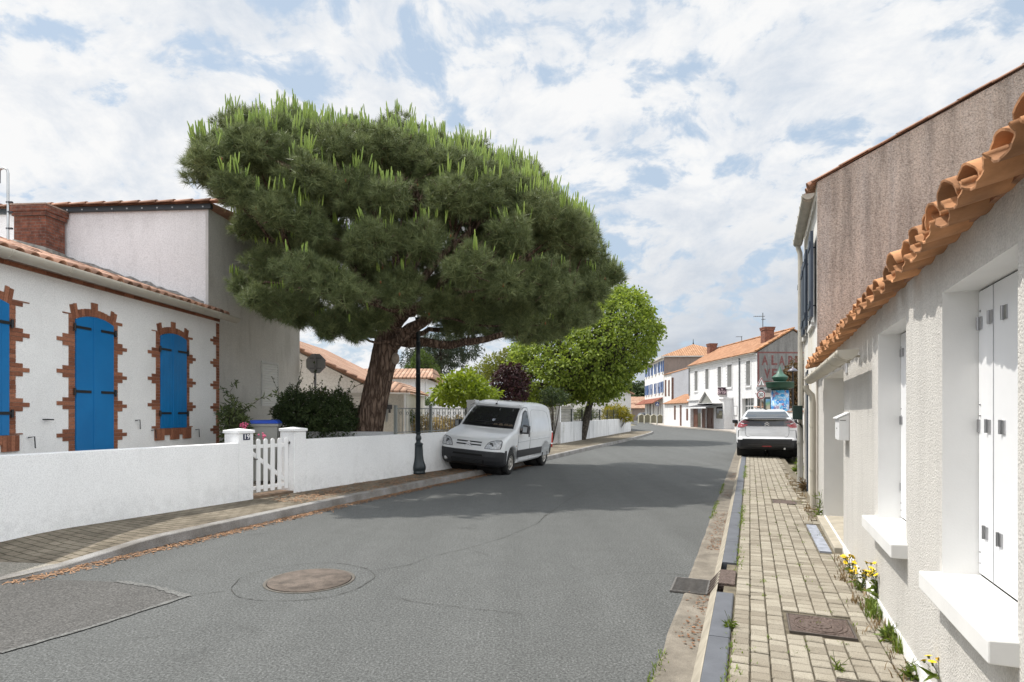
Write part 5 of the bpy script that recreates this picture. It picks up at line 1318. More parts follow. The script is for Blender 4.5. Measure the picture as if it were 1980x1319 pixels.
# ------------------------------------------------------------------ vegetation
def unit(v): return v/np.linalg.norm(v, axis=-1, keepdims=True)
def bark_mat(name, c0, c1, sc_=1.0):
    m, nt, bs = nodes(name); p = pos(nt, (9*sc_, 9*sc_, 1.6*sc_))
    v = N(nt, 'ShaderNodeTexVoronoi', Scale=1.3); v.feature = 'DISTANCE_TO_EDGE'
    wv = N(nt, 'ShaderNodeVectorMath'); wv.operation = 'MULTIPLY_ADD'; nn = N(nt, 'ShaderNodeTexNoise', Scale=2.0, Detail=4.0); nt.links.new(p, nn.inputs['Vector'])
    nt.links.new(nn.outputs['Color'], wv.inputs[0]); wv.inputs[1].default_value = (.9, .9, .9); nt.links.new(p, wv.inputs[2]); nt.links.new(wv.outputs[0], v.inputs['Vector'])
    f = ramp(nt, v.outputs['Distance'], [(.0, (0, 0, 0)), (.22, (1,)*3)])
    c = mix(nt, f, sc(c0, .45), ramp(nt, noise(nt, p, 2.5, 6, .65), [(.3, c0), (.7, c1)]))
    nt.links.new(c, bs.inputs['Base Color']); bs.inputs['Roughness'].default_value = .95; bs.inputs['Specular IOR Level'].default_value = .15
    bump(nt, bs, math_(nt, 'ADD', f, math_(nt, 'MULTIPLY', noise(nt, p, 5, 5), .5)), .9, .03); return m
PINE_BARK = bark_mat('pine_bark', (.145, .095, .070), (.29, .21, .16))
GREY_BARK = bark_mat('grey_bark', (.10, .085, .07), (.20, .175, .145), 2)

def in_poly(poly, x, y):
    n = len(poly); r = np.zeros(np.shape(x), bool); j = n-1
    for i in range(n):
        xi, yi = poly[i]; xj, yj = poly[j]
        c = ((yi > y) != (yj > y)) & (x < (xj-xi)*(y-yi)/(yj-yi+1e-9)+xi); r ^= c; j = i
    return r
def poly_dist(poly, x, y):
    d = 1e9
    for i in range(len(poly)):
        a, b = np.array(poly[i], float), np.array(poly[(i+1) % len(poly)], float); p = np.array([x, y])
        t = np.clip(np.dot(p-a, b-a)/np.dot(b-a, b-a), 0, 1); d = min(d, np.linalg.norm(p-a-(b-a)*t))
    return d

# ---- the big umbrella pine
tx, ty = P(712, 833, 13.9)[:2]
pine = thing('pine_tree', 'large umbrella pine with leaning ridged trunk and pale new shoots behind the white garden wall', 'tree', (tx, ty, .1))
T0 = np.array([tx, ty, .1])
def loc(p): return tuple(np.array(p)-T0)
tp = [(700, 905, 13.9, .44), (712, 833, 13.9, .335), (723, 780, 13.85, .30), (734, 730, 13.8, .285), (743, 690, 13.75, .295), (748, 655, 13.7, .26), (757, 622, 13.65, .235), (772, 590, 13.6, .20), (790, 545, 13.5, .16), (800, 480, 13.5, .12), (808, 400, 13.5, .08)]
def curve_pts(tp, n):
    px_ = [P(a, b, c) for a, b, c, r in tp]; t = np.linspace(0, len(tp)-1, n); k = np.arange(len(tp))
    X = np.array(px_); rr = np.array([q[3] for q in tp])
    return np.stack([np.interp(t, k, X[:, i]) for i in range(3)], 1), np.interp(t, k, rr)
tb_ = MB()
pts, rr = curve_pts(tp, 60)
ph = RNG.uniform(0, 6.28, 6)
def wob(i, k, seg=44):
    a = 2*pi*k/seg; z = i*.12
    return 1+.035*sin(9*a+1.3*sin(z*1.7+ph[0])+ph[1])+.03*sin(17*a+2*sin(z*2.3)+ph[2])+.025*sin(5*a+z+ph[3])+.015*sin(26*a+z*3)+.02*random.uniform(-1, 1)
tb_.tube([loc(p) for p in pts], list(rr), 44, 0, True, True, wob)
limbs = [[(748, 668, 13.75, .16), (768, 662, 13.5, .15), (795, 636, 13.3, .13), (830, 612, 13.1, .11), (880, 585, 12.9, .09), (930, 540, 12.6, .06)],
         [(760, 662, 13.8, .13), (800, 660, 13.9, .115), (850, 668, 14.1, .10), (905, 662, 14.3, .09), (960, 650, 14.5, .075), (1020, 640, 14.6, .06), (1090, 600, 14.7, .04)],
         [(756, 630, 13.6, .16), (785, 606, 13.4, .14), (815, 592, 13.2, .12), (850, 560, 12.6, .09), (880, 500, 12.0, .06)],
         [(752, 640, 13.7, .15), (725, 600, 13.4, .12), (690, 570, 13.0, .10), (640, 545, 12.7, .08), (580, 520, 12.4, .05)],
         [(752, 640, 13.8, .14), (735, 600, 14.2, .12), (700, 540, 14.8, .09), (620, 440, 14.6, .06), (520, 360, 13.8, .04)],
         [(750, 660, 13.8, .10), (720, 645, 13.7, .08), (690, 630, 13.6, .06), (640, 625, 13.4, .04)],
         [(765, 620, 13.6, .13), (775, 560, 12.8, .10), (760, 480, 12.0, .07), (720, 400, 11.4, .05)],
         [(780, 580, 13.6, .12), (850, 500, 14.2, .08), (940, 420, 14.6, .06), (1020, 380, 14.6, .04)],
         [(775, 655, 13.9, .07), (830, 640, 14.6, .06), (900, 630, 15.2, .05), (980, 620, 15.6, .04)],
         [(770, 650, 13.9, .08), (760, 610, 15.0, .07), (740, 560, 16, .05)]]
for lm in limbs:
    p_, r_ = curve_pts(lm, 16); p_ += RNG.normal(0, .02, p_.shape); tb_.tube([loc(p) for p in p_], list(r_), 12, 0, True)
# pruned branch stub
st = P(762, 692, 13.62); st2 = P(765.5, 694, 13.46)
tb_.lathe([(.085, 0), (.09, .03), (.001, .035)], loc(st2), 14, 1, axis='y', M=Matrix.Scale(1.5, 4, (0, 0, 1)) @ Matrix.Rotation(pi, 4, 'Z'))

PO = [(355, 292), (372, 255), (410, 235), (440, 215), (490, 202), (540, 190), (600, 210), (660, 205), (700, 212), (745, 222), (775, 210), (820, 235), (860, 252), (905, 262), (960, 280), (1000, 298), (1045, 318), (1080, 345), (1110, 372), (1140, 402), (1158, 440), (1165, 475), (1200, 500), (1204, 530), (1190, 555), (1180, 590), (1150, 625), (1100, 660), (1040, 688), (985, 682), (940, 662), (880, 655), (830, 640), (790, 625), (760, 630), (720, 655), (690, 672), (640, 668), (590, 642), (545, 632), (500, 612), (470, 595), (458, 560), (478, 520), (474, 470), (450, 430), (420, 405), (398, 372), (370, 330)]
cxp, cyp = 775, 430
def depth_axis(x): return 13.9+(x-780)*.0020-max(0, 560-x)*.006
cl = []          # clumps: world centre, radius
cand = []
def add_clump(px_, py_, Y, r): cl.append((np.array(P(px_, py_, Y)), r))
tries = 0
gx, gy = np.meshgrid(np.arange(350, 1215, 9), np.arange(185, 695, 9)); gx = gx.ravel(); gy = gy.ravel()
ins = in_poly(PO, gx, gy); gx, gy = gx[ins], gy[ins]
dd = np.array([poly_dist(PO, a, b) for a, b in zip(gx, gy)])
order = RNG.permutation(len(gx))
LOBES = [(425, 285, 62), (505, 245, 66), (398, 335, 48), (455, 370, 55), (560, 300, 64), (600, 345, 70), (670, 375, 76), (640, 250, 62), (712, 262, 58), (780, 262, 66), (850, 295, 58), (868, 385, 68), (818, 468, 66), (905, 305, 52), (962, 325, 54), (1012, 345, 52), (935, 385, 56), (1035, 408, 62), (1078, 452, 66), (985, 455, 60), (1100, 405, 52), (1132, 478, 44), (1182, 525, 34), (905, 520, 66), (980, 545, 64), (1060, 548, 70), (1000, 622, 56), (1095, 608, 58), (515, 505, 50), (585, 525, 60), (655, 560, 66), (555, 595, 46), (705, 625, 44), (640, 632, 38), (775, 560, 62), (720, 470, 66), (600, 440, 56), (500, 575, 40), (755, 385, 60), (535, 410, 56), (480, 440, 40), (925, 600, 58), (850, 590, 48), (1150, 560, 40), (1060, 362, 44), (1112, 398, 44), (1012, 312, 42), (885, 272, 42), (742, 232, 44), (822, 248, 42), (605, 228, 44), (545, 212, 40), (470, 228, 40), (400, 262, 40), (690, 222, 40), (960, 290, 40), (520, 592, 38), (578, 612, 38), (632, 634, 36), (685, 642, 32), (470, 556, 34), (735, 616, 36), (1045, 640, 40), (1130, 610, 36)]
placed = []
def sub_clumps(c, r, n=8):
    out = [(c, r*.62)]
    d = unit(RNG.normal(0, 1, (n*6, 3))); ch_ = []
    for q in d:
        if q[2] < -.55: continue
        if all(np.dot(q, e) < .62 for e in ch_): ch_.append(q)
        if len(ch_) >= n: break
    for q in ch_: rr_ = r*RNG.uniform(.34, .50); out.append((c+q*np.array([1, 1, .85])*(r*1.02-rr_), rr_))
    return out
LB = []
sil_x = [355, 372, 410, 440, 490, 540, 700, 775, 850, 960, 1040, 1080, 1110, 1140, 1165]; sil_y = [296, 262, 238, 220, 204, 190, 208, 212, 245, 280, 316, 345, 374, 404, 475]
for (x, y, rp) in LOBES:
    y = max(y, float(np.interp(x, sil_x, sil_y))+rp*1.0+24)
    d = poly_dist(PO, x, y); hd = 3.3*sqrt(max(0, 1-max(0, 1-d/200.)**2))*(.85 if y > 560 else 1)
    Y = depth_axis(x)-hd*RNG.uniform(.80, 1.12); LB.append((np.array(P(x, y, Y)), rp/1150*Y*.92))
for (x, y) in ((930, 470), (1020, 490), (1085, 530), (960, 600), (1050, 600), (870, 560), (700, 500), (620, 490), (780, 480), (1120, 560), (820, 400), (560, 450), (1000, 545), (905, 625)):
    Y = depth_axis(x)+RNG.uniform(.2, 2.0); LB.append((np.array(P(x, y, Y)), 58/1150*Y))
for x in range(470, 1100, 62):
    for Yo in (-1.6, -.2, 1.3, 2.8):
        y = float(np.interp(x, sil_x, sil_y))+84+RNG.uniform(0, 30); LB.append((np.array(P(x+RNG.uniform(-25, 25), y, depth_axis(x)+Yo)), 52/1150*14))
for c, r in LB: placed += sub_clumps(c, r)
front = list(placed)
for layer, fr in (('back', 1), ('mid', 0)):
    mine = []
    for i in order:
        x, y, d = gx[i], gy[i], dd[i]
        rpx = RNG.uniform(40, 62)
        if d < rpx*.72 or (layer == 'mid' and (i % 2)): continue
        rpx = min(rpx, d*1.12); hd = 4.5*sqrt(max(0, 1-max(0, 1-d/200.)**2))*(.8 if y > 560 else 1)
        Y = depth_axis(x)+fr*hd*RNG.uniform(.7, 1.0)+(.8 if layer == 'mid' else 0); c = np.array(P(x, y, Y)); r = rpx/1150*Y
        if all(np.linalg.norm(c-q[0]) > (r+q[1])*.66 for q in mine): mine.append((c, r))
    LB += mine
    for c, r in mine: placed += sub_clumps(c, r, 6)
cl = placed
# twigs from the limbs to the clumps
ends = [np.array(P(a, b, c)) for lm in limbs for a, b, c, r in lm[1:]]+[np.array(P(*q[:3])) for q in tp[6:]]
tw = MB()
for c, r in LB:
    e = min(ends, key=lambda q: np.linalg.norm(q-c)+(3 if q[2] > c[2]+.3 else 0))
    mid = (c+e)/2+np.array([0, 0, -.12]); tw_pts = [loc(e), loc((e+mid)/2+RNG.normal(0, .05, 3)), loc(mid), loc((mid+c)/2+RNG.normal(0, .05, 3)), loc(c)]
    tb_.tube(tw_pts, [.045, .035, .03, .024, .012], 6, 0, True)
    for k in range(5):
        d = unit(RNG.normal(0, 1, 3)); q = c+d*r*.8; tb_.tube([loc(c), loc((c+q)/2+np.array([0, 0, -.05])), loc(q)], [.014, .010, .006], 4, 0, True, False)
tb_.build('trunk', [PINE_BARK, M('cut_wood', (.30, .24, .19), .9, .15, 20)], pine)

# needle tufts
tc_, td_, tu_ = [], [], []
for c, r in cl:
    n = int(185*(r/.65)**2)
    d = unit(RNG.normal(0, 1, (n, 3))*np.array([1, 1, .95])); 
    keep = (d[:, 2] > -.65) | (RNG.random(n) < .35); d = d[keep]
    bumpy = 1+.10*np.sin(d[:, 0]*5+c[0]*3)+.10*np.sin(d[:, 1]*6+c[1]*3)+.08*np.sin(d[:, 2]*7)
    rad = r*.92*RNG.uniform(.80, 1.02, len(d))*bumpy
    tc_.append(c+d*rad[:, None]*np.array([1, 1, .88])); td_.append(d); tu_.append(np.full(len(d), r))
TC = np.concatenate(tc_); TD = np.concatenate(td_)
# drop tufts buried in other clumps
bur = np.zeros(len(TC))
for c, r in cl: bur += (np.linalg.norm((TC-c)/np.array([1, 1, .88]), axis=1) < r*.70)
kp = (bur < .5) | (RNG.random(len(TC)) < .22)
TC, TD = TC[kp], TD[kp]
print('pine clumps', len(cl), 'tufts', len(TC))
AX = unit(TD*.75+np.array([0, 0, .62])+RNG.normal(0, .22, TD.shape))
NN = 54
n = len(TC); A = np.repeat(AX, NN, 0); Cc = np.repeat(TC, NN, 0)
rnd = unit(RNG.normal(0, 1, (n*NN, 3))); 
dirn = unit(A*RNG.uniform(.35, 1.3, (n*NN, 1))+rnd*.85)
ln = RNG.uniform(.11, .20, (n*NN, 1)); off = A*RNG.uniform(-.07, .03, (n*NN, 1))
side = unit(np.cross(dirn, RNG.normal(0, 1, (n*NN, 3))))*.0036
b0 = Cc+off; tip = b0+dirn*ln+np.array([0, 0, -.02])*RNG.random((n*NN, 1))
V = np.stack([b0-side, b0+side, tip], 1).reshape(-1, 3)-T0
m, nt, bs = nodes('pine_needles')
gi = nt.nodes.new('ShaderNodeNewGeometry')
f = math_(nt, 'ADD', math_(nt, 'MULTIPLY', gi.outputs['Random Per Island'], .55), math_(nt, 'MULTIPLY', noise(nt, pos(nt), 1.6, 3), .45))
c = ramp(nt, f, [(.15, (.080, .108, .045)), (.5, (.165, .205, .082)), (.85, (.30, .335, .145))])
nt.links.new(c, bs.inputs['Base Color']); bs.inputs['Roughness'].default_value = .5; bs.inputs['Specular IOR Level'].default_value = .4
tr = N(nt, 'ShaderNodeBsdfTranslucent'); nt.links.new(c, tr.inputs['Color']); mx = N(nt, 'ShaderNodeMixShader'); mx.inputs[0].default_value = .24
nt.links.new(bs.outputs[0], mx.inputs[1]); nt.links.new(tr.outputs[0], mx.inputs[2]); nt.links.new(mx.outputs[0], nt.nodes['Material Output'].inputs['Surface'])
NEED = m
raw_mesh('crown', V, np.arange(len(V)), 3, NEED, pine)
# sparse dark older needles filling the inside of each clump
IC = np.concatenate([c+unit(RNG.normal(0, 1, (95, 3)))*(r*.66*RNG.random((95, 1))**.5) for c, r in LB]); k_ = 24
ic = np.repeat(IC, k_, 0); idr = unit(RNG.normal(0, 1, ic.shape)); isd = unit(np.cross(idr, RNG.normal(0, 1, ic.shape)))*.006
V = np.stack([ic-isd, ic+isd, ic+idr*.17], 1).reshape(-1, 3)-T0
raw_mesh('inner_needles', V, np.arange(len(V)), 3, NEED, pine)
# pale upright new shoots
lobe_c = np.array([c for c, r in LB]); lobe_r = np.array([r for c, r in LB]); dl_ = np.stack([np.linalg.norm(TC-c, axis=1)/r for c, r in LB], 1); li = np.argmin(dl_, 1); topness = (TC[:, 2]-lobe_c[li, 2])/lobe_r[li]
up_ok = (TD[:, 2] > .15) & (topness > .28) & (RNG.random(n) < np.clip(.2+.7*(topness-.25), .0, .55)*np.clip((TC[:, 2]-3.0)/3.0, .10, 1))
SCn = TC[up_ok]; SA = unit(AX[up_ok]*.25+np.array([0, 0, 1])+RNG.normal(0, .05, (up_ok.sum(), 3)))
k = 3; Cs = np.repeat(SCn+AX[up_ok]*.06, k, 0)+RNG.normal(0, .045, (len(SCn)*k, 3))*np.array([1, 1, .35]); As = unit(np.repeat(SA, k, 0)+RNG.normal(0, .09, (len(SCn)*k, 3)))
keep = RNG.random(len(Cs)) < .75; Cs, As = Cs[keep], As[keep]; ns = len(Cs)
h = RNG.uniform(.16, .36, (ns, 1))*np.clip((Cs[:, 2:3]-2.5)/5.5+.35, .4, 1.05); s1 = unit(np.cross(As, np.array([1., .3, 0]))); s2 = np.cross(As, s1)
ring = []
for (t, r) in ((.02, .009), (.35, .0155), (.85, .012), (1.0, .004)):
    for a in range(5): ring.append(Cs+As*h*t+(s1*cos(a*2*pi/5)+s2*sin(a*2*pi/5))*r)
V = np.stack(ring, 1).reshape(-1, 3)-T0
F = []
for j in range(3):
    for a in range(5): F.append([j*5+a, j*5+(a+1) % 5, (j+1)*5+(a+1) % 5, (j+1)*5+a])
F = (np.arange(ns)[:, None, None]*20+np.array(F)[None]).reshape(-1, 4)
SHOOT = leafmat('new_shoots', (.17, .265, .045), (.32, .42, .085), .15, .5)
o = raw_mesh('new_shoots', V, F, 4, SHOOT, pine, smooth=True)
# reddish pollen cones here and there
ci = RNG.choice(len(TC), 260, replace=False); mb = MB()
for i in ci:
    if TC[i, 1] < 14.5: mb.sphere(tuple(TC[i]+AX[i]*.05-T0), (.018, .018, .035), 5, 3)
mb.build('cones', M('young_cones', (.24, .085, .035), .8, .2), pine)

# ---- broad-leaved trees and shrubs made of leaf faces
def leaf_mesh(name, C, D, size, asp, mat, parent, origin, droop=.3, fold=True):
    n = len(C)
    a = unit(D+RNG.normal(0, .55, (n, 3))+np.array([0, 0, -droop])); nrm = unit(RNG.normal(0, .6, (n, 3))+np.array([0, 0, .9])+D*.35)
    s_ = unit(np.cross(a, nrm)); nrm = np.cross(s_, a); L_ = size*RNG.uniform(.6, 1.3, (n, 1)); w = L_*asp/2
    b0 = C; m1 = C+a*L_*.45+s_*w+nrm*L_*.10; m2 = C+a*L_*.45-s_*w+nrm*L_*.10; t = C+a*L_-nrm*L_*.12
    V = np.stack([b0, m1, t, m2], 1).reshape(-1, 3)-np.array(origin)
    F = (np.arange(n)[:, None]*4+np.array([[0, 1, 2, 0, 2, 3]])).reshape(-1, 3)
    return raw_mesh(name, V, F, 3, mat, parent)
def crown_points(cls, per, shell=(.55, 1.05), flat=.85):
    C, D = [], []
    for c, r in cls:
        n = int(per*r*r); d = unit(RNG.normal(0, 1, (n, 3))); rad = r*RNG.uniform(shell[0], shell[1], n)*(1+.14*np.sin(d[:, 0]*6+c[1])+.12*np.sin(d[:, 1]*7+c[0])+.1*np.sin(d[:, 2]*8))
        C.append(np.array(c)+d*rad[:, None]*np.array([1, 1, flat])); D.append(d)
    return np.concatenate(C), np.concatenate(D)
def clumps_in(poly, Y, rpx, hd, sep=.62, layers=(-1, -.3, .4, 1), edge=.7, vary=.3, maxd=120):
    out = []
    xs = [p[0] for p in poly]; ys = [p[1] for p in poly]; st_ = max(2, rpx*.22)
    gx, gy = np.meshgrid(np.arange(min(xs), max(xs), st_), np.arange(min(ys), max(ys), st_)); gx, gy = gx.ravel(), gy.ravel()
    k = in_poly(poly, gx, gy); gx, gy = gx[k], gy[k]; pr = RNG.permutation(len(gx))
    for ly in layers:
        mine = []
        for i in pr:
            d = poly_dist(poly, gx[i], gy[i]); r0 = rpx*RNG.uniform(1-vary, 1+vary)
            if d < r0*edge: continue
            hh = hd*sqrt(max(0, 1-max(0, 1-d/maxd)**2)); y_ = Y+ly*hh*RNG.uniform(.8, 1); c = np.array(P(gx[i], gy[i], y_)); r = r0/1150*y_
            if all(np.linalg.norm(c-q[0]) > (r+q[1])*sep for q in mine): mine.append((c, r))
        out += mine
    return out
def tree(name, label, poly, Y, base, trunk_r, rpx, hd, per, size, asp, lmat, bmat=None, group=None, layers=(-1, -.3, .4, 1), lean=None, bz=0.0, cat='tree', edge=.7, maxd=120, twigs=True, droop=.3, shell=(.55, 1.05), sep=.62):
    bx, by, _ = P(base[0], 800, Y); t = thing(name, label, cat, (bx, by, bz), 0, group); o3 = np.array([bx, by, bz])
    cls = clumps_in(poly, Y, rpx, hd, sep=sep, layers=layers, edge=edge, maxd=maxd)
    if not cls: cls = [(np.array(P(np.mean([p[0] for p in poly]), np.mean([p[1] for p in poly]), Y)), rpx/1150*Y)]
    top = np.array(P(base[1], base[2], Y)) if len(base) > 2 else np.mean([c for c, r in cls], 0)
    mb = MB(); k = 8
    path = [o3*(1-q)+top*q+np.array([0, 0, 0]) for q in np.linspace(0, 1, k)]
    mb.tube([tuple(p-o3) for p in path], list(np.linspace(trunk_r, trunk_r*.55, k)), 10, 0, True, True, lambda i, k_: 1+random.uniform(-.06, .06))
    for c, r in cls:
        if not twigs: break
        mid = (top+c)/2+np.array([0, 0, -.05*r]); mb.tube([tuple(top-o3-np.array([0, 0, .1])), tuple(mid-o3), tuple(c-o3)], [trunk_r*.35, trunk_r*.2, trunk_r*.06], 5, 0, True, False)
    mb.build('trunk', bmat or GREY_BARK, t)
    C, D = crown_points(cls, per, shell); leaf_mesh('crown', C, D, size, asp, lmat, t, o3, droop)
    return t
MAPLE = leafmat('bright_maple_leaf', (.075, .13, .02), (.36, .44, .09), .5)
LIME = leafmat('lime_leaf', (.10, .16, .015), (.30, .37, .045), .45)
PURP = leafmat('purple_leaf', (.018, .008, .010), (.060, .020, .024), .2)
DARKG = leafmat('dark_shrub_leaf', (.016, .032, .010), (.065, .095, .030), .2)
MIDG = leafmat('mid_green_leaf', (.03, .055, .012), (.10, .15, .03), .3)
OLIVE = leafmat('yellow_green_leaf', (.09, .11, .02), (.24, .26, .055), .4)
tree('maple_tree', 'bright green maple tree with pale forked trunk behind the far white wall', [(985, 745), (990, 690), (1010, 660), (1060, 640), (1110, 620), (1160, 585), (1195, 562), (1220, 562), (1245, 580), (1258, 610), (1274, 640), (1262, 670), (1250, 700), (1215, 725), (1200, 757), (1160, 772), (1110, 768), (1070, 778), (1020, 778)], 31, (1124, 1150, 740), .23, 14, 3.2, 900, .155, .8, MAPLE, lean=None, maxd=90, edge=-.1, shell=(.1, 1.3), sep=.80, layers=(-1, .1, 1))
tree('young_tree', 'lime green young tree leaning over the railings left of the van', [(838, 770), (845, 735), (870, 722), (895, 708), (915, 722), (945, 735), (965, 760), (955, 782), (900, 788), (860, 786)], 21, (902, 900, 765), .07, 17, 1.4, 1100, .15, .6, LIME, maxd=45)
tree('plum_tree', 'dark purple leaved plum tree behind the van', [(952, 775), (955, 720), (975, 700), (1005, 705), (1020, 730), (1022, 775)], 27, (1000, 1000, 740), .10, 12, 1.0, 900, .15, .6, PURP, maxd=50)
tree('ash_tree', 'yellow green feathery tree between the lime green tree and the purple plum', [(905, 735), (915, 705), (940, 690), (965, 678), (1000, 670), (1020, 690), (985, 720), (950, 742)], 33, (955, 952, 720), .12, 16, 1.6, 500, .20, .4, OLIVE, maxd=50)
tree('dark_pine', 'dark pine tree rising beyond the small house with the low tiled roof', [(770, 700), (790, 670), (820, 640), (880, 640), (925, 655), (932, 680), (905, 705), (870, 722), (800, 722)], 48, (850, 850, 690), .35, 20, 3, 420, .30, .16, leafmat('far_needles', (.014, .026, .014), (.045, .062, .032), .1), layers=(-1, 0, 1), maxd=70)
tree('cypress_tree', 'pale green conifer in front of the dark pine beyond the lamp post', [(775, 726), (790, 700), (812, 675), (835, 690), (850, 715), (845, 728)], 42, (812, 812, 705), .15, 11, 1.2, 700, .22, .25, MIDG, maxd=40, layers=(-1, 0, 1))
def shrub(name, label, poly, Y, rpx, hd, per, size, asp, lmat, bz=.1, shoots=0, **kw):
    t = tree(name, label, poly, Y, (np.mean([p[0] for p in poly]),)*1+(), .03, rpx, hd, per, size, asp, lmat, bz=bz, cat='shrub', **kw) if False else None
    xm = np.mean([p[0] for p in poly]); bx, by, _ = P(xm, 800, Y); t = thing(name, label, 'shrub', (bx, by, bz)); o3 = np.array([bx, by, bz])
    cls = clumps_in(poly, Y, rpx, hd, layers=kw.get('layers', (-1, -.4, .3, 1)), edge=kw.get('edge', .7), maxd=kw.get('maxd', 60))
    C, D = crown_points(cls, per, kw.get('shell', (.5, 1.08))); mb = MB()
    for c, r in cls: mb.tube([(0, 0, 0), tuple((c-o3)*.55+RNG.normal(0, .04, 3)), tuple(c-o3)], [.02, .014, .006], 5)
    if shoots:
        for i in range(shoots):
            c, r = cls[RNG.integers(len(cls))]; d = unit(np.array([RNG.normal(0, .7), RNG.normal(0, .5), .75])); L_ = RNG.uniform(.25, .75)
            p = [c+d*r*.8, c+d*(r*.8+L_*.5)+RNG.normal(0, .04, 3), c+d*(r*.8+L_)+RNG.normal(0, .08, 3)]
            mb.tube([tuple(q-o3) for q in p], [.006, .005, .003], 4)
            tq = RNG.random(26); Cq = np.where(tq[:, None] < .5, p[0]+(p[1]-p[0])*(tq[:, None]*2), p[1]+(p[2]-p[1])*(tq[:, None]*2-1)); C = np.concatenate([C, Cq]); D = np.concatenate([D, unit(d*.6+RNG.normal(0, .8, (26, 3)))])
    mb.build('stems', GREY_BARK, t)
    leaf_mesh('foliage', C, D, size, asp, lmat, t, o3, .1)
    return t
shrub('dark_shrub', 'large dark green shrub with long loose shoots in front of the tall pale house', [(528, 800), (540, 760), (575, 752), (620, 755), (660, 752), (688, 780), (692, 815), (680, 860), (530, 860)], 14.0, 24, .9, 7500, .062, .5, DARKG, shoots=30, maxd=50)
t = shrub('oleander', 'small oleander with pink flowers at the corner of the low white house', [(436, 850), (432, 800), (445, 775), (462, 785), (478, 815), (482, 850)], 11.6, 13, .3, 2600, .11, .26, leafmat('oleander_leaf', (.035, .055, .018), (.13, .16, .06), .3), shoots=6, maxd=30, edge=.4)
mb = MB(); o3 = np.array(t.location)
for px_, py_ in ((471, 822), (468, 826), (509, 843), (474, 825)):
    c = np.array(P(px_, py_, 11.35)); 
    for k in range(9): mb.sphere(tuple(c+RNG.normal(0, .025, 3)-o3), .02, 6, 4)
mb.build('flowers', M('pink_flower', (.62, .12, .22), .7, .2, 30), t)
shrub('low_shrub', 'dark shrub beneath the purple plum tree behind the wire fence', [(1040, 775), (1050, 745), (1080, 750), (1098, 765), (1095, 785), (1045, 785)], 27, 12, .8, 1300, .12, .5, DARKG, maxd=30)
shrub('round_shrub', 'small round shrub beside the white wall behind the lamp post', [(813, 780), (818, 768), (830, 766), (840, 776), (838, 786), (815, 786)], 30, 8, .5, 1500, .10, .5, MIDG, maxd=20, edge=.5)
shrub('yellow_shrub', 'rounded shrub with yellow tinged leaves at the far end of the white wall', [(1163, 812), (1165, 790), (1180, 781), (1210, 783), (1222, 798), (1220, 815)], 41, 12, 1.1, 1000, .15, .5, leafmat('yellow_shrub_leaf', (.07, .09, .01), (.40, .33, .03), .3), maxd=30)
shrub('flowering_shrub', 'grey green flowering shrub behind the dark wire fence', [(1100, 812), (1105, 795), (1125, 785), (1150, 790), (1160, 812)], 36, 10, .8, 1100, .13, .4, leafmat('grey_leaf', (.07, .09, .04), (.22, .25, .13), .25), maxd=25)
# dry yellow hedge behind the railings and a climbing green patch
shrub('dry_hedge', 'sunlit dry yellow hedge behind the iron railings', [(772, 842), (772, 812), (800, 805), (850, 806), (895, 806), (900, 842)], 20.5, 12, .5, 1700, .10, .35, leafmat('straw_leaf', (.30, .22, .09), (.62, .48, .24), .3), maxd=25, edge=.5)
shrub('green_climber', 'green climber above the dry hedge beside the gate post', [(768, 818), (772, 796), (790, 793), (802, 806), (795, 820)], 20.1, 8, .4, 1600, .10, .5, MIDG, maxd=20, edge=.4)
tree('dark_tree', 'dark round tree far off to the left of the tall white building with blue shutters', [(1205, 790), (1208, 752), (1222, 738), (1250, 738), (1262, 750), (1262, 800), (1210, 800)], 120, (1235, 1235, 790), .5, 13, 4, 70, .75, .6, DARKG, layers=(-1, 0, 1), maxd=40)
tree('dark_tree', 'dark spreading tree behind the maple and the white gable house', [(1150, 770), (1160, 745), (1190, 742), (1212, 750), (1215, 775), (1180, 785)], 130, (1185, 1185, 780), .5, 13, 4, 70, .75, .6, DARKG, layers=(-1, 0, 1), maxd=40)
tree('copper_tree', 'dark tree with reddish brown top behind the round green advertising column', [(1505, 720), (1520, 702), (1545, 690), (1585, 700), (1590, 800), (1510, 800), (1515, 760)], 42, (1535, 1535, 780), .18, 14, 1.6, 520, .20, .5, leafmat('copper_leaf', (.035, .04, .015), (.17, .085, .03), .25), layers=(-1, 0, 1), maxd=40)
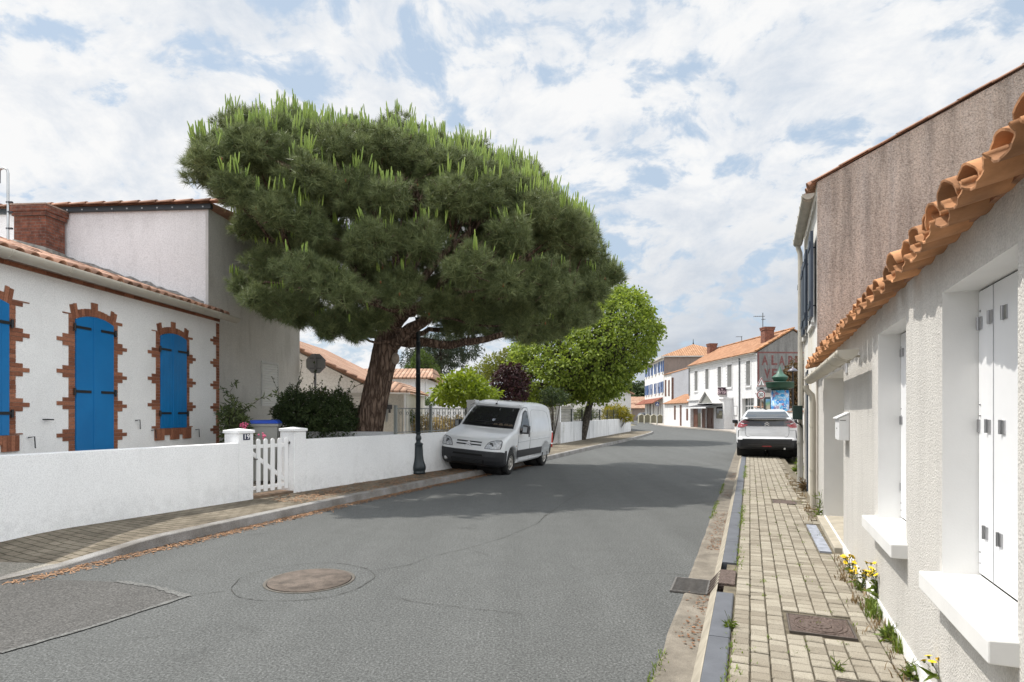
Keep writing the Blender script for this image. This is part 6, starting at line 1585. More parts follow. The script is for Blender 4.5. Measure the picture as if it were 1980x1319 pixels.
# ---- weeds along the right-hand wall
YEL = M('yellow_petal', (.80, .55, .01), .6, .1)
STEM = leafmat('weed_stem', (.06, .09, .02), (.13, .16, .04), .2)
def weed(label, base, stems, hgt, lean, rosette=14, rl=.07, flowers=True, name='flowering_weed', dry=False):
    bx, by, bz = base; t = thing(name, label, 'weed', (bx, by, bz)); mb = MB(); fl = MB(); tips = []; C = []; D = []
    for i in range(stems):
        a = RNG.uniform(0, 2*pi); h = hgt*RNG.uniform(.55, 1.1); l_ = lean*RNG.uniform(.2, 1.1); x, y = cos(a)*l_, sin(a)*l_
        p = [(RNG.normal(0, .012), RNG.normal(0, .012), 0), (x*.35, y*.35, h*.4), (x*.7, y*.7, h*.75), (x, y, h)]
        mb.tube(p, [.0028, .0024, .002, .0016], 5)
        for k in range(2):
            q = np.array(p[2])+RNG.normal(0, .012, 3); e = q+np.array([RNG.normal(0, .03), RNG.normal(0, .03), RNG.uniform(.03, .08)]); mb.tube([tuple(np.array(p[2])), tuple(e)], .0014, 4); tips.append(e)
        tips.append(np.array(p[3]))
        for k in range(4): q = RNG.uniform(.1, .8); C.append(np.array([x*q, y*q, h*q])); D.append(unit(np.array([RNG.normal(), RNG.normal(), .3])))
    mb.build('stems', STEM if not dry else DRYW, t)
    if flowers:
        for e in tips:
            if RNG.random() < .8:
                r = RNG.uniform(.015, .023); Mx = Matrix.Rotation(RNG.normal(0, .4), 4, 'X') @ Matrix.Rotation(RNG.normal(0, .4), 4, 'Y')
                vs = [(0, 0, .002)]
                for k in range(16): rr_ = r if k % 2 == 0 else r*.7; vs.append((rr_*cos(k*pi/8), rr_*sin(k*pi/8), .005))
                vs = [tuple((Mx @ Vector(v))+Vector(e)) for v in vs]; fl = MB(); fl.add(vs, [(0, 1+k, 1+(k+1) % 16) for k in range(16)])
                fl.lathe([(.002, -.010), (.006, -.004), (.007, .002)], tuple(e), 7, 1); fl.build('flower', [YEL, STEM], t)
            else: fl = MB(); fl.sphere(tuple(e), (.005, .005, .008), 6, 4, 1); fl.build('bud', [YEL, STEM], t)
    for k in range(rosette): a = RNG.uniform(0, 2*pi); C.append(np.array([cos(a)*.012, sin(a)*.012, .005])); D.append(np.array([cos(a), sin(a), RNG.uniform(.1, .9)]))
    leaf_mesh('leaves', np.array(C)+np.array(base), np.array(D), rl, .22, WEED if not dry else DRYW, t, base, .05)
    return t
def wp(px_, py_): g_ = G(px_, py_, .12); return (g_[0], g_[1], .118)
weed('tall yellow flowering weed growing at the foot of the right-hand wall below the far sill', wp(1702, 1178), 11, .36, .10, 22, .10)
weed('low clump of yellow flowers at the wall foot beyond the tall flowering weed', wp(1664, 1142), 10, .15, .09, 16, .06)
weed('short sparse yellow flowers at the wall foot nearest the doorstep', wp(1648, 1108), 7, .13, .06, 10, .05)
weed('bushy green weed without flowers between the flowering clumps and the bottom edge', wp(1722, 1240), 5, .10, .05, 34, .09, False)
weed('yellow flowered weed cut off by the bottom edge of the picture', wp(1838, 1366), 12, .22, .12, 22, .09)
weed('leafy sprawling weed on the paving at the bottom edge beside the wall', wp(1765, 1312), 5, .08, .07, 24, .07, False)
weed('tall thin dry weed standing at the foot of the cream downpipe', wp(1582, 1000), 8, .42, .10, 14, .08, False, dry=False)
weed('tangled greenish weed at the foot of the grey pipe near the parked car', wp(1545, 912), 14, .32, .22, 40, .16, False)
weed('dry brown weed in front of the tall white house door', wp(1556, 948), 12, .22, .18, 30, .12, False, dry=True)
weed('small bright weed in the paving joint next to the near access cover', wp(1622, 1296), 3, .07, .03, 12, .04, False)
weed('small weed in the kerb joint left of the near access cover', wp(1411, 1212), 3, .05, .04, 26, .05, False)
tag(blades('grass_tuft', [(*wp(1695, 1195)[:2], .115, .03), (*wp(1690, 1180)[:2], .115, .03), (*wp(1740, 1262)[:2], .115, .02)], 90, .10, .003, .6, WEED), kind='stuff')
# ------------------------------------------------------------------ houses, walls and street things further off
def rooftile(name, c0, c1, du=.22, dv=.36, axis=1):
    """canal-tile roof covering: columns along local axis, courses up the slope"""
    m, nt, bs = nodes(name); tcn = nt.nodes.new('ShaderNodeTexCoord'); sp = nt.nodes.new('ShaderNodeSeparateXYZ'); nt.links.new(tcn.outputs['Object'], sp.inputs[0])
    al = sp.outputs[axis]; ac = sp.outputs[1-axis]
    br = N(nt, 'ShaderNodeTexBrick', Scale=1.0); br.offset = 0; br.inputs['Brick Width'].default_value = dv; br.inputs['Row Height'].default_value = du; br.inputs['Mortar Size'].default_value = .0
    br.inputs['Color1'].default_value = (*c0, 1); br.inputs['Color2'].default_value = (*c1, 1)
    cb = nt.nodes.new('ShaderNodeCombineXYZ'); nt.links.new(ac, cb.inputs[0]); nt.links.new(al, cb.inputs[1]); nt.links.new(cb.outputs[0], br.inputs['Vector'])
    fr = math_(nt, 'FRACT', math_(nt, 'DIVIDE', al, du)); hump = math_(nt, 'SINE', math_(nt, 'MULTIPLY', fr, pi)); hump = math_(nt, 'POWER', hump, .6)
    st = math_(nt, 'FRACT', math_(nt, 'DIVIDE', ac, dv)); 
    c = mix(nt, 1.0, br.outputs['Color'], ramp(nt, noise(nt, pos(nt), 1.4, 7, .65), [(.3, (.72, .70, .68)), (.7, (1.15, 1.15, 1.15))]), 'MULTIPLY')
    c = mix(nt, ramp(nt, hump, [(.25, (.75,)*3), (.6, (0, 0, 0))]), c, sc(c0, .28))
    c = mix(nt, ramp(nt, noise(nt, pos(nt), 7, 5, .7), [(.58, (0, 0, 0)), (.75, (.45,)*3)]), c, (.12, .10, .085))
    nt.links.new(c, bs.inputs['Base Color']); bs.inputs['Roughness'].default_value = .9; bs.inputs['Specular IOR Level'].default_value = .2
    bump(nt, bs, math_(nt, 'ADD', hump, math_(nt, 'MULTIPLY', st, .25)), 1.0, .06); return m
ORANGE_R = rooftile('orange_tile_roof', (.37, .19, .11), (.47, .27, .165))
PINK_R = rooftile('pinkish_tile_roof', (.38, .225, .155), (.49, .325, .24))
PINK_RX = rooftile('pinkish_tile_roof_across', (.38, .225, .155), (.49, .325, .24), axis=0)
RED_R = rooftile('red_tile_roof', (.24, .09, .06), (.33, .13, .09))
FARW = stucco('far_white_render', (.78, .78, .785), amt=.25, bscale=20, bmp=.15, streak=.10)
GREYWALL = stucco('grey_cement_render', (.28, .27, .26), stain=(.12, .115, .11), amt=.6, bscale=12, bmp=.3, streak=.4, sz=.2, lo=.4, hi=.75)
BROWNW = stucco('brown_render', (.26, .21, .185), stain=(.10, .085, .08), amt=.5, bscale=12, bmp=.3, streak=.25)
GREYSH = M('grey_shutter', (.20, .20, .195), .6, .15, 3)
BROWNSH = M('brown_wood', (.11, .045, .028), .55, .3, 4, 5, stretch=(3, 3, .5))
def rect(fr, px0, px1, pyt, pyb, lx=0):
    """pixel rectangle on a facade -> (y0,y1,z0,z1); pyt/pyb taken at its middle"""
    a, b = fr.hit(px0, 750, lx)[0], fr.hit(px1, 750, lx)[0]; xm = (px0+px1)/2
    return min(a, b), max(a, b), fr.hit(xm, pyb, lx)[1], fr.hit(xm, pyt, lx)[1]

# ---- shop house with grey gable
FA = Frame(22.0, 0, .066)
z2 = lambda x, y: (1320+x/8.793, 690+y/8.793)
yc = FA.hit(1464, 680)[0]; yf = FA.hit(1333, 707)[0]; zev = FA.hit(1464, 681)[1]; DEP = 6.6
ridge_lx, zrid = FA.hitx(1533, 637, yc)
sh = thing('shop_house', 'white two storey house with grey lettered gable and orange roof beyond the parked car', 'house', FA.w(0, yc), FA.a)
OY = yc
def yl(v): return v-OY
wins = []
ops = []
for (a, b_, t, bt) in ((205, 258, 238, 578), (388, 445, 200, 552), (598, 658, 160, 516), (762, 838, 125, 516), (1080, 1155, 62, 492)):
    p0, p1 = z2(a, t), z2(b_, bt); y0, y1, z0, z1 = rect(FA, p0[0], p1[0], p0[1]+1, p1[1]); wins.append((y0, y1, z0, z1)); ops.append((yl(y0), yl(y1), z0, z1))
p0, p1 = z2(1010, 705), z2(1215, 1050); y0, y1, z0, z1 = rect(FA, p0[0], p1[0], p0[1], p1[1]); big = (yl(y0), yl(y1), z0, z1, .35); 
p0, p1 = z2(740, 830), z2(800, 1110); y0, y1, z0, z1 = rect(FA, p0[0], p1[0], p0[1], p1[1]); low = (yl(y0), yl(y1), z0, z1)
b = MB(); wall_open(b, 0.001, yf-yc, -.05, zev, ops+[big, low], .12)
b.quad((0, yf-yc, 0), (2*ridge_lx, yf-yc, 0), (2*ridge_lx, yf-yc, zev), (0, yf-yc, zev)); b.quad((2*ridge_lx, 0, 0), (2*ridge_lx, yf-yc, 0), (2*ridge_lx, yf-yc, zev), (2*ridge_lx, 0, zev))
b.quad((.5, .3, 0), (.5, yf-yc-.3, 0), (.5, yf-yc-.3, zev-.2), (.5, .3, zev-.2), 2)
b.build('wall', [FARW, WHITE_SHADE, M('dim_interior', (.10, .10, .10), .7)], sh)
b = MB(); b.add([(0, 0, -.05), (2*ridge_lx, 0, -.05), (2*ridge_lx, 0, zev), (ridge_lx, 0, zrid-.08), (0, 0, zev)], [(0, 1, 2, 3, 4)]); gbl = b.build('gable', GREYWALL, sh)
FADED = M('faded_red_paint', (.20, .085, .080), .9, .35, 8, 6)
def gz(px, py): q = FA.hitx(px, py, yc); return q
for p_, q_ in (((1465, 681.5), (1570, 684)), ((1465, 738), (1570, 741))):
    a, c = gz(*p_), gz(*q_); b = MB(); b.box(min(a[0], c[0]), c[0], -.006, -.001, a[1]-.06, a[1]+.06); b.build('painted_border', FADED, gbl)
a, c = gz(1464.6, 738), gz(1468.2, 681); b = MB(); b.box(a[0]+.003, c[0], -.007, -.0015, a[1], c[1]); b.build('painted_border', FADED, gbl)
for ch_, xa, xb, yt_, yb_ in (('A', 1472.8, 1485, 687, 706), ('L', 1491.5, 1503, 687, 706), ('A', 1506, 1517.5, 688, 707), ('B', 1524, 1533.5, 688, 707), ('R', 1537, 1548, 688.5, 707.5), ('V', 1477.5, 1489.5, 713, 732), ('E', 1492.5, 1503, 713, 733)):
    a, c = gz(xa, yb_), gz(xb, yt_); h = c[1]-a[1]
    o = text_mesh(ch_, 1.0, FADED, gbl, ((a[0]+c[0])/2, -.004, (a[1]+c[1])/2), (pi/2, 0, 0), .002, 'painted_letter', .035)
    bb = [Vector(v) for v in o.bound_box]; w_ = max(v.x for v in bb)-min(v.x for v in bb); hh_ = max(v.y for v in bb)-min(v.y for v in bb); cxm = (max(v.x for v in bb)+min(v.x for v in bb))/2; cym = (max(v.y for v in bb)+min(v.y for v in bb))/2
    for v in o.data.vertices: v.co = (v.co.x-cxm, v.co.y-cym, v.co.z)
    o.scale = ((c[0]-a[0])/w_, h/hh_, 1)
b = MB(); ov = .18
b.add([(-ov, -.12, zev-.02), (-ov, yf-yc+.1, zev-.02), (ridge_lx, yf-yc+.1, zrid), (ridge_lx, -.12, zrid), (2*ridge_lx+ov, -.12, zev-.02), (2*ridge_lx+ov, yf-yc+.1, zev-.02)], [(0, 3, 2, 1), (3, 4, 5, 2)]); 
rf = b.build('roof', ORANGE_R, sh); sm_ = rf.modifiers.new('thick', 'SOLIDIFY'); sm_.thickness = .08; sm_.offset = 1
b = MB(); k = 0; sa = atan2(zrid-zev, ridge_lx+ov)
while k*.4 < (ridge_lx+ov)/cos(sa): half_tile(b, (-ov+k*.4*cos(sa), -.10, zev+.07+k*.4*sin(sa)), (cos(sa), 0, sin(sa)), (0, 1, 0), (-sin(sa), 0, cos(sa)), .42, .11, .09, .9, seg=5); k += 1
for k in range(int((yf-yc)/.4)): half_tile(b, (ridge_lx, k*.4, zrid+.05), (0, 1, 0), (1, 0, 0), (0, 0, 1), .42, .13, .11, .9, seg=5)
b.build('ridge_tiles', TERRA, rf)
b = MB(); gutter(b, (-ov-.06, 0, zev-.05), (-ov-.06, yf-yc, zev-.08), .07); b.build('gutter', GREYPIPE, sh)
b = MB(); b.box(-.12, -.001, .0, yf-yc, zev-.20, zev-.10); b.box(-.07, -.001, 0, yf-yc, zev-.42, zev-.36); b.build('cornice', FARW, sh)
for (y0, y1, z0, z1) in wins:
    b = MB(); ym = (y0+y1)/2; 
    for a, c in ((y0, ym-.01), (ym+.01, y1)): b.box(.03, .07, yl(a), yl(c), z0, z1)
    for i in range(16): z = z0+(z1-z0)*(i+.5)/16; b.box(.018, .029, yl(y0)+.05, yl(y1)-.05, z-.012, z+.012)
    b.build('shutter', GREYSH, sh)
    b = MB(); b.box(-.10, .02, yl(y0)-.12, yl(y1)+.12, z0-.14, z0-.002); b.build('window_sill', FARW, sh)
    b = MB(); b.box(-.03, -.001, yl(y0)-.16, yl(y0)-.01, z0, z1+.2); b.box(-.03, -.001, yl(y1)+.01, yl(y1)+.16, z0, z1+.2); b.box(-.035, -.001, yl(y0)-.0, yl(y1), z1+.01, z1+.2); b.build('window_surround', FARW, sh)
    b = MB()
    for i in range(7): z = z0+(z1-z0)*i/7; b.box(-.034, -.029, yl(y1)+.02+(.06 if i % 2 else 0), yl(y1)+.17, z, z+.04)
    b.build('flaking_paint', M('flaked_grey', (.22, .20, .19), .9), sh)
# big shop window with pale interior, low red shutter window
y0, y1, z0, z1 = big[:4]
b = MB(); b.box(.30, .33, y0, y1, z0, z1); wf = b.build('shop_window', M('shop_glass', (.09, .10, .10), .05), sh)
b = MB()
for f in (0, .3, .55, .75): b.box(.27, .299, y0+(y1-y0)*f, y0+(y1-y0)*f+.06, z0, z1)
b.box(.27, .299, y0, y1, z0+(z1-z0)*.6, z0+(z1-z0)*.6+.06); b.build('window_frame', WHITE_PAINT, wf)
b = MB(); b.box(-.08, .02, y0-.2, y1+.2, z0-.14, z0-.002); b.build('window_sill', FARW, sh)
y0, y1, z0, z1 = low; b = MB(); b.box(.04, .08, y0, y1, z0, z1); b.build('low_shutter', M('wine_red_shutter', (.10, .022, .022), .6), sh)
b = MB()
for i in range(14): z = z0+(z1-z0)*i/14; b.box(-.03, -.001, y0-.16+(.05 if i % 2 else 0), y0-.005, z, z+.10); b.box(-.03, -.001, y1+.005, y1+.16, z, z+.10)
b.build('brick_edge', M('worn_brick', (.38, .29, .26), .9, .3), sh)
b = MB(); b.box(-.08, .02, y0-.2, y1+.2, z0-.14, z0-.002); b.build('window_sill', FARW, sh)
ydp = yl(FA.hit(z2(975, 0)[0], 700)[0]); b = MB(); b.tube([(-.07, ydp, zev-.1), (-.07, ydp, .1)], .05, 8); b.build('downpipe', M('dark_zinc', (.07, .08, .09), .5), sh)
b = MB(); b.tube([(-.07, yf-yc-.1, zev-.1), (-.07, yf-yc-.1, 3.2)], .05, 8); b.build('downpipe', M('dark_zinc', (.07, .08, .09), .5), sh)
p0, p1 = z2(875, 835), z2(930, 1005); y0, y1, z0, z1 = rect(FA, p0[0], p1[0], p0[1], p1[1]); b = MB(); b.box(-.03, -.001, yl(y0), yl(y1), z0, z1); b.build('notice_board', M('notice_frame', (.33, .33, .34), .5), sh)
b = MB(); b.box(-.036, -.0305, yl(y0)+.05, yl(y1)-.05, z0+.05, z1-.05); b.build('notice_sheet', WHITE_PAINT, sh)
p0, p1 = z2(888, 1075), z2(935, 1185); y0, y1, z0, z1 = rect(FA, p0[0], p1[0], p0[1], p1[1]); b = MB(); b.box(-.03, -.001, yl(y0), yl(y1), z0, z1)
for i in range(5): b.box(-.05, -.031, yl(y0)+.04, yl(y1)-.04, z0+(z1-z0)*(i+.2)/5, z0+(z1-z0)*(i+.7)/5)
b.build('vent_grille', BROWNSH, sh)
p0, p1 = z2(775, 735), z2(822, 825); y0, y1, z0, z1 = rect(FA, p0[0], p1[0], p0[1], p1[1]); b = MB(); b.box(-.30, -.001, yl(y0), yl(y1)+.3, z0, z1); ac = b.build('air_conditioner', M('grey_unit', (.35, .36, .36), .5), sh)
b = MB(); b.lathe([(.24, 0), (.24, -.01), (.05, -.012), (.001, -.012)], (-.15, yl(y0)-.002, (z0+z1)/2), 18, axis='y'); b.build('fan_grille', BLACK_IRON, ac)
# shop front: white box with flat roof, brown doors, awning, pointed canopy, hanging sign
SF = -.75
q0 = FA.hit(z2(705, 0)[0], 750, SF)[0]; q1 = FA.hit(z2(100, 0)[0], 750, SF)[0]; zsf = FA.hit(z2(600, 0)[0], z2(0, 722)[1], SF)[1]
d0 = FA.hit(z2(528, 0)[0], 750, SF)[0]; d1 = FA.hit(z2(130, 0)[0], 750, SF)[0]; zd = FA.hit(z2(450, 0)[0], z2(0, 868)[1], SF)[1]
pw = rect(FA, z2(565, 0)[0], z2(678, 0)[0], z2(0, 850)[1], z2(0, 1052)[1], SF)
b = MB(); wall_open(b, yl(q0), yl(q1), -.02, zsf, [(yl(d0), yl(d1), .0, zd, .5), (yl(pw[0]), yl(pw[1]), pw[2], pw[3], .1)], .4, x=SF)
b.quad((SF, yl(q0), -.02), (0, yl(q0), -.02), (0, yl(q0), zsf), (SF, yl(q0), zsf)); b.f[-1] = b.f[-1][::-1]; b.f[-1] = b.f[-1][::-1]
b.quad((SF, yl(q1), -.02), (0, yl(q1), -.02), (0, yl(q1), zsf), (SF, yl(q1), zsf)); b.box(SF-.12, 0, yl(q0)-.1, yl(q1)+.1, zsf+.001, zsf+.14)
b.build('shop_front', [FARW, FARW], sh)
nd = 5
for i in range(nd):
    a = d0+(d1-d0)*i/nd; c = d0+(d1-d0)*(i+1)/nd; mt = GLASS if i == 3 else BROWNSH
    b = MB(); b.box(SF+.30, SF+.34, yl(a)+.03, yl(c)-.03, .1, zd-.01); b.box(SF+.28, SF+.30, yl(a)+.12, yl(c)-.12, .5, 1.0); b.build('shop_door', mt, sh)
    if i in (2, 3): b = MB(); b.box(SF+.2, SF+.32, yl(a)-.05, yl(a)+.05, .1, zd-.012); b.build('door_post', FARW, sh)
b = MB(); b.box(SF+.05, SF+.09, yl(pw[0]), yl(pw[1]), pw[2], pw[3]); sw_ = b.build('shop_window', GLASS, sh)
ym = (pw[0]+pw[1])/2; b = MB(); b.box(SF+.03, SF+.049, yl(ym)-.5, yl(ym)+.1, pw[2]+.3, pw[3]-.35); b.build('window_poster', M('mixed_poster', (.45, .42, .30), .5, .8, 3.5), sw_)
b = MB(); aw0, aw1 = rect(FA, z2(395, 0)[0], z2(15, 0)[0], 0, 0, -2.2)[:2]; za = FA.hit(z2(390, 0)[0], z2(0, 862)[1], -2.2)[1]; zb2_ = FA.hit(z2(490, 0)[0], z2(0, 805)[1], SF)[1]
aw0 = yl(aw0); aw1 = yl(aw1); b.add([(SF-.002, aw0, zb2_), (SF-.002, aw1, zb2_), (-2.2, aw1, za+.05), (-2.2, aw0, za+.05), (SF-.002, aw0, zb2_-.05), (SF-.002, aw1, zb2_-.05), (-2.2, aw1, za), (-2.2, aw0, za)], [(0, 1, 2, 3), (7, 6, 5, 4), (0, 3, 7, 4), (1, 5, 6, 2)])
aw = b.build('awning', M('charcoal_canvas', (.055, .055, .06), .8), sh); b = MB(); b.box(-2.25, -2.205, aw0, aw1, za-.07, za+.05); b.build('awning_valance', WHITE_PAINT, aw)
t0, t1, zt0, zt1 = rect(FA, z2(520, 0)[0], z2(275, 0)[0], z2(0, 600)[1], z2(0, 785)[1], -1.5); t0, t1 = yl(t0), yl(t1)
b = MB(); b.prism([(t0, zt0), (t1, zt0), ((t0+t1)/2, zt1)], -1.45, -.01, 'x'); cn = b.build('pointed_canopy', M('grey_canopy_front', (.24, .24, .22), .8, .2, 6, stretch=(1, 4, .3)), sh)
b = MB(); tm = (t0+t1)/2
for (a, za_, c, zc__) in ((t0-.12, zt0-.02, tm, zt1+.14), (tm, zt1+.14, t1+.12, zt0-.02)): b.add([(-1.6, a, za_), (-1.6, c, zc__), (0, c, zc__), (0, a, za_), (-1.6, a, za_-.1), (-1.6, c, zc__-.12), (0, c, zc__-.12), (0, a, za_-.1)], [(0, 1, 2, 3), (4, 7, 6, 5), (0, 4, 5, 1), (1, 5, 6, 2), (2, 6, 7, 3), (3, 7, 4, 0)])
b.build('canopy_edge', M('pale_canopy_edge', (.62, .60, .58), .7), cn)
b = MB(); b.box(-1.62, 0, t0-.15, t1+.15, zt0-.06, zt0-.021); b.build('canopy_base', FARW, cn)
# hanging sign
sgx, sgz0 = FA.hitx(*z2(603, 648), FA.hit(z2(740, 0)[0], 750, 0)[0]); sgx1, sgz1 = FA.hitx(*z2(735, 520), FA.hit(z2(740, 0)[0], 750, 0)[0]); sy = yl(FA.hit(z2(740, 0)[0], 750, 0)[0])
hs = thing('hanging_sign', 'dark purple projecting shop sign with white script lettering on the white shop house', 'sign', FA.w(0, OY+sy, sgz0), FA.a)
b = MB(); b.box(sgx, min(sgx1, -.03), -.10, .10, 0, sgz1-sgz0); b.build('sign_box', M('plum_panel', (.042, .014, .026), .5), hs, bevel=.01)
sm2 = (sgx+min(sgx1, -.03))/2; text_mesh('Brise', .52, M('pale_pink_letter', (.68, .52, .55), .6), hs, (sm2, -.103, (sgz1-sgz0)*.42), (pi/2, 0, 0), name='lettering', sx=.85); text_mesh('la', .26, M('pale_pink_letter', (.68, .52, .55), .6), hs, (sm2-.05, -.103, (sgz1-sgz0)*.78), (pi/2, 0, 0), name='lettering')
b = MB(); b.box(-.03, .0, -.04, .04, .2, .3); b.build('bracket', BLACK_IRON, hs)
def chimney(px0, px1, pyt, pyb, fr, ly, label, dep=.7):
    a, zb_ = fr.hitx(px0, pyb, ly); c, zt_ = fr.hitx(px1, pyt, ly); w = c-a
    t = thing('brick_chimney', label, 'chimney', fr.w((a+c)/2, ly, zb_-.6), fr.a); H_ = zt_-zb_+.6
    m = bpy.data.materials.get('chimney_brick')
    b = MB(); b.box(-w*.45, w*.45, 0, dep, 0, H_-.25); b.build('stack', m, t)
    b = MB(); b.box(-w*.5, w*.5, -.05, dep+.05, H_-.249, H_-.1); b.build('collar', m, t)
    b = MB(); b.box(-w*.53, w*.53, -.08, dep+.08, H_-.099, H_); b.build('cap', m, t); return t
chimney(1478, 1498, 632, 654, FA, yc+1.2, 'large red chimney beside the tall aerial on the orange roof of the shop house')
chimney(1371.5, 1387, 664, 683, FA, yf-.6, 'smaller red chimney at the far end of the orange roof')
def aerial(px, pyt, pyb, Y, label, arms):
    x, y, z0 = P(px, pyb, Y); h = P(px, pyt, Y)[2]-z0; t = thing('roof_aerial', label, 'aerial', (x, y, z0))
    b = MB(); b.tube([(0, 0, -.4), (0, 0, h)], .035, 6); b.build('mast', M('aerial_grey', (.14, .15, .16), .5), t)
    b = MB()
    for (f, l0, l1, n_) in arms:
        b.tube([(l0, 0, h*f), (l1, 0, h*f)], .022, 5)
        for k in range(n_): xx = l0+(l1-l0)*(k+.5)/n_; b.tube([(xx, -.2, h*f), (xx, .2, h*f)], .015, 4)
    b.build('antenna', M('aerial_grey', (.14, .15, .16), .5), t)
aerial(1475, 605, 650, 48, 'tall television aerial on a mast above the orange roof', [(.85, -.75, .15, 6), (.72, -.1, .2, 2)])
aerial(1434, 650, 662, 56, 'small television aerial on the ridge between the two chimneys', [(.9, -.55, .05, 4), (.1, -.25, .1, 1)])

# ---- low annexe with orange lean-to roof and the set-back white house
z1b = lambda x, y: (1220+x/7.33, 660+y/7.33)
ya_ = yf+.05; yb_ = FA.hit(1285, 780)[0]
zle = FA.hit(1310, z1b(0, 880)[1])[1]; zlh = zle+1.05; LD = 2.4
an = thing('annexe', 'low white annexe with orange lean-to roof between the shop house and the tall building', 'building', FA.w(0, ya_), FA.a)
ops = []
for (a, c, t_, bt) in ((612, 635, 912, 1112), (695, 718, 905, 1200), (785, 810, 955, 1122)):
    p0, p1 = z1b(a, t_), z1b(c, bt); y0, y1, zz0, zz1 = rect(FA, p0[0], p1[0], p0[1], p1[1]); ops.append((y0-ya_, y1-ya_, max(.12, zz0), min(zz1, zle-.1)))
b = MB(); wall_open(b, 0, yb_-ya_, -.05, zle, ops, .1); b.quad((0, yb_-ya_, 0), (LD, yb_-ya_, 0), (LD, yb_-ya_, zlh), (0, yb_-ya_, zle)); b.build('wall', [FARW, FARW], an)
for o_ in ops: b = MB(); b.box(-.02, .05, o_[0], o_[1], o_[2], o_[3]); b.build('shutter', BROWNSH, an)
b = MB(); b.add([(-.2, 0, zle-.05), (-.2, yb_-ya_+.1, zle-.05), (LD, yb_-ya_+.1, zlh), (LD, 0, zlh)], [(0, 3, 2, 1)]); r_ = b.build('roof', ORANGE_R, an); sm_ = r_.modifiers.new('thick', 'SOLIDIFY'); sm_.thickness = .08; sm_.offset = 1
FC_lx = 2.4; yc2 = FA.hit(1298, 750, FC_lx)[0]; yc3 = FA.hit(1284, 750, FC_lx)[0]; ztop = FA.hit(1298, 722.5, FC_lx)[1]; zt_r = FA.hitx(1334, 712, yc2)[1]; lxr = FA.hitx(1334, 712, yc2)[0]
sb = thing('white_house', 'white house with narrow brown shutters set back above the orange lean-to', 'house', FA.w(FC_lx, yc2), FA.a)
sl_ = (zt_r-ztop)/(lxr-FC_lx)
b = MB(); b.add([(0, 0, 0), (5, 0, 0), (5, 0, ztop+5*sl_), (0, 0, ztop)], [(0, 1, 2, 3)]); b.build('side_wall', stucco('painted_shade_render', (.60, .60, .63), amt=.15, bscale=20, bmp=.1), sb)  # white side wall, its bluish shade put into the render colour
b = MB(); ln_ = yc3-yc2; wl_ = []
for (a, c, t_, bt) in ((482, 503, 548, 780), (530, 550, 550, 775)):
    p0, p1 = z1b(a, t_), z1b(c, bt); y0, y1, zz0, zz1 = rect(FA, p0[0], p1[0], p0[1], p1[1], FC_lx); wl_.append((y0-yc2, y1-yc2, zz0, zz1))
wall_open(b, .001, ln_, 0, ztop, wl_, .1); b.quad((0, ln_, 0), (5, ln_, 0), (5, ln_, ztop+5*sl_), (0, ln_, ztop)); b.build('wall', [FARW, FARW], sb)
for o_ in wl_: b = MB(); b.box(-.03, .04, o_[0], o_[1], o_[2], o_[3]); b.build('shutter', BROWNSH, sb)
a, c = FA.hitx(*z1b(575, 840), yc2), FA.hitx(*z1b(603, 515), yc2); b = MB(); b.box(a[0]-FC_lx+.02, c[0]-FC_lx, -.06, -.001, a[1], c[1]); b.build('shutter', BROWNSH, sb)
b = MB(); b.add([(-.15, -.1, ztop-.02), (-.15, ln_, ztop-.02), (5, ln_, ztop+5*sl_+.03), (5, -.1, ztop+5*sl_+.03)], [(0, 3, 2, 1)]); r_ = b.build('roof', ORANGE_R, sb); sm_ = r_.modifiers.new('thick', 'SOLIDIFY'); sm_.thickness = .07; sm_.offset = 1

# ---- tall white building with blue shutters
YD = 79.0; XD = (1283.5-CX)/F_*YD; X2 = (1247-CX)/F_*95.5; aD = -atan2(X2-XD, 95.5-YD); FD = Frame(XD, YD, aD)
zD = FD.hit(1283.5, 688.5)[1]; LD2 = FD.hit(1247, 700)[0]; DW = 9.5
ht = thing('tall_building', 'tall white three storey building with blue shutters and brown side wall', 'building', FD.w(0, 0), FD.a)
wins = []
for xs_, ts, bs_ in (((218, 255, 299, 349, 400, 448), (387, 368, 349, 322, 297, 280), (512, 502, 488, 468, 448, 434)), ((218, 251, 292, 347, 399, 444), (632, 622, 610, 598, 584, 570), (768, 762, 756, 746, 738, 728))):
    for x_, t_, b__ in zip(xs_, ts, bs_): px_, pt = z1b(x_, t_); _, pb = z1b(x_, b__); y, zt_ = FD.hit(px_, pt); _, zb_ = FD.hit(px_, pb); wins.append((y, zb_, zt_))
b = MB(); gro = []
for (a, c) in ((232, 246), (258, 282), (312, 330), (368, 392), (415, 425), (445, 455)):
    p0, p1 = z1b(a, 900), z1b(c, 1050); y0, y1, zz0, zz1 = rect(FD, p0[0], p1[0], 784, 803); gro.append((y0, y1, .3, 2.9))
wall_open(b, 0.001, LD2, -.05, zD, [(y-.42, y+.42, z0, z1) for y, z0, z1 in wins]+gro, .2); b.quad((0, LD2, 0), (DW, LD2, 0), (DW, LD2, zD), (0, LD2, zD)); b.quad((.21, .2, 0), (.21, LD2-.2, 0), (.21, LD2-.2, zD-.2), (.21, .2, zD-.2), 2)
b.build('wall', [FARW, FARW, GLASS], ht)
b = MB(); b.add([(0, 0, -.05), (DW, 0, -.05), (DW, 0, zD), (0, 0, zD)], [(0, 1, 2, 3)]); b.build('side_wall', BROWNW, ht)
BSH = M('faded_blue_shutter', (.018, .10, .33), .6, .2, 2)
for y, z0, z1 in wins:
    for s_ in (-1, 1): yy = y+s_*.68; b = MB(); b.box(-.07, -.03, yy-.24, yy+.24, z0, z1); b.build('shutter', BSH, ht)
    b = MB(); b.box(-.12, .05, y-.5, y+.5, z0-.14, z0-.002); b.build('window_sill', FARW, ht)
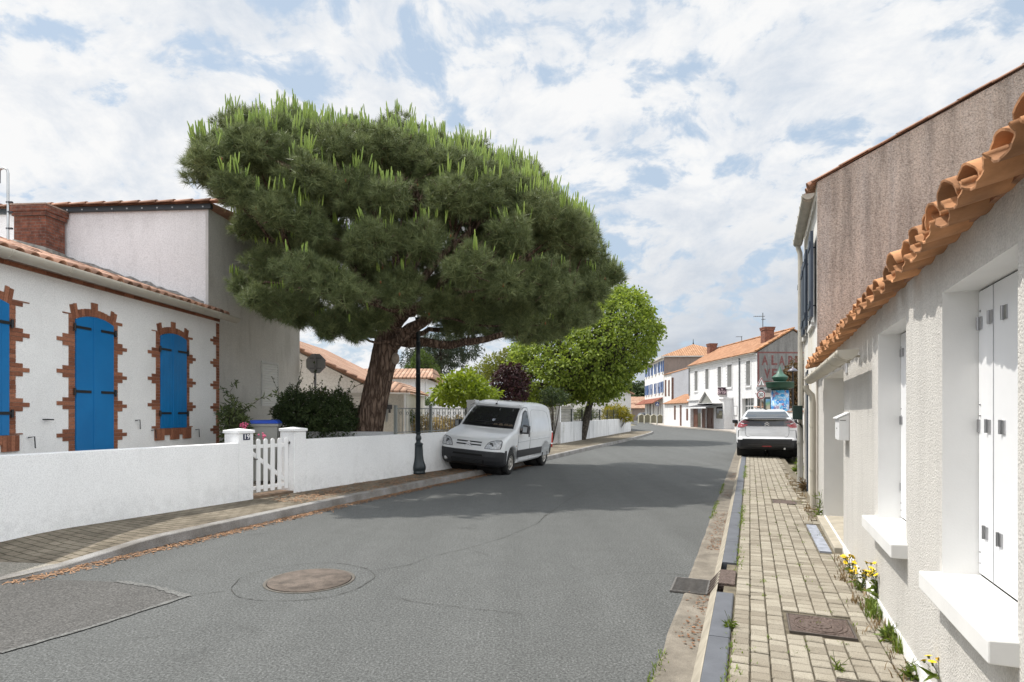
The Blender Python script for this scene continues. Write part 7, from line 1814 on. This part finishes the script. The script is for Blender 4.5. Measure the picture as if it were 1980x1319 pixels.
b = MB(); b.add([(-.35, -.3, zD), (-.35, LD2+.3, zD), (DW+.3, LD2+.3, zD), (DW+.3, -.3, zD), (DW*.5, DW*.42, zD+2.0), (DW*.5, LD2-DW*.42, zD+2.0)], [(0, 4, 5, 1), (1, 5, 2), (2, 5, 4, 3), (3, 4, 0), (0, 1, 2, 3)][:]); b.build('hip_roof', rooftile('hip_tiles', (.38, .21, .12), (.48, .28, .17), .3, .4, axis=0), ht)
b = MB(); b.box(-.40, 0, -.3, LD2+.3, zD-.30, zD-.004); b.box(0.001, DW+.3, -.32, -.02, zD-.14, zD-.004); b.build('cornice', M('greyish_eave', (.50, .49, .47), .8), ht)
b = MB(); b.lathe([(.10, 0), (.05, .3), (.03, .7), (.001, .75)], (DW*.5, DW*.42, zD+1.98), 8); b.build('finial', BLACK_IRON, ht)
zp0 = FD.hit(1265, z1b(0, 862)[1])[1]; b = MB(); b.add([(-1.4, .6, zp0-.35), (-1.4, LD2+1, zp0-.35), (-.001, LD2+1, zp0+.45), (-.001, .6, zp0+.45)], [(0, 3, 2, 1)]); r_ = b.build('porch_roof', RED_R, ht); sm_ = r_.modifiers.new('thick', 'SOLIDIFY'); sm_.thickness = .10; sm_.offset = 1
b = MB()
for k in range(13):
    y = 1.5+k*.95; 
    if k in (3, 6, 7): continue
    b.box(-.006, -.001, y, y+.42, 5.05, 5.05+random.uniform(.55, .75)); 
b.build('faded_lettering', M('faded_letter_grey', (.62, .63, .66), .9), ht)
# olive screens on posts before it
SCR = M('olive_canvas', (.17, .155, .105), .85, .12, 2); SP = M('cream_post', (.62, .58, .45), .7)
scr0 = None; z2c = lambda x, y: (1240+x/23.98, 770+y/23.98)
for i, (xa, xb) in enumerate(((740, 990), (450, 700), (160, 425), (-110, 135))):
    Ys = (70.5, 73, 75.5, 78)[i]; pa, pb = z2c(xa, 0)[0], z2c(xb, 0)[0]; x0_ = (pa-CX)/F_*Ys; x1_ = (pb-CX)/F_*Ys
    lab = ['olive canvas screen with cream post nearest the white annexe', 'second olive canvas screen from the annexe, in front of the blue shuttered building', 'third olive canvas screen from the annexe before the building entrance', 'farthest olive canvas screen, next to the parked dark car'][i]
    t = thing('terrace_screen', lab, 'screen', (x0_, Ys, .1), 0, 'canvas screens before the tall building'); w = x1_-x0_
    b = MB(); b.prism([(0.02, .12), (w-.02, .12), (w-.02, .95), (w/2, 1.15), (.02, .95)], -.03, .03, 'y'); b.build('panel', SCR, t)
    b = MB(); b.box(-.12, .0, -.06, .06, 0, 1.05); b.build('post', SP, t)
    b = MB(); b.prism([(0.0, .951), (w/2, 1.151), (w, .951), (w, 1.02), (w/2, 1.23), (0, 1.02)], -.05, .05, 'y'); b.build('top_rail', SP, t)
# low brown houses far left of it and a dark car
fx_ = P(1222, 800, 112)
fh = thing('low_house', 'low brownish house with pink tile roofs beside the far dark trees', 'house', (fx_[0]-3, 112, -.05))
b = MB(); b.box(0, 6, 0, 6, 0, 3.2); b.box(2.2, 7, -4, -.01, 0, 2.4); b.build('wall', BROWNW, fh)
b = MB(); b.add([(-.3, -.3, 3.2), (6.3, -.3, 3.2), (6.3, 3, 4.6), (-.3, 3, 4.6), (6.3, 6.3, 3.2), (-.3, 6.3, 3.2)], [(0, 1, 2, 3), (3, 2, 4, 5)]); b.add([(1.9, -4.3, 2.35), (7.3, -4.3, 2.35), (7.3, 0, 3.15), (1.9, 0, 3.15)], [(0, 1, 2, 3)]); r_ = b.build('roof', PINK_RX, fh); sm_ = r_.modifiers.new('thick', 'SOLIDIFY'); sm_.thickness = .12
cxx = P(1238, 800, 98); fc = thing('parked_car', 'small dark grey car parked in front of the low brownish house', 'car', (cxx[0], 98, .0), radians(-75))
oc2 = [(.3, .25), (.05, .35), (0, .6), (.08, .85), (.3, .98), (.6, 1.35), (1.0, 1.46), (2.0, 1.48), (2.5, 1.38), (3.1, 1.0), (3.7, .88), (4.0, .7), (4.0, .35), (3.8, .25)]+arc(3.2, .31, .36, -.1, pi+.1, 7)+arc(.85, .31, .36, -.1, pi+.1, 7)
FCAR = Loft(oc2, [(.2, .78), (.6, .84), (.9, .84), (1.2, .72), (1.5, .56)], .08, lambda x, z, q: .1*q*q*max(0, 1-x))
for nm, mb in FCAR.split([]).items(): mb.build(nm, carpaint('dark_car_paint', (.05, .06, .075)), fc, auto=38)
for sg in (-1, 1):
    FCAR.side_patch([(.62, .98), (.78, 1.30), (2.3, 1.34), (2.85, 1.02)], sg, .006).build('side_window', M('sky_glass', (.25, .27, .30), .1), fc)
    for xw in (.85, 3.2): wheel(fc, xw, sg*.72, .31, .31, .18, sg, METAL)
# ---- white gable house beyond the far wall
g0 = P(1088.5, 773, 47); g1 = P(1202, 754.5, 47); g2 = P(1220, 762, 47)
wg = thing('gable_house', 'plain white house with broad blank gable behind the maple tree', 'house', (g0[0], 47, .0))
w1_, w2_ = g1[0]-g0[0], g2[0]-g0[0]
b = MB(); pts = [(0, 0), (w2_, 0), (w2_, g2[2]), (w1_, g1[2]), (0, g0[2])]; b.prism(pts, 0, 9, 'y'); b.build('wall', stucco('dull_white_render', (.62, .61, .60), amt=.12, bscale=20, bmp=.1), wg)
b = MB(); b.add([(-.25, -.15, g0[2]-.03), (w1_, -.15, g1[2]+.05), (w2_+.25, -.15, g2[2]-.05), (-.25, 9.2, g0[2]-.03), (w1_, 9.2, g1[2]+.05), (w2_+.25, 9.2, g2[2]-.05)], [(0, 1, 4, 3), (1, 2, 5, 4)]); r_ = b.build('roof', PINK_R, wg); sm_ = r_.modifiers.new('thick', 'SOLIDIFY'); sm_.thickness = .10; sm_.offset = 1
b = MB(); b.tube([(-.06, -.06, 0), (-.06, -.06, g0[2]-.1)], .05, 6); b.build('downpipe', WHITE_PAINT, wg)
# ---- far garden wall with wire fence
dxy = (7.2, 18.7); F3 = Frame(1.65, 25.7, -atan2(*dxy)); y3a = F3.hit(1084, 830)[0]; y3b = F3.hit(1220, 820)[0]
ZT3 = F3.hit(1150, 813)[1]
STW = stucco('stained_white_wall', (.74, .74, .745), stain=(.20, .19, .17), amt=.6, bscale=30, bmp=.25, streak=.35, sz=.3, lo=.55, hi=.8)
fw = thing('garden_wall', 'stained white garden wall under the dark wire fence beyond the van', 'garden wall', F3.w(0, 0), F3.a)
b = MB(); b.box(-.2, 0, y3a, y3b, -.05, ZT3); b.box(-3.2, -.201, y3a, y3a+.2, -.05, ZT3); b.build('wall', STW, fw)
b = MB(); yn = F3.hit(1090, 826)[0]; zn = F3.hit(1090, 826)[1]; b.box(.001, .012, yn-.12, yn+.12, zn-.25, zn+.1); b.build('house_number', M('number_tile', (.55, .55, .53), .5, .5, 30), fw)
wfn = thing('wire_fence', 'dark green wire mesh fence on top of the stained white wall', 'fence', F3.w(-.1, 0, ZT3), F3.a)
hf = .62; FENM = M('dark_green_wire', (.02, .03, .028), .5); b = MB(); y = y3a+.1
while y < y3b-2:
    b.tube([(0, y, .02), (0, y, hf-.02)], .006, 4, 0, True, False); y += .22
for z in (.03, .18, .33, .48, hf-.03): b.tube([(0, y3a+.1, z), (0, y3b-2, z)], .007, 4)
b.build('mesh', FENM, wfn)
y = y3a+.1
for k in range(7): b = MB(); b.box(-.03, .03, y-.03, y+.03, .001, hf); b.build('post', FENM, wfn); y += 2.1
wf2 = thing('wire_fence', 'pale wire panel with white post on the wall just behind the van', 'fence', F3.w(-.1, y3a+.1, ZT3), F3.a)
b = MB()
for k in range(16): x = -.1-k*.18; b.tube([(x, .02, .02), (x, .02, hf)], .008, 4)
for z in (.05, .2, .35, .5, hf): b.tube([(-.1, .02, z), (-2.9, .02, z)], .009, 4)
b.build('mesh', M('grey_wire', (.16, .17, .17), .5), wf2); b = MB(); b.box(-.12, .06, -.06, .1, .001, hf+.12); b.build('post', WHITE_PAINT, wf2)
bw2 = thing('panel_fence', 'white panel fence behind the wire panel beyond the van', 'fence', F3.w(-3.4, y3a+3.2, .1), F3.a)
b = MB()
for k in range(4): b.box(0, 3.0, 0, .05, .1+k*.42, .1+k*.42+.40)
b.build('panel', M('white_panel', (.72, .72, .71), .6), bw2); b = MB(); b.box(3.01, 3.12, -.05, .07, 0, 1.9); b.build('post', WHITE_PAINT, bw2)
# red rounded bin behind the van
rb = P(1062.5, 864, 24.6); rt = thing('red_bin', 'red rounded plastic bin with white stripes half hidden behind the van', 'bin', (rb[0]-.12, 24.6, .115), .3)
b = MB(); b.lathe([(.22, .0), (.24, .02), (.26, .5), (.25, .58), (.20, .68), (.10, .74), (.001, .755)], seg=20); b.build('body', M('red_plastic', (.50, .035, .02), .45, .08), rt)
for z in (.12, .60): 
    b = MB(); b.lathe([(.248, z), (.252, z+.005), (.257 if z < .5 else .246, z+.05), (.25 if z < .5 else .24, z+.055)], seg=20, caps=False); b.build('stripe', WHITE_PAINT, rt)
# ---- iron railing on the garden wall, white gate pillar, walls and houses of the left background
ry0, ry1 = WL.hit(765, 800, -.09)[0], WL.hit(903, 800, -.09)[0]
rl_ = thing('iron_railing', 'grey iron railing with scrolls on the white garden wall behind the lamp post', 'railing', WL.w(-.09, ry0, ZT), WL.a)
IRG = M('grey_green_iron', (.19, .20, .185), .5); H_ = .60; Lr = ry1-ry0
b = MB()
for z in (.04, H_-.02): b.box(-.015, .015, 0, Lr, z-.012, z+.012)
b.build('rail', IRG, rl_); b = MB(); y = .12; k = 0
while y < Lr-.05: b.tube([(0, y, .05), (0, y, H_-.03)], .008, 5); y += .125
b.build('bars', IRG, rl_); b = MB(); y = .18; k = 0
while y < Lr-.1:
    for sg in (-1, 1): b.tube([(0, y+sg*.045*cos(a)*(1-.1*a), H_-.14+sg*0+.05*sin(a)*(1-.08*a)) for a in np.linspace(0, 5.2, 14)], .006, 4)
    y += .25
b.build('scrolls', IRG, rl_)
for y in (0, WL.hit(833, 800, -.09)[0]-ry0): b = MB(); b.box(-.03, .03, y-.03, y+.03, .001, H_+.05); b.build('post', IRG, rl_)
wpil = P(914, 800, 16.6); wpt = thing('gate_pillar', 'white square gate pillar rising behind the roof of the van', 'gate pillar', (wpil[0], 16.6, -.0), WL.a)
zpt = P(914, 773.5, 16.6)[2]; b = MB(); b.box(-.13, .13, -.10, .10, 0, zpt-.06); b.build('shaft', WHITE_WALL, wpt, bevel=.006); b = MB(); b.box(-.145, .145, -.115, .115, zpt-.059, zpt); b.build('cap', WHITE_WALL, wpt, bevel=.006)
w_a, w_b = P(815, 786, 27), P(1000, 786, 27); zz_ = w_a[2]
bwl = thing('garden_wall', 'long low white wall behind the dry hedge and the lime green tree', 'garden wall', (w_a[0]-2, 27, 0))
b = MB(); b.box(0, 7.2, 0, .2, -.05, zz_); b.build('wall', FARW, bwl)
# house A: gable towards us, roof falling to the right
YA = 20.5; A0 = P(560, 670, YA); A1 = P(700, 740, YA); slA = (A0[2]-A1[2])/(A1[0]-A0[0]); XE = P(788, 758, YA)[0]; ZE = P(788, 759, YA)[2]
xr = A0[0]-1.2; zf = lambda x: A1[2]-slA*(x-A1[0])
xk = A1[0]+(A1[2]-ZE-.12)/slA
ha = thing('garage_house', 'white house with pink tiled roof and roller garage door behind the pine trunk', 'house', (xr, YA, 0))
b = MB(); r0 = zf(xr)
yk = 2.2
b.prism([(0, -.05), (xk-xr, -.05), (xk-xr, zf(xk)-.05), (0, r0-.05)], 0, 7.5, 'y'); b.build('wall', stucco('house_white', (.86, .855, .845), amt=.12, bscale=30, bmp=.15), ha)
b = MB(); b.add([(0, -.2, r0), (xk-xr+.25, -.2, zf(xk+.25)), (xk-xr+.25, 7.7, zf(xk+.25)), (0, 7.7, r0)], [(0, 1, 2, 3)]); r_ = b.build('roof', PINK_R, ha); sm_ = r_.modifiers.new('thick', 'SOLIDIFY'); sm_.thickness = .10; sm_.offset = 1
b = MB(); x = 0; sa = math.atan(slA); k = 0
while k*.4*cos(sa) < xk-xr: half_tile(b, (k*.4*cos(sa), -.2, r0+.08-k*.4*sin(sa)), (cos(sa), 0, -sin(sa)), (0, 1, 0), (sin(sa), 0, cos(sa)), .42, .10, .09, .9, seg=5); k += 1
b.build('verge_tiles', TERRA_OLD, r_)
gx0 = P(655, 765, YA)[0]-xr; gx1 = P(741, 765, YA)[0]-xr; gzt = P(700, 766, YA)[2]
b = MB(); n = 22
for i in range(n): z = .1+(gzt-.1)*i/n; b.prism([(-.012, z), (-.030, z+.015), (-.030, z+(gzt-.1)/n-.015), (-.012, z+(gzt-.1)/n)], gx0, gx1, 'x')
for i, v in enumerate(b.v): pass
b.v = [(v[0], v[1], v[2]) for v in b.v]
b.build('garage_door', M('grey_slats', (.58, .575, .56), .5, .05), ha)
b = MB(); b.box(gx0-.05, gx1+.05, -.06, -.001, gzt+.002, gzt+.10); b.build('door_lintel', M('lintel_grey', (.45, .44, .42), .7), ha)
b = MB(); b.box(.75, .82, -.12, -.001, zf(xr+.75)-.75, zf(xr+.75)-.35); b.box(.9, 1.5, -.10, -.03, zf(xr+1.2)-.62, zf(xr+1.2)-.58); b.build('wall_bracket', M('bracket_brown', (.16, .13, .10), .7), ha)
# its porch wing to the right with the intercom
hp_ = thing('porch_wing', 'cream porch wing with tiled eave and intercom to the right of the pine trunk', 'building', (P(722, 800, 19.2)[0], 19.2, 0))
pw_ = P(786, 800, 19.2)[0]-P(722, 800, 19.2)[0]; pz = P(760, 760, 19.2)[2]
b = MB(); b.box(0, pw_, 0, 4, -.05, pz); b.build('wall', stucco('cream_render', (.66, .635, .58), amt=.15, bscale=30, bmp=.15), hp_)
pz2 = P(760, 744, 19.2)[2]
b = MB(); b.add([(-.1, -.15, pz+.02), (pw_+.12, -.15, pz), (pw_*.45, 1.2, pz2+.10), (-.1, 1.2, pz2+.12)], [(0, 1, 2, 3)]); b.add([(pw_+.12, -.15, pz), (pw_+.12, 4.1, pz), (pw_*.45, 4.1, pz2+.10), (pw_*.45, 1.2, pz2+.10)], [(0, 1, 2, 3)]); r_ = b.build('roof', PINK_RX, hp_); sm_ = r_.modifiers.new('thick', 'SOLIDIFY'); sm_.thickness = .07; sm_.offset = 1
b = MB(); gutter(b, (-.1, -.19, pz+.02), (pw_+.14, -.19, pz), .05); b.tube([(pw_-.05, -.06, pz-.05), (pw_-.05, -.06, .1)], .035, 6); b.build('gutter', WHITE_PAINT, hp_)
for px_, py_, w_, h_ in ((753, 787, .09, .07), (753.5, 795, .035, .06), (748, 800, .03, .26)):
    x, z = P(px_, py_, 19.2)[0]-hp_.location.x, P(px_, py_, 19.2)[2]; b = MB(); b.box(x-w_, x+w_, -.02, -.001, z-h_, z+h_); b.build('intercom', M('dark_intercom', (.08, .08, .085), .4) if w_ != .03 else METAL, hp_)
gpo = P(764, 800, 13.6); 
# small building with tile strip
YB = 33; B0 = P(735, 727, YB); B1 = P(826, 733, YB)
hb = thing('outbuilding', 'low white panelled building with a strip of pink roof tiles beyond the lamp post', 'building', (B0[0]-2, YB, 0))
wB = B1[0]-B0[0]+2; zB = B1[2]
b = MB(); b.box(0, wB, 0, 5, -.05, zB); b.build('wall', stucco('panel_white', (.68, .69, .71), amt=.1, bscale=20, bmp=.1), hb)
for z in (zB-.85, zB-1.75, zB-2.05): b = MB(); b.box(.3, wB-.6, -.012, -.001, z-.018, z+.018); b.build('panel_line', M('panel_grey', (.38, .40, .43), .6), hb)
for x in (wB-.65, wB-.1): b = MB(); b.box(x-.015, x+.015, -.014, -.001, .5, zB-.15); b.build('panel_line', M('panel_grey', (.38, .40, .43), .6), hb)
b = MB(); b.add([(-.2, -.35, zB), (wB+.35, -.35, zB), (wB+.05, 1.6, zB+.62), (-.2, 1.6, zB+.62), (wB+.35, 5.2, zB), (wB+.05, 3.6, zB+.62), (-.2, 3.6, zB+.62), (-.2, 5.2, zB)], [(0, 1, 2, 3), (1, 4, 5, 2), (3, 2, 5, 6), (6, 5, 4, 7)]); r_ = b.build('roof', PINK_RX, hb); sm_ = r_.modifiers.new('thick', 'SOLIDIFY'); sm_.thickness = .08; sm_.offset = 1
sw0, sw1 = P(786, 772, 24), P(822, 785, 24); swl = thing('garden_wall', 'short white wall with sloping top beside the porch wing', 'garden wall', (sw0[0], 24, 0))
b = MB(); b.prism([(0, -.05), (sw1[0]-sw0[0]+.3, -.05), (sw1[0]-sw0[0]+.3, sw1[2]), (sw1[0]-sw0[0], sw1[2]), (0, sw0[2])], 0, .2, 'y'); b.build('wall', FARW, swl)
# stop sign seen from behind
YS = 17.6; sx, sy, sz = P(610.5, 703, YS); st = thing('stop_sign', 'octagonal road sign seen from its grey back rising out of the dark shrub', 'road sign', (sx, sy, .1))
r_s = 18.6/1150*YS; b = MB(); oct_ = [(r_s/cos(pi/8)*cos(pi/8+k*pi/4), sz-.1+r_s/cos(pi/8)*sin(pi/8+k*pi/4)) for k in range(8)]; b.prism(oct_, .0, .012, 'y'); b.build('plate', M('sign_back_grey', (.34, .33, .325), .55, .12, 3), st)
b = MB(); b.prism([(x*1.0, z) for x, z in oct_], .0125, .02, 'y'); b.build('red_face', M('sign_red', (.45, .02, .02), .4), st)
b = MB(); b.tube([(0, -.045, 0), (0, -.045, sz-.1+r_s*1.0)], .035, 8); b.build('post', M('post_grey', (.22, .21, .21), .5, metal=.4), st)
for z in (sz-.1-r_s*.5, sz-.1+r_s*.55): b = MB(); b.box(-r_s*.6, r_s*.6, -.02, -.001, z-.02, z+.02); b.build('fixing_rail', M('post_grey', (.22, .21, .21), .5, metal=.4), st)

# ---- crossing and speed signs, advertising column, lamp, low wall beyond the parked car
YT = 33.0; tx_, ty_, tz_ = P(1472, 800, YT)
ts = thing('road_sign', 'post with red bordered pedestrian triangle above a round 30 speed limit sign', 'road sign', (tx_, ty_, .1))
b = MB(); b.tube([(0, .06, 0), (0, .06, P(0, 730, YT)[2]-.1)], .04, 8); b.build('post', M('sign_post', (.30, .28, .26), .5, metal=.5), ts)
def ploc(px, py): q = P(px, py, YT); return (q[0]-tx_, q[2]-.1)
tri = [ploc(1463.2, 747), ploc(1481, 747), ploc(1472.4, 730)]
cen = (sum(p[0] for p in tri)/3, sum(p[1] for p in tri)/3)
def shrink(k): return [(cen[0]+(p[0]-cen[0])*k, cen[1]+(p[1]-cen[1])*k) for p in tri]
WS = M('sign_white', (.75, .75, .75), .4); RS = M('sign_red_border', (.26, .03, .03), .4); BS = M('sign_black', (.015, .015, .016), .5)
b = MB(); b.prism(shrink(1.08), .0, .02, 'y'); tp_ = b.build('triangle_plate', WS, ts)
b = MB(); b.prism(tri, -.006, -.001, 'y'); b.build('triangle_border', RS, tp_); b = MB(); b.prism(shrink(.74), -.012, -.007, 'y'); b.build('triangle_face', WS, tp_)
b = MB(); c0 = cen; h = .11
b.lathe([(.018, -.02), (.018, -.016)], (c0[0], 0, c0[1]+.10), 8, axis='y'); b.prism([(c0[0]-.03, c0[1]+.07), (c0[0]+.03, c0[1]+.07), (c0[0]+.012, c0[1]-.0), (c0[0]+.05, c0[1]-.10), (c0[0]+.02, c0[1]-.10), (c0[0], c0[1]-.04), (c0[0]-.03, c0[1]-.10), (c0[0]-.06, c0[1]-.10), (c0[0]-.015, c0[1])], -.02, -.014, 'y')
for k in range(5): x = c0[0]-.12+k*.055; b.prism([(x, c0[1]-.14), (x+.03, c0[1]-.14), (x+.04, c0[1]-.11), (x+.015, c0[1]-.11)], -.02, -.014, 'y')
b.build('pictogram', BS, tp_)
a, c = ploc(1462.5, 753.5), ploc(1483, 749); b = MB(); b.box(a[0], c[0], 0, .02, a[1], c[1]); sp2 = b.build('small_plate', M('plate_grey', (.42, .42, .44), .5), ts)
m0 = (a[0]+c[0])/2; b = MB(); b.prism([(m0-.16, a[1]+.02), (m0+.16, a[1]+.02), (m0+.07, c[1]-.02), (m0-.07, c[1]-.02)], -.006, -.001, 'y'); b.build('hump_pictogram', BS, sp2)
dc = ploc(1471.5, 763.5); r = 8.2/1150*YT
b = MB(); b.lathe([(r*1.06, .02), (r*1.06, .0)], (dc[0], 0, dc[1]), 28, axis='y'); dp = b.build('speed_plate', WS, ts)
b = MB(); b.lathe([(r, -.001), (r, -.004), (r*.76, -.005), (r*.76, -.001)], (dc[0], 0, dc[1]), 28, axis='y', caps=False); b.build('red_ring', RS, dp)
b = MB(); b.lathe([(r*.755, -.001), (r*.75, -.003)], (dc[0], 0, dc[1]), 28, axis='y'); b.build('white_face', WS, dp)
text_mesh('30', r*1.12, BS, dp, (dc[0], -.0045, dc[1]-.005), (pi/2, 0, 0), name='number', bold=.006, sx=.95)

YM = 35.0; mx, my, _ = P(1508, 800, YM); mo_ = thing('advertising_column', 'round advertising column with green domed top and blue posters beyond the parked car', 'advertising column', (mx, my, .1))
zq = lambda py: P(0, py, YM)[2]-.1; rq = lambda w: w/1150*YM
m, nt, bs = nodes('blue_poster'); tcn = nt.nodes.new('ShaderNodeTexCoord')
v = N(nt, 'ShaderNodeTexVoronoi', Scale=5.5); nt.links.new(tcn.outputs['Object'], v.inputs['Vector'])
c = ramp(nt, v.outputs['Color'], [(.15, (.01, .12, .42)), (.4, (.02, .22, .55)), (.6, (.10, .42, .68)), (.72, (.38, .48, .58)), (.85, (.28, .14, .24)), (1, (.05, .16, .45))])
v2 = N(nt, 'ShaderNodeTexVoronoi', Scale=16.0); nt.links.new(tcn.outputs['Object'], v2.inputs['Vector'])
c = mix(nt, ramp(nt, v2.outputs['Color'], [(.72, (0, 0, 0)), (.76, (.8,)*3)]), c, (.62, .68, .75))
nt.links.new(c, bs.inputs['Base Color']); bs.inputs['Roughness'].default_value = .35
b = MB(); b.lathe([(rq(16.2), 0.1), (rq(16.2), zq(755))], seg=28); b.build('poster_drum', m, mo_)
GRN = M('dark_green_metal', (.012, .050, .030), .42, .15, 6); GRN2 = M('weathered_green_dome', (.045, .115, .082), .5, .2, 5)
b = MB(); b.lathe([(rq(16.5), zq(755)), (rq(17), zq(752)), (rq(26.5), zq(750.5)), (rq(27), zq(749)), (rq(26.6), zq(741)), (rq(27.2), zq(740)), (rq(26.8), zq(739)), (rq(14), zq(738))], seg=8); b.build('cornice', GRN, mo_)
b = MB(); b.lathe([(rq(11), zq(738)), (rq(14), zq(733)), (rq(15.6), zq(730.5)), (rq(15.8), zq(729.5)), (rq(13.5), zq(727.5)), (rq(7.5), zq(723)), (rq(3.6), zq(716.5)), (rq(1.8), zq(711)), (rq(.8), zq(709)), (rq(.6), zq(705)), (.001, zq(704))], seg=8); b.build('dome', [GRN2], mo_)
b = MB(); b.lathe([(rq(18), -.0), (rq(18), .30), (rq(16.4), .34)], seg=28); b.build('base', GRN, mo_)
YL_ = 37; lx2, ly2, _ = P(1533, 800, YL_); l2 = thing('street_lamp', 'slim black street lamp with flat hood beside the advertising column', 'street lamp', (lx2, ly2, .1)); zl = P(0, 718, YL_)[2]-.1
b = MB(); b.tube([(0, 0, 0), (0, 0, zl)], [.07, .045], 8); b.build('pole', BLACK_IRON, l2); b = MB(); b.lathe([(.30, zl), (.30, zl+.03), (.16, zl+.16), (.05, zl+.20), (.04, zl+.28), (.001, zl+.3)], seg=16); b.build('hood', M('lamp_hood', (.14, .14, .17), .35), l2)
YW = 40.5; a, c = P(1463, 787, YW), P(1552, 787, YW); lw = thing('garden_wall', 'low white wall with tile coping behind the signs and the advertising column', 'garden wall', (a[0], YW, 0))
b = MB(); b.box(0, c[0]-a[0]+2, 0, .25, -.05, a[2]-.08); b.build('wall', FARW, lw); b = MB(); k = 0
while k*.2 < c[0]-a[0]+2: half_tile(b, (k*.2, -.08, a[2]-.06), (0, 1, .1), (1, 0, 0), (0, 0, 1), .42, .10, .08, .9, seg=5); k += 1
b.build('coping', TERRA_OLD, lw)
YP = 38.5; a, c = P(1477.5, 800, YP), P(1491.8, 768, YP); ap = thing('poster_panel', 'upright poster panel with a pale beach picture left of the advertising column', 'poster panel', (a[0], YP, .1)); W_ = c[0]-a[0]; Z1 = c[2]-.1
b = MB(); b.box(0, W_, 0, .10, .5, Z1); b.box(.05, .15, .01, .09, 0, .499); b.box(W_-.15, W_-.05, .01, .09, 0, .499); b.build('frame', M('dark_frame', (.03, .035, .035), .4), ap)
m, nt, bs = nodes('beach_poster'); tcn = nt.nodes.new('ShaderNodeTexCoord'); sp = nt.nodes.new('ShaderNodeSeparateXYZ'); nt.links.new(tcn.outputs['Object'], sp.inputs[0])
f_ = math_(nt, 'ADD', math_(nt, 'DIVIDE', sp.outputs[2], Z1), math_(nt, 'MULTIPLY', sp.outputs[0], -.12)); c = ramp(nt, f_, [(.3, (.45, .50, .38)), (.6, (.55, .50, .34)), (.72, (.48, .44, .33)), (.80, (.20, .38, .22)), (.88, (.12, .30, .50)), (1, (.35, .50, .62))]); nt.links.new(c, bs.inputs['Base Color']); bs.inputs['Roughness'].default_value = .2
b = MB(); b.box(.10, W_-.10, -.006, -.001, .65, Z1-.12); b.build('poster', m, ap)
bh0, bh1 = P(1463, 745, 44.5), P(1492, 775, 44.5); sd = thing('lean_to_shed', 'dull brown lean-to against the lettered gable behind the speed sign', 'shed', (bh0[0]+.6, 44.2, 0)); 
b = MB(); b.box(0, 3.2, 0, 1.2, 0, P(0, 778, 44.2)[2]); b.build('wall', M('brown_boards', (.16, .10, .06), .9, .3, 2), sd); zs_ = P(0, 778, 44.2)[2]
b = MB(); b.add([(-.2, -.2, zs_), (3.4, -.2, zs_), (3.4, 1.5, zs_+.75), (-.2, 1.5, zs_+.75)], [(0, 1, 2, 3)]); r_ = b.build('roof', M('grey_sheet_roof', (.20, .18, .165), .8, .25, 3), sd); sm_ = r_.modifiers.new('thick', 'SOLIDIFY'); sm_.thickness = .08
# white wall along the pavement between the tall house and the advertising column
q0 = RW.w(.35, FE+.02); sw_len = 22
pwl = thing('garden_wall', 'plain white wall along the pavement beside the parked car', 'garden wall', q0, RW.a); b = MB(); b.box(0, .2, 0, sw_len, -.05, 1.55); b.build('wall', FARW, pwl); b = MB(); b.box(-.03, .23, 0, sw_len, 1.551, 1.6); b.build('coping', TERRA_OLD, pwl)
# crossing sign far off, blue square
YX = 68; ax_, ay_, az_ = P(1271, 781.5, YX); xs_ = thing('crossing_sign', 'small blue square pedestrian crossing sign before the tall white building', 'road sign', (ax_, ay_, .1))
b = MB(); b.tube([(0, .05, 0), (0, .05, az_+.25)], .04, 6); b.build('post', METAL, xs_); r = 3.6/1150*YX
b = MB(); b.box(-r, r, 0, .03, az_-.1-r, az_-.1+r); pl2 = b.build('plate', M('sign_blue', (.012, .04, .16), .4), xs_)
b = MB(); zc_ = az_-.1; b.prism([(-r*.7, zc_-r*.6), (r*.7, zc_-r*.6), (0, zc_+r*.7)], -.008, -.001, 'y'); b.build('white_triangle', WS, pl2)
b = MB(); b.prism([(-r*.12, zc_-r*.5), (r*.12, zc_-r*.5), (r*.1, zc_+r*.2), (-r*.1, zc_+r*.2)], -.014, -.009, 'y'); b.build('pictogram', BS, pl2)
# ------------------------------------------------------------------ groups of like things
for o in bpy.data.objects:
    n = o.name.split('.')[0]
    if o.parent: continue
    if n == 'gate_pillar': o['group'] = 'white gate pillars'
    elif n == 'access_cover': o['group'] = 'iron access covers in the right-hand paving'
    elif n == 'flowering_weed': o['group'] = 'weeds along the right-hand pavement'
    elif n == 'roof_aerial': o['group'] = 'aerials on the orange roof'
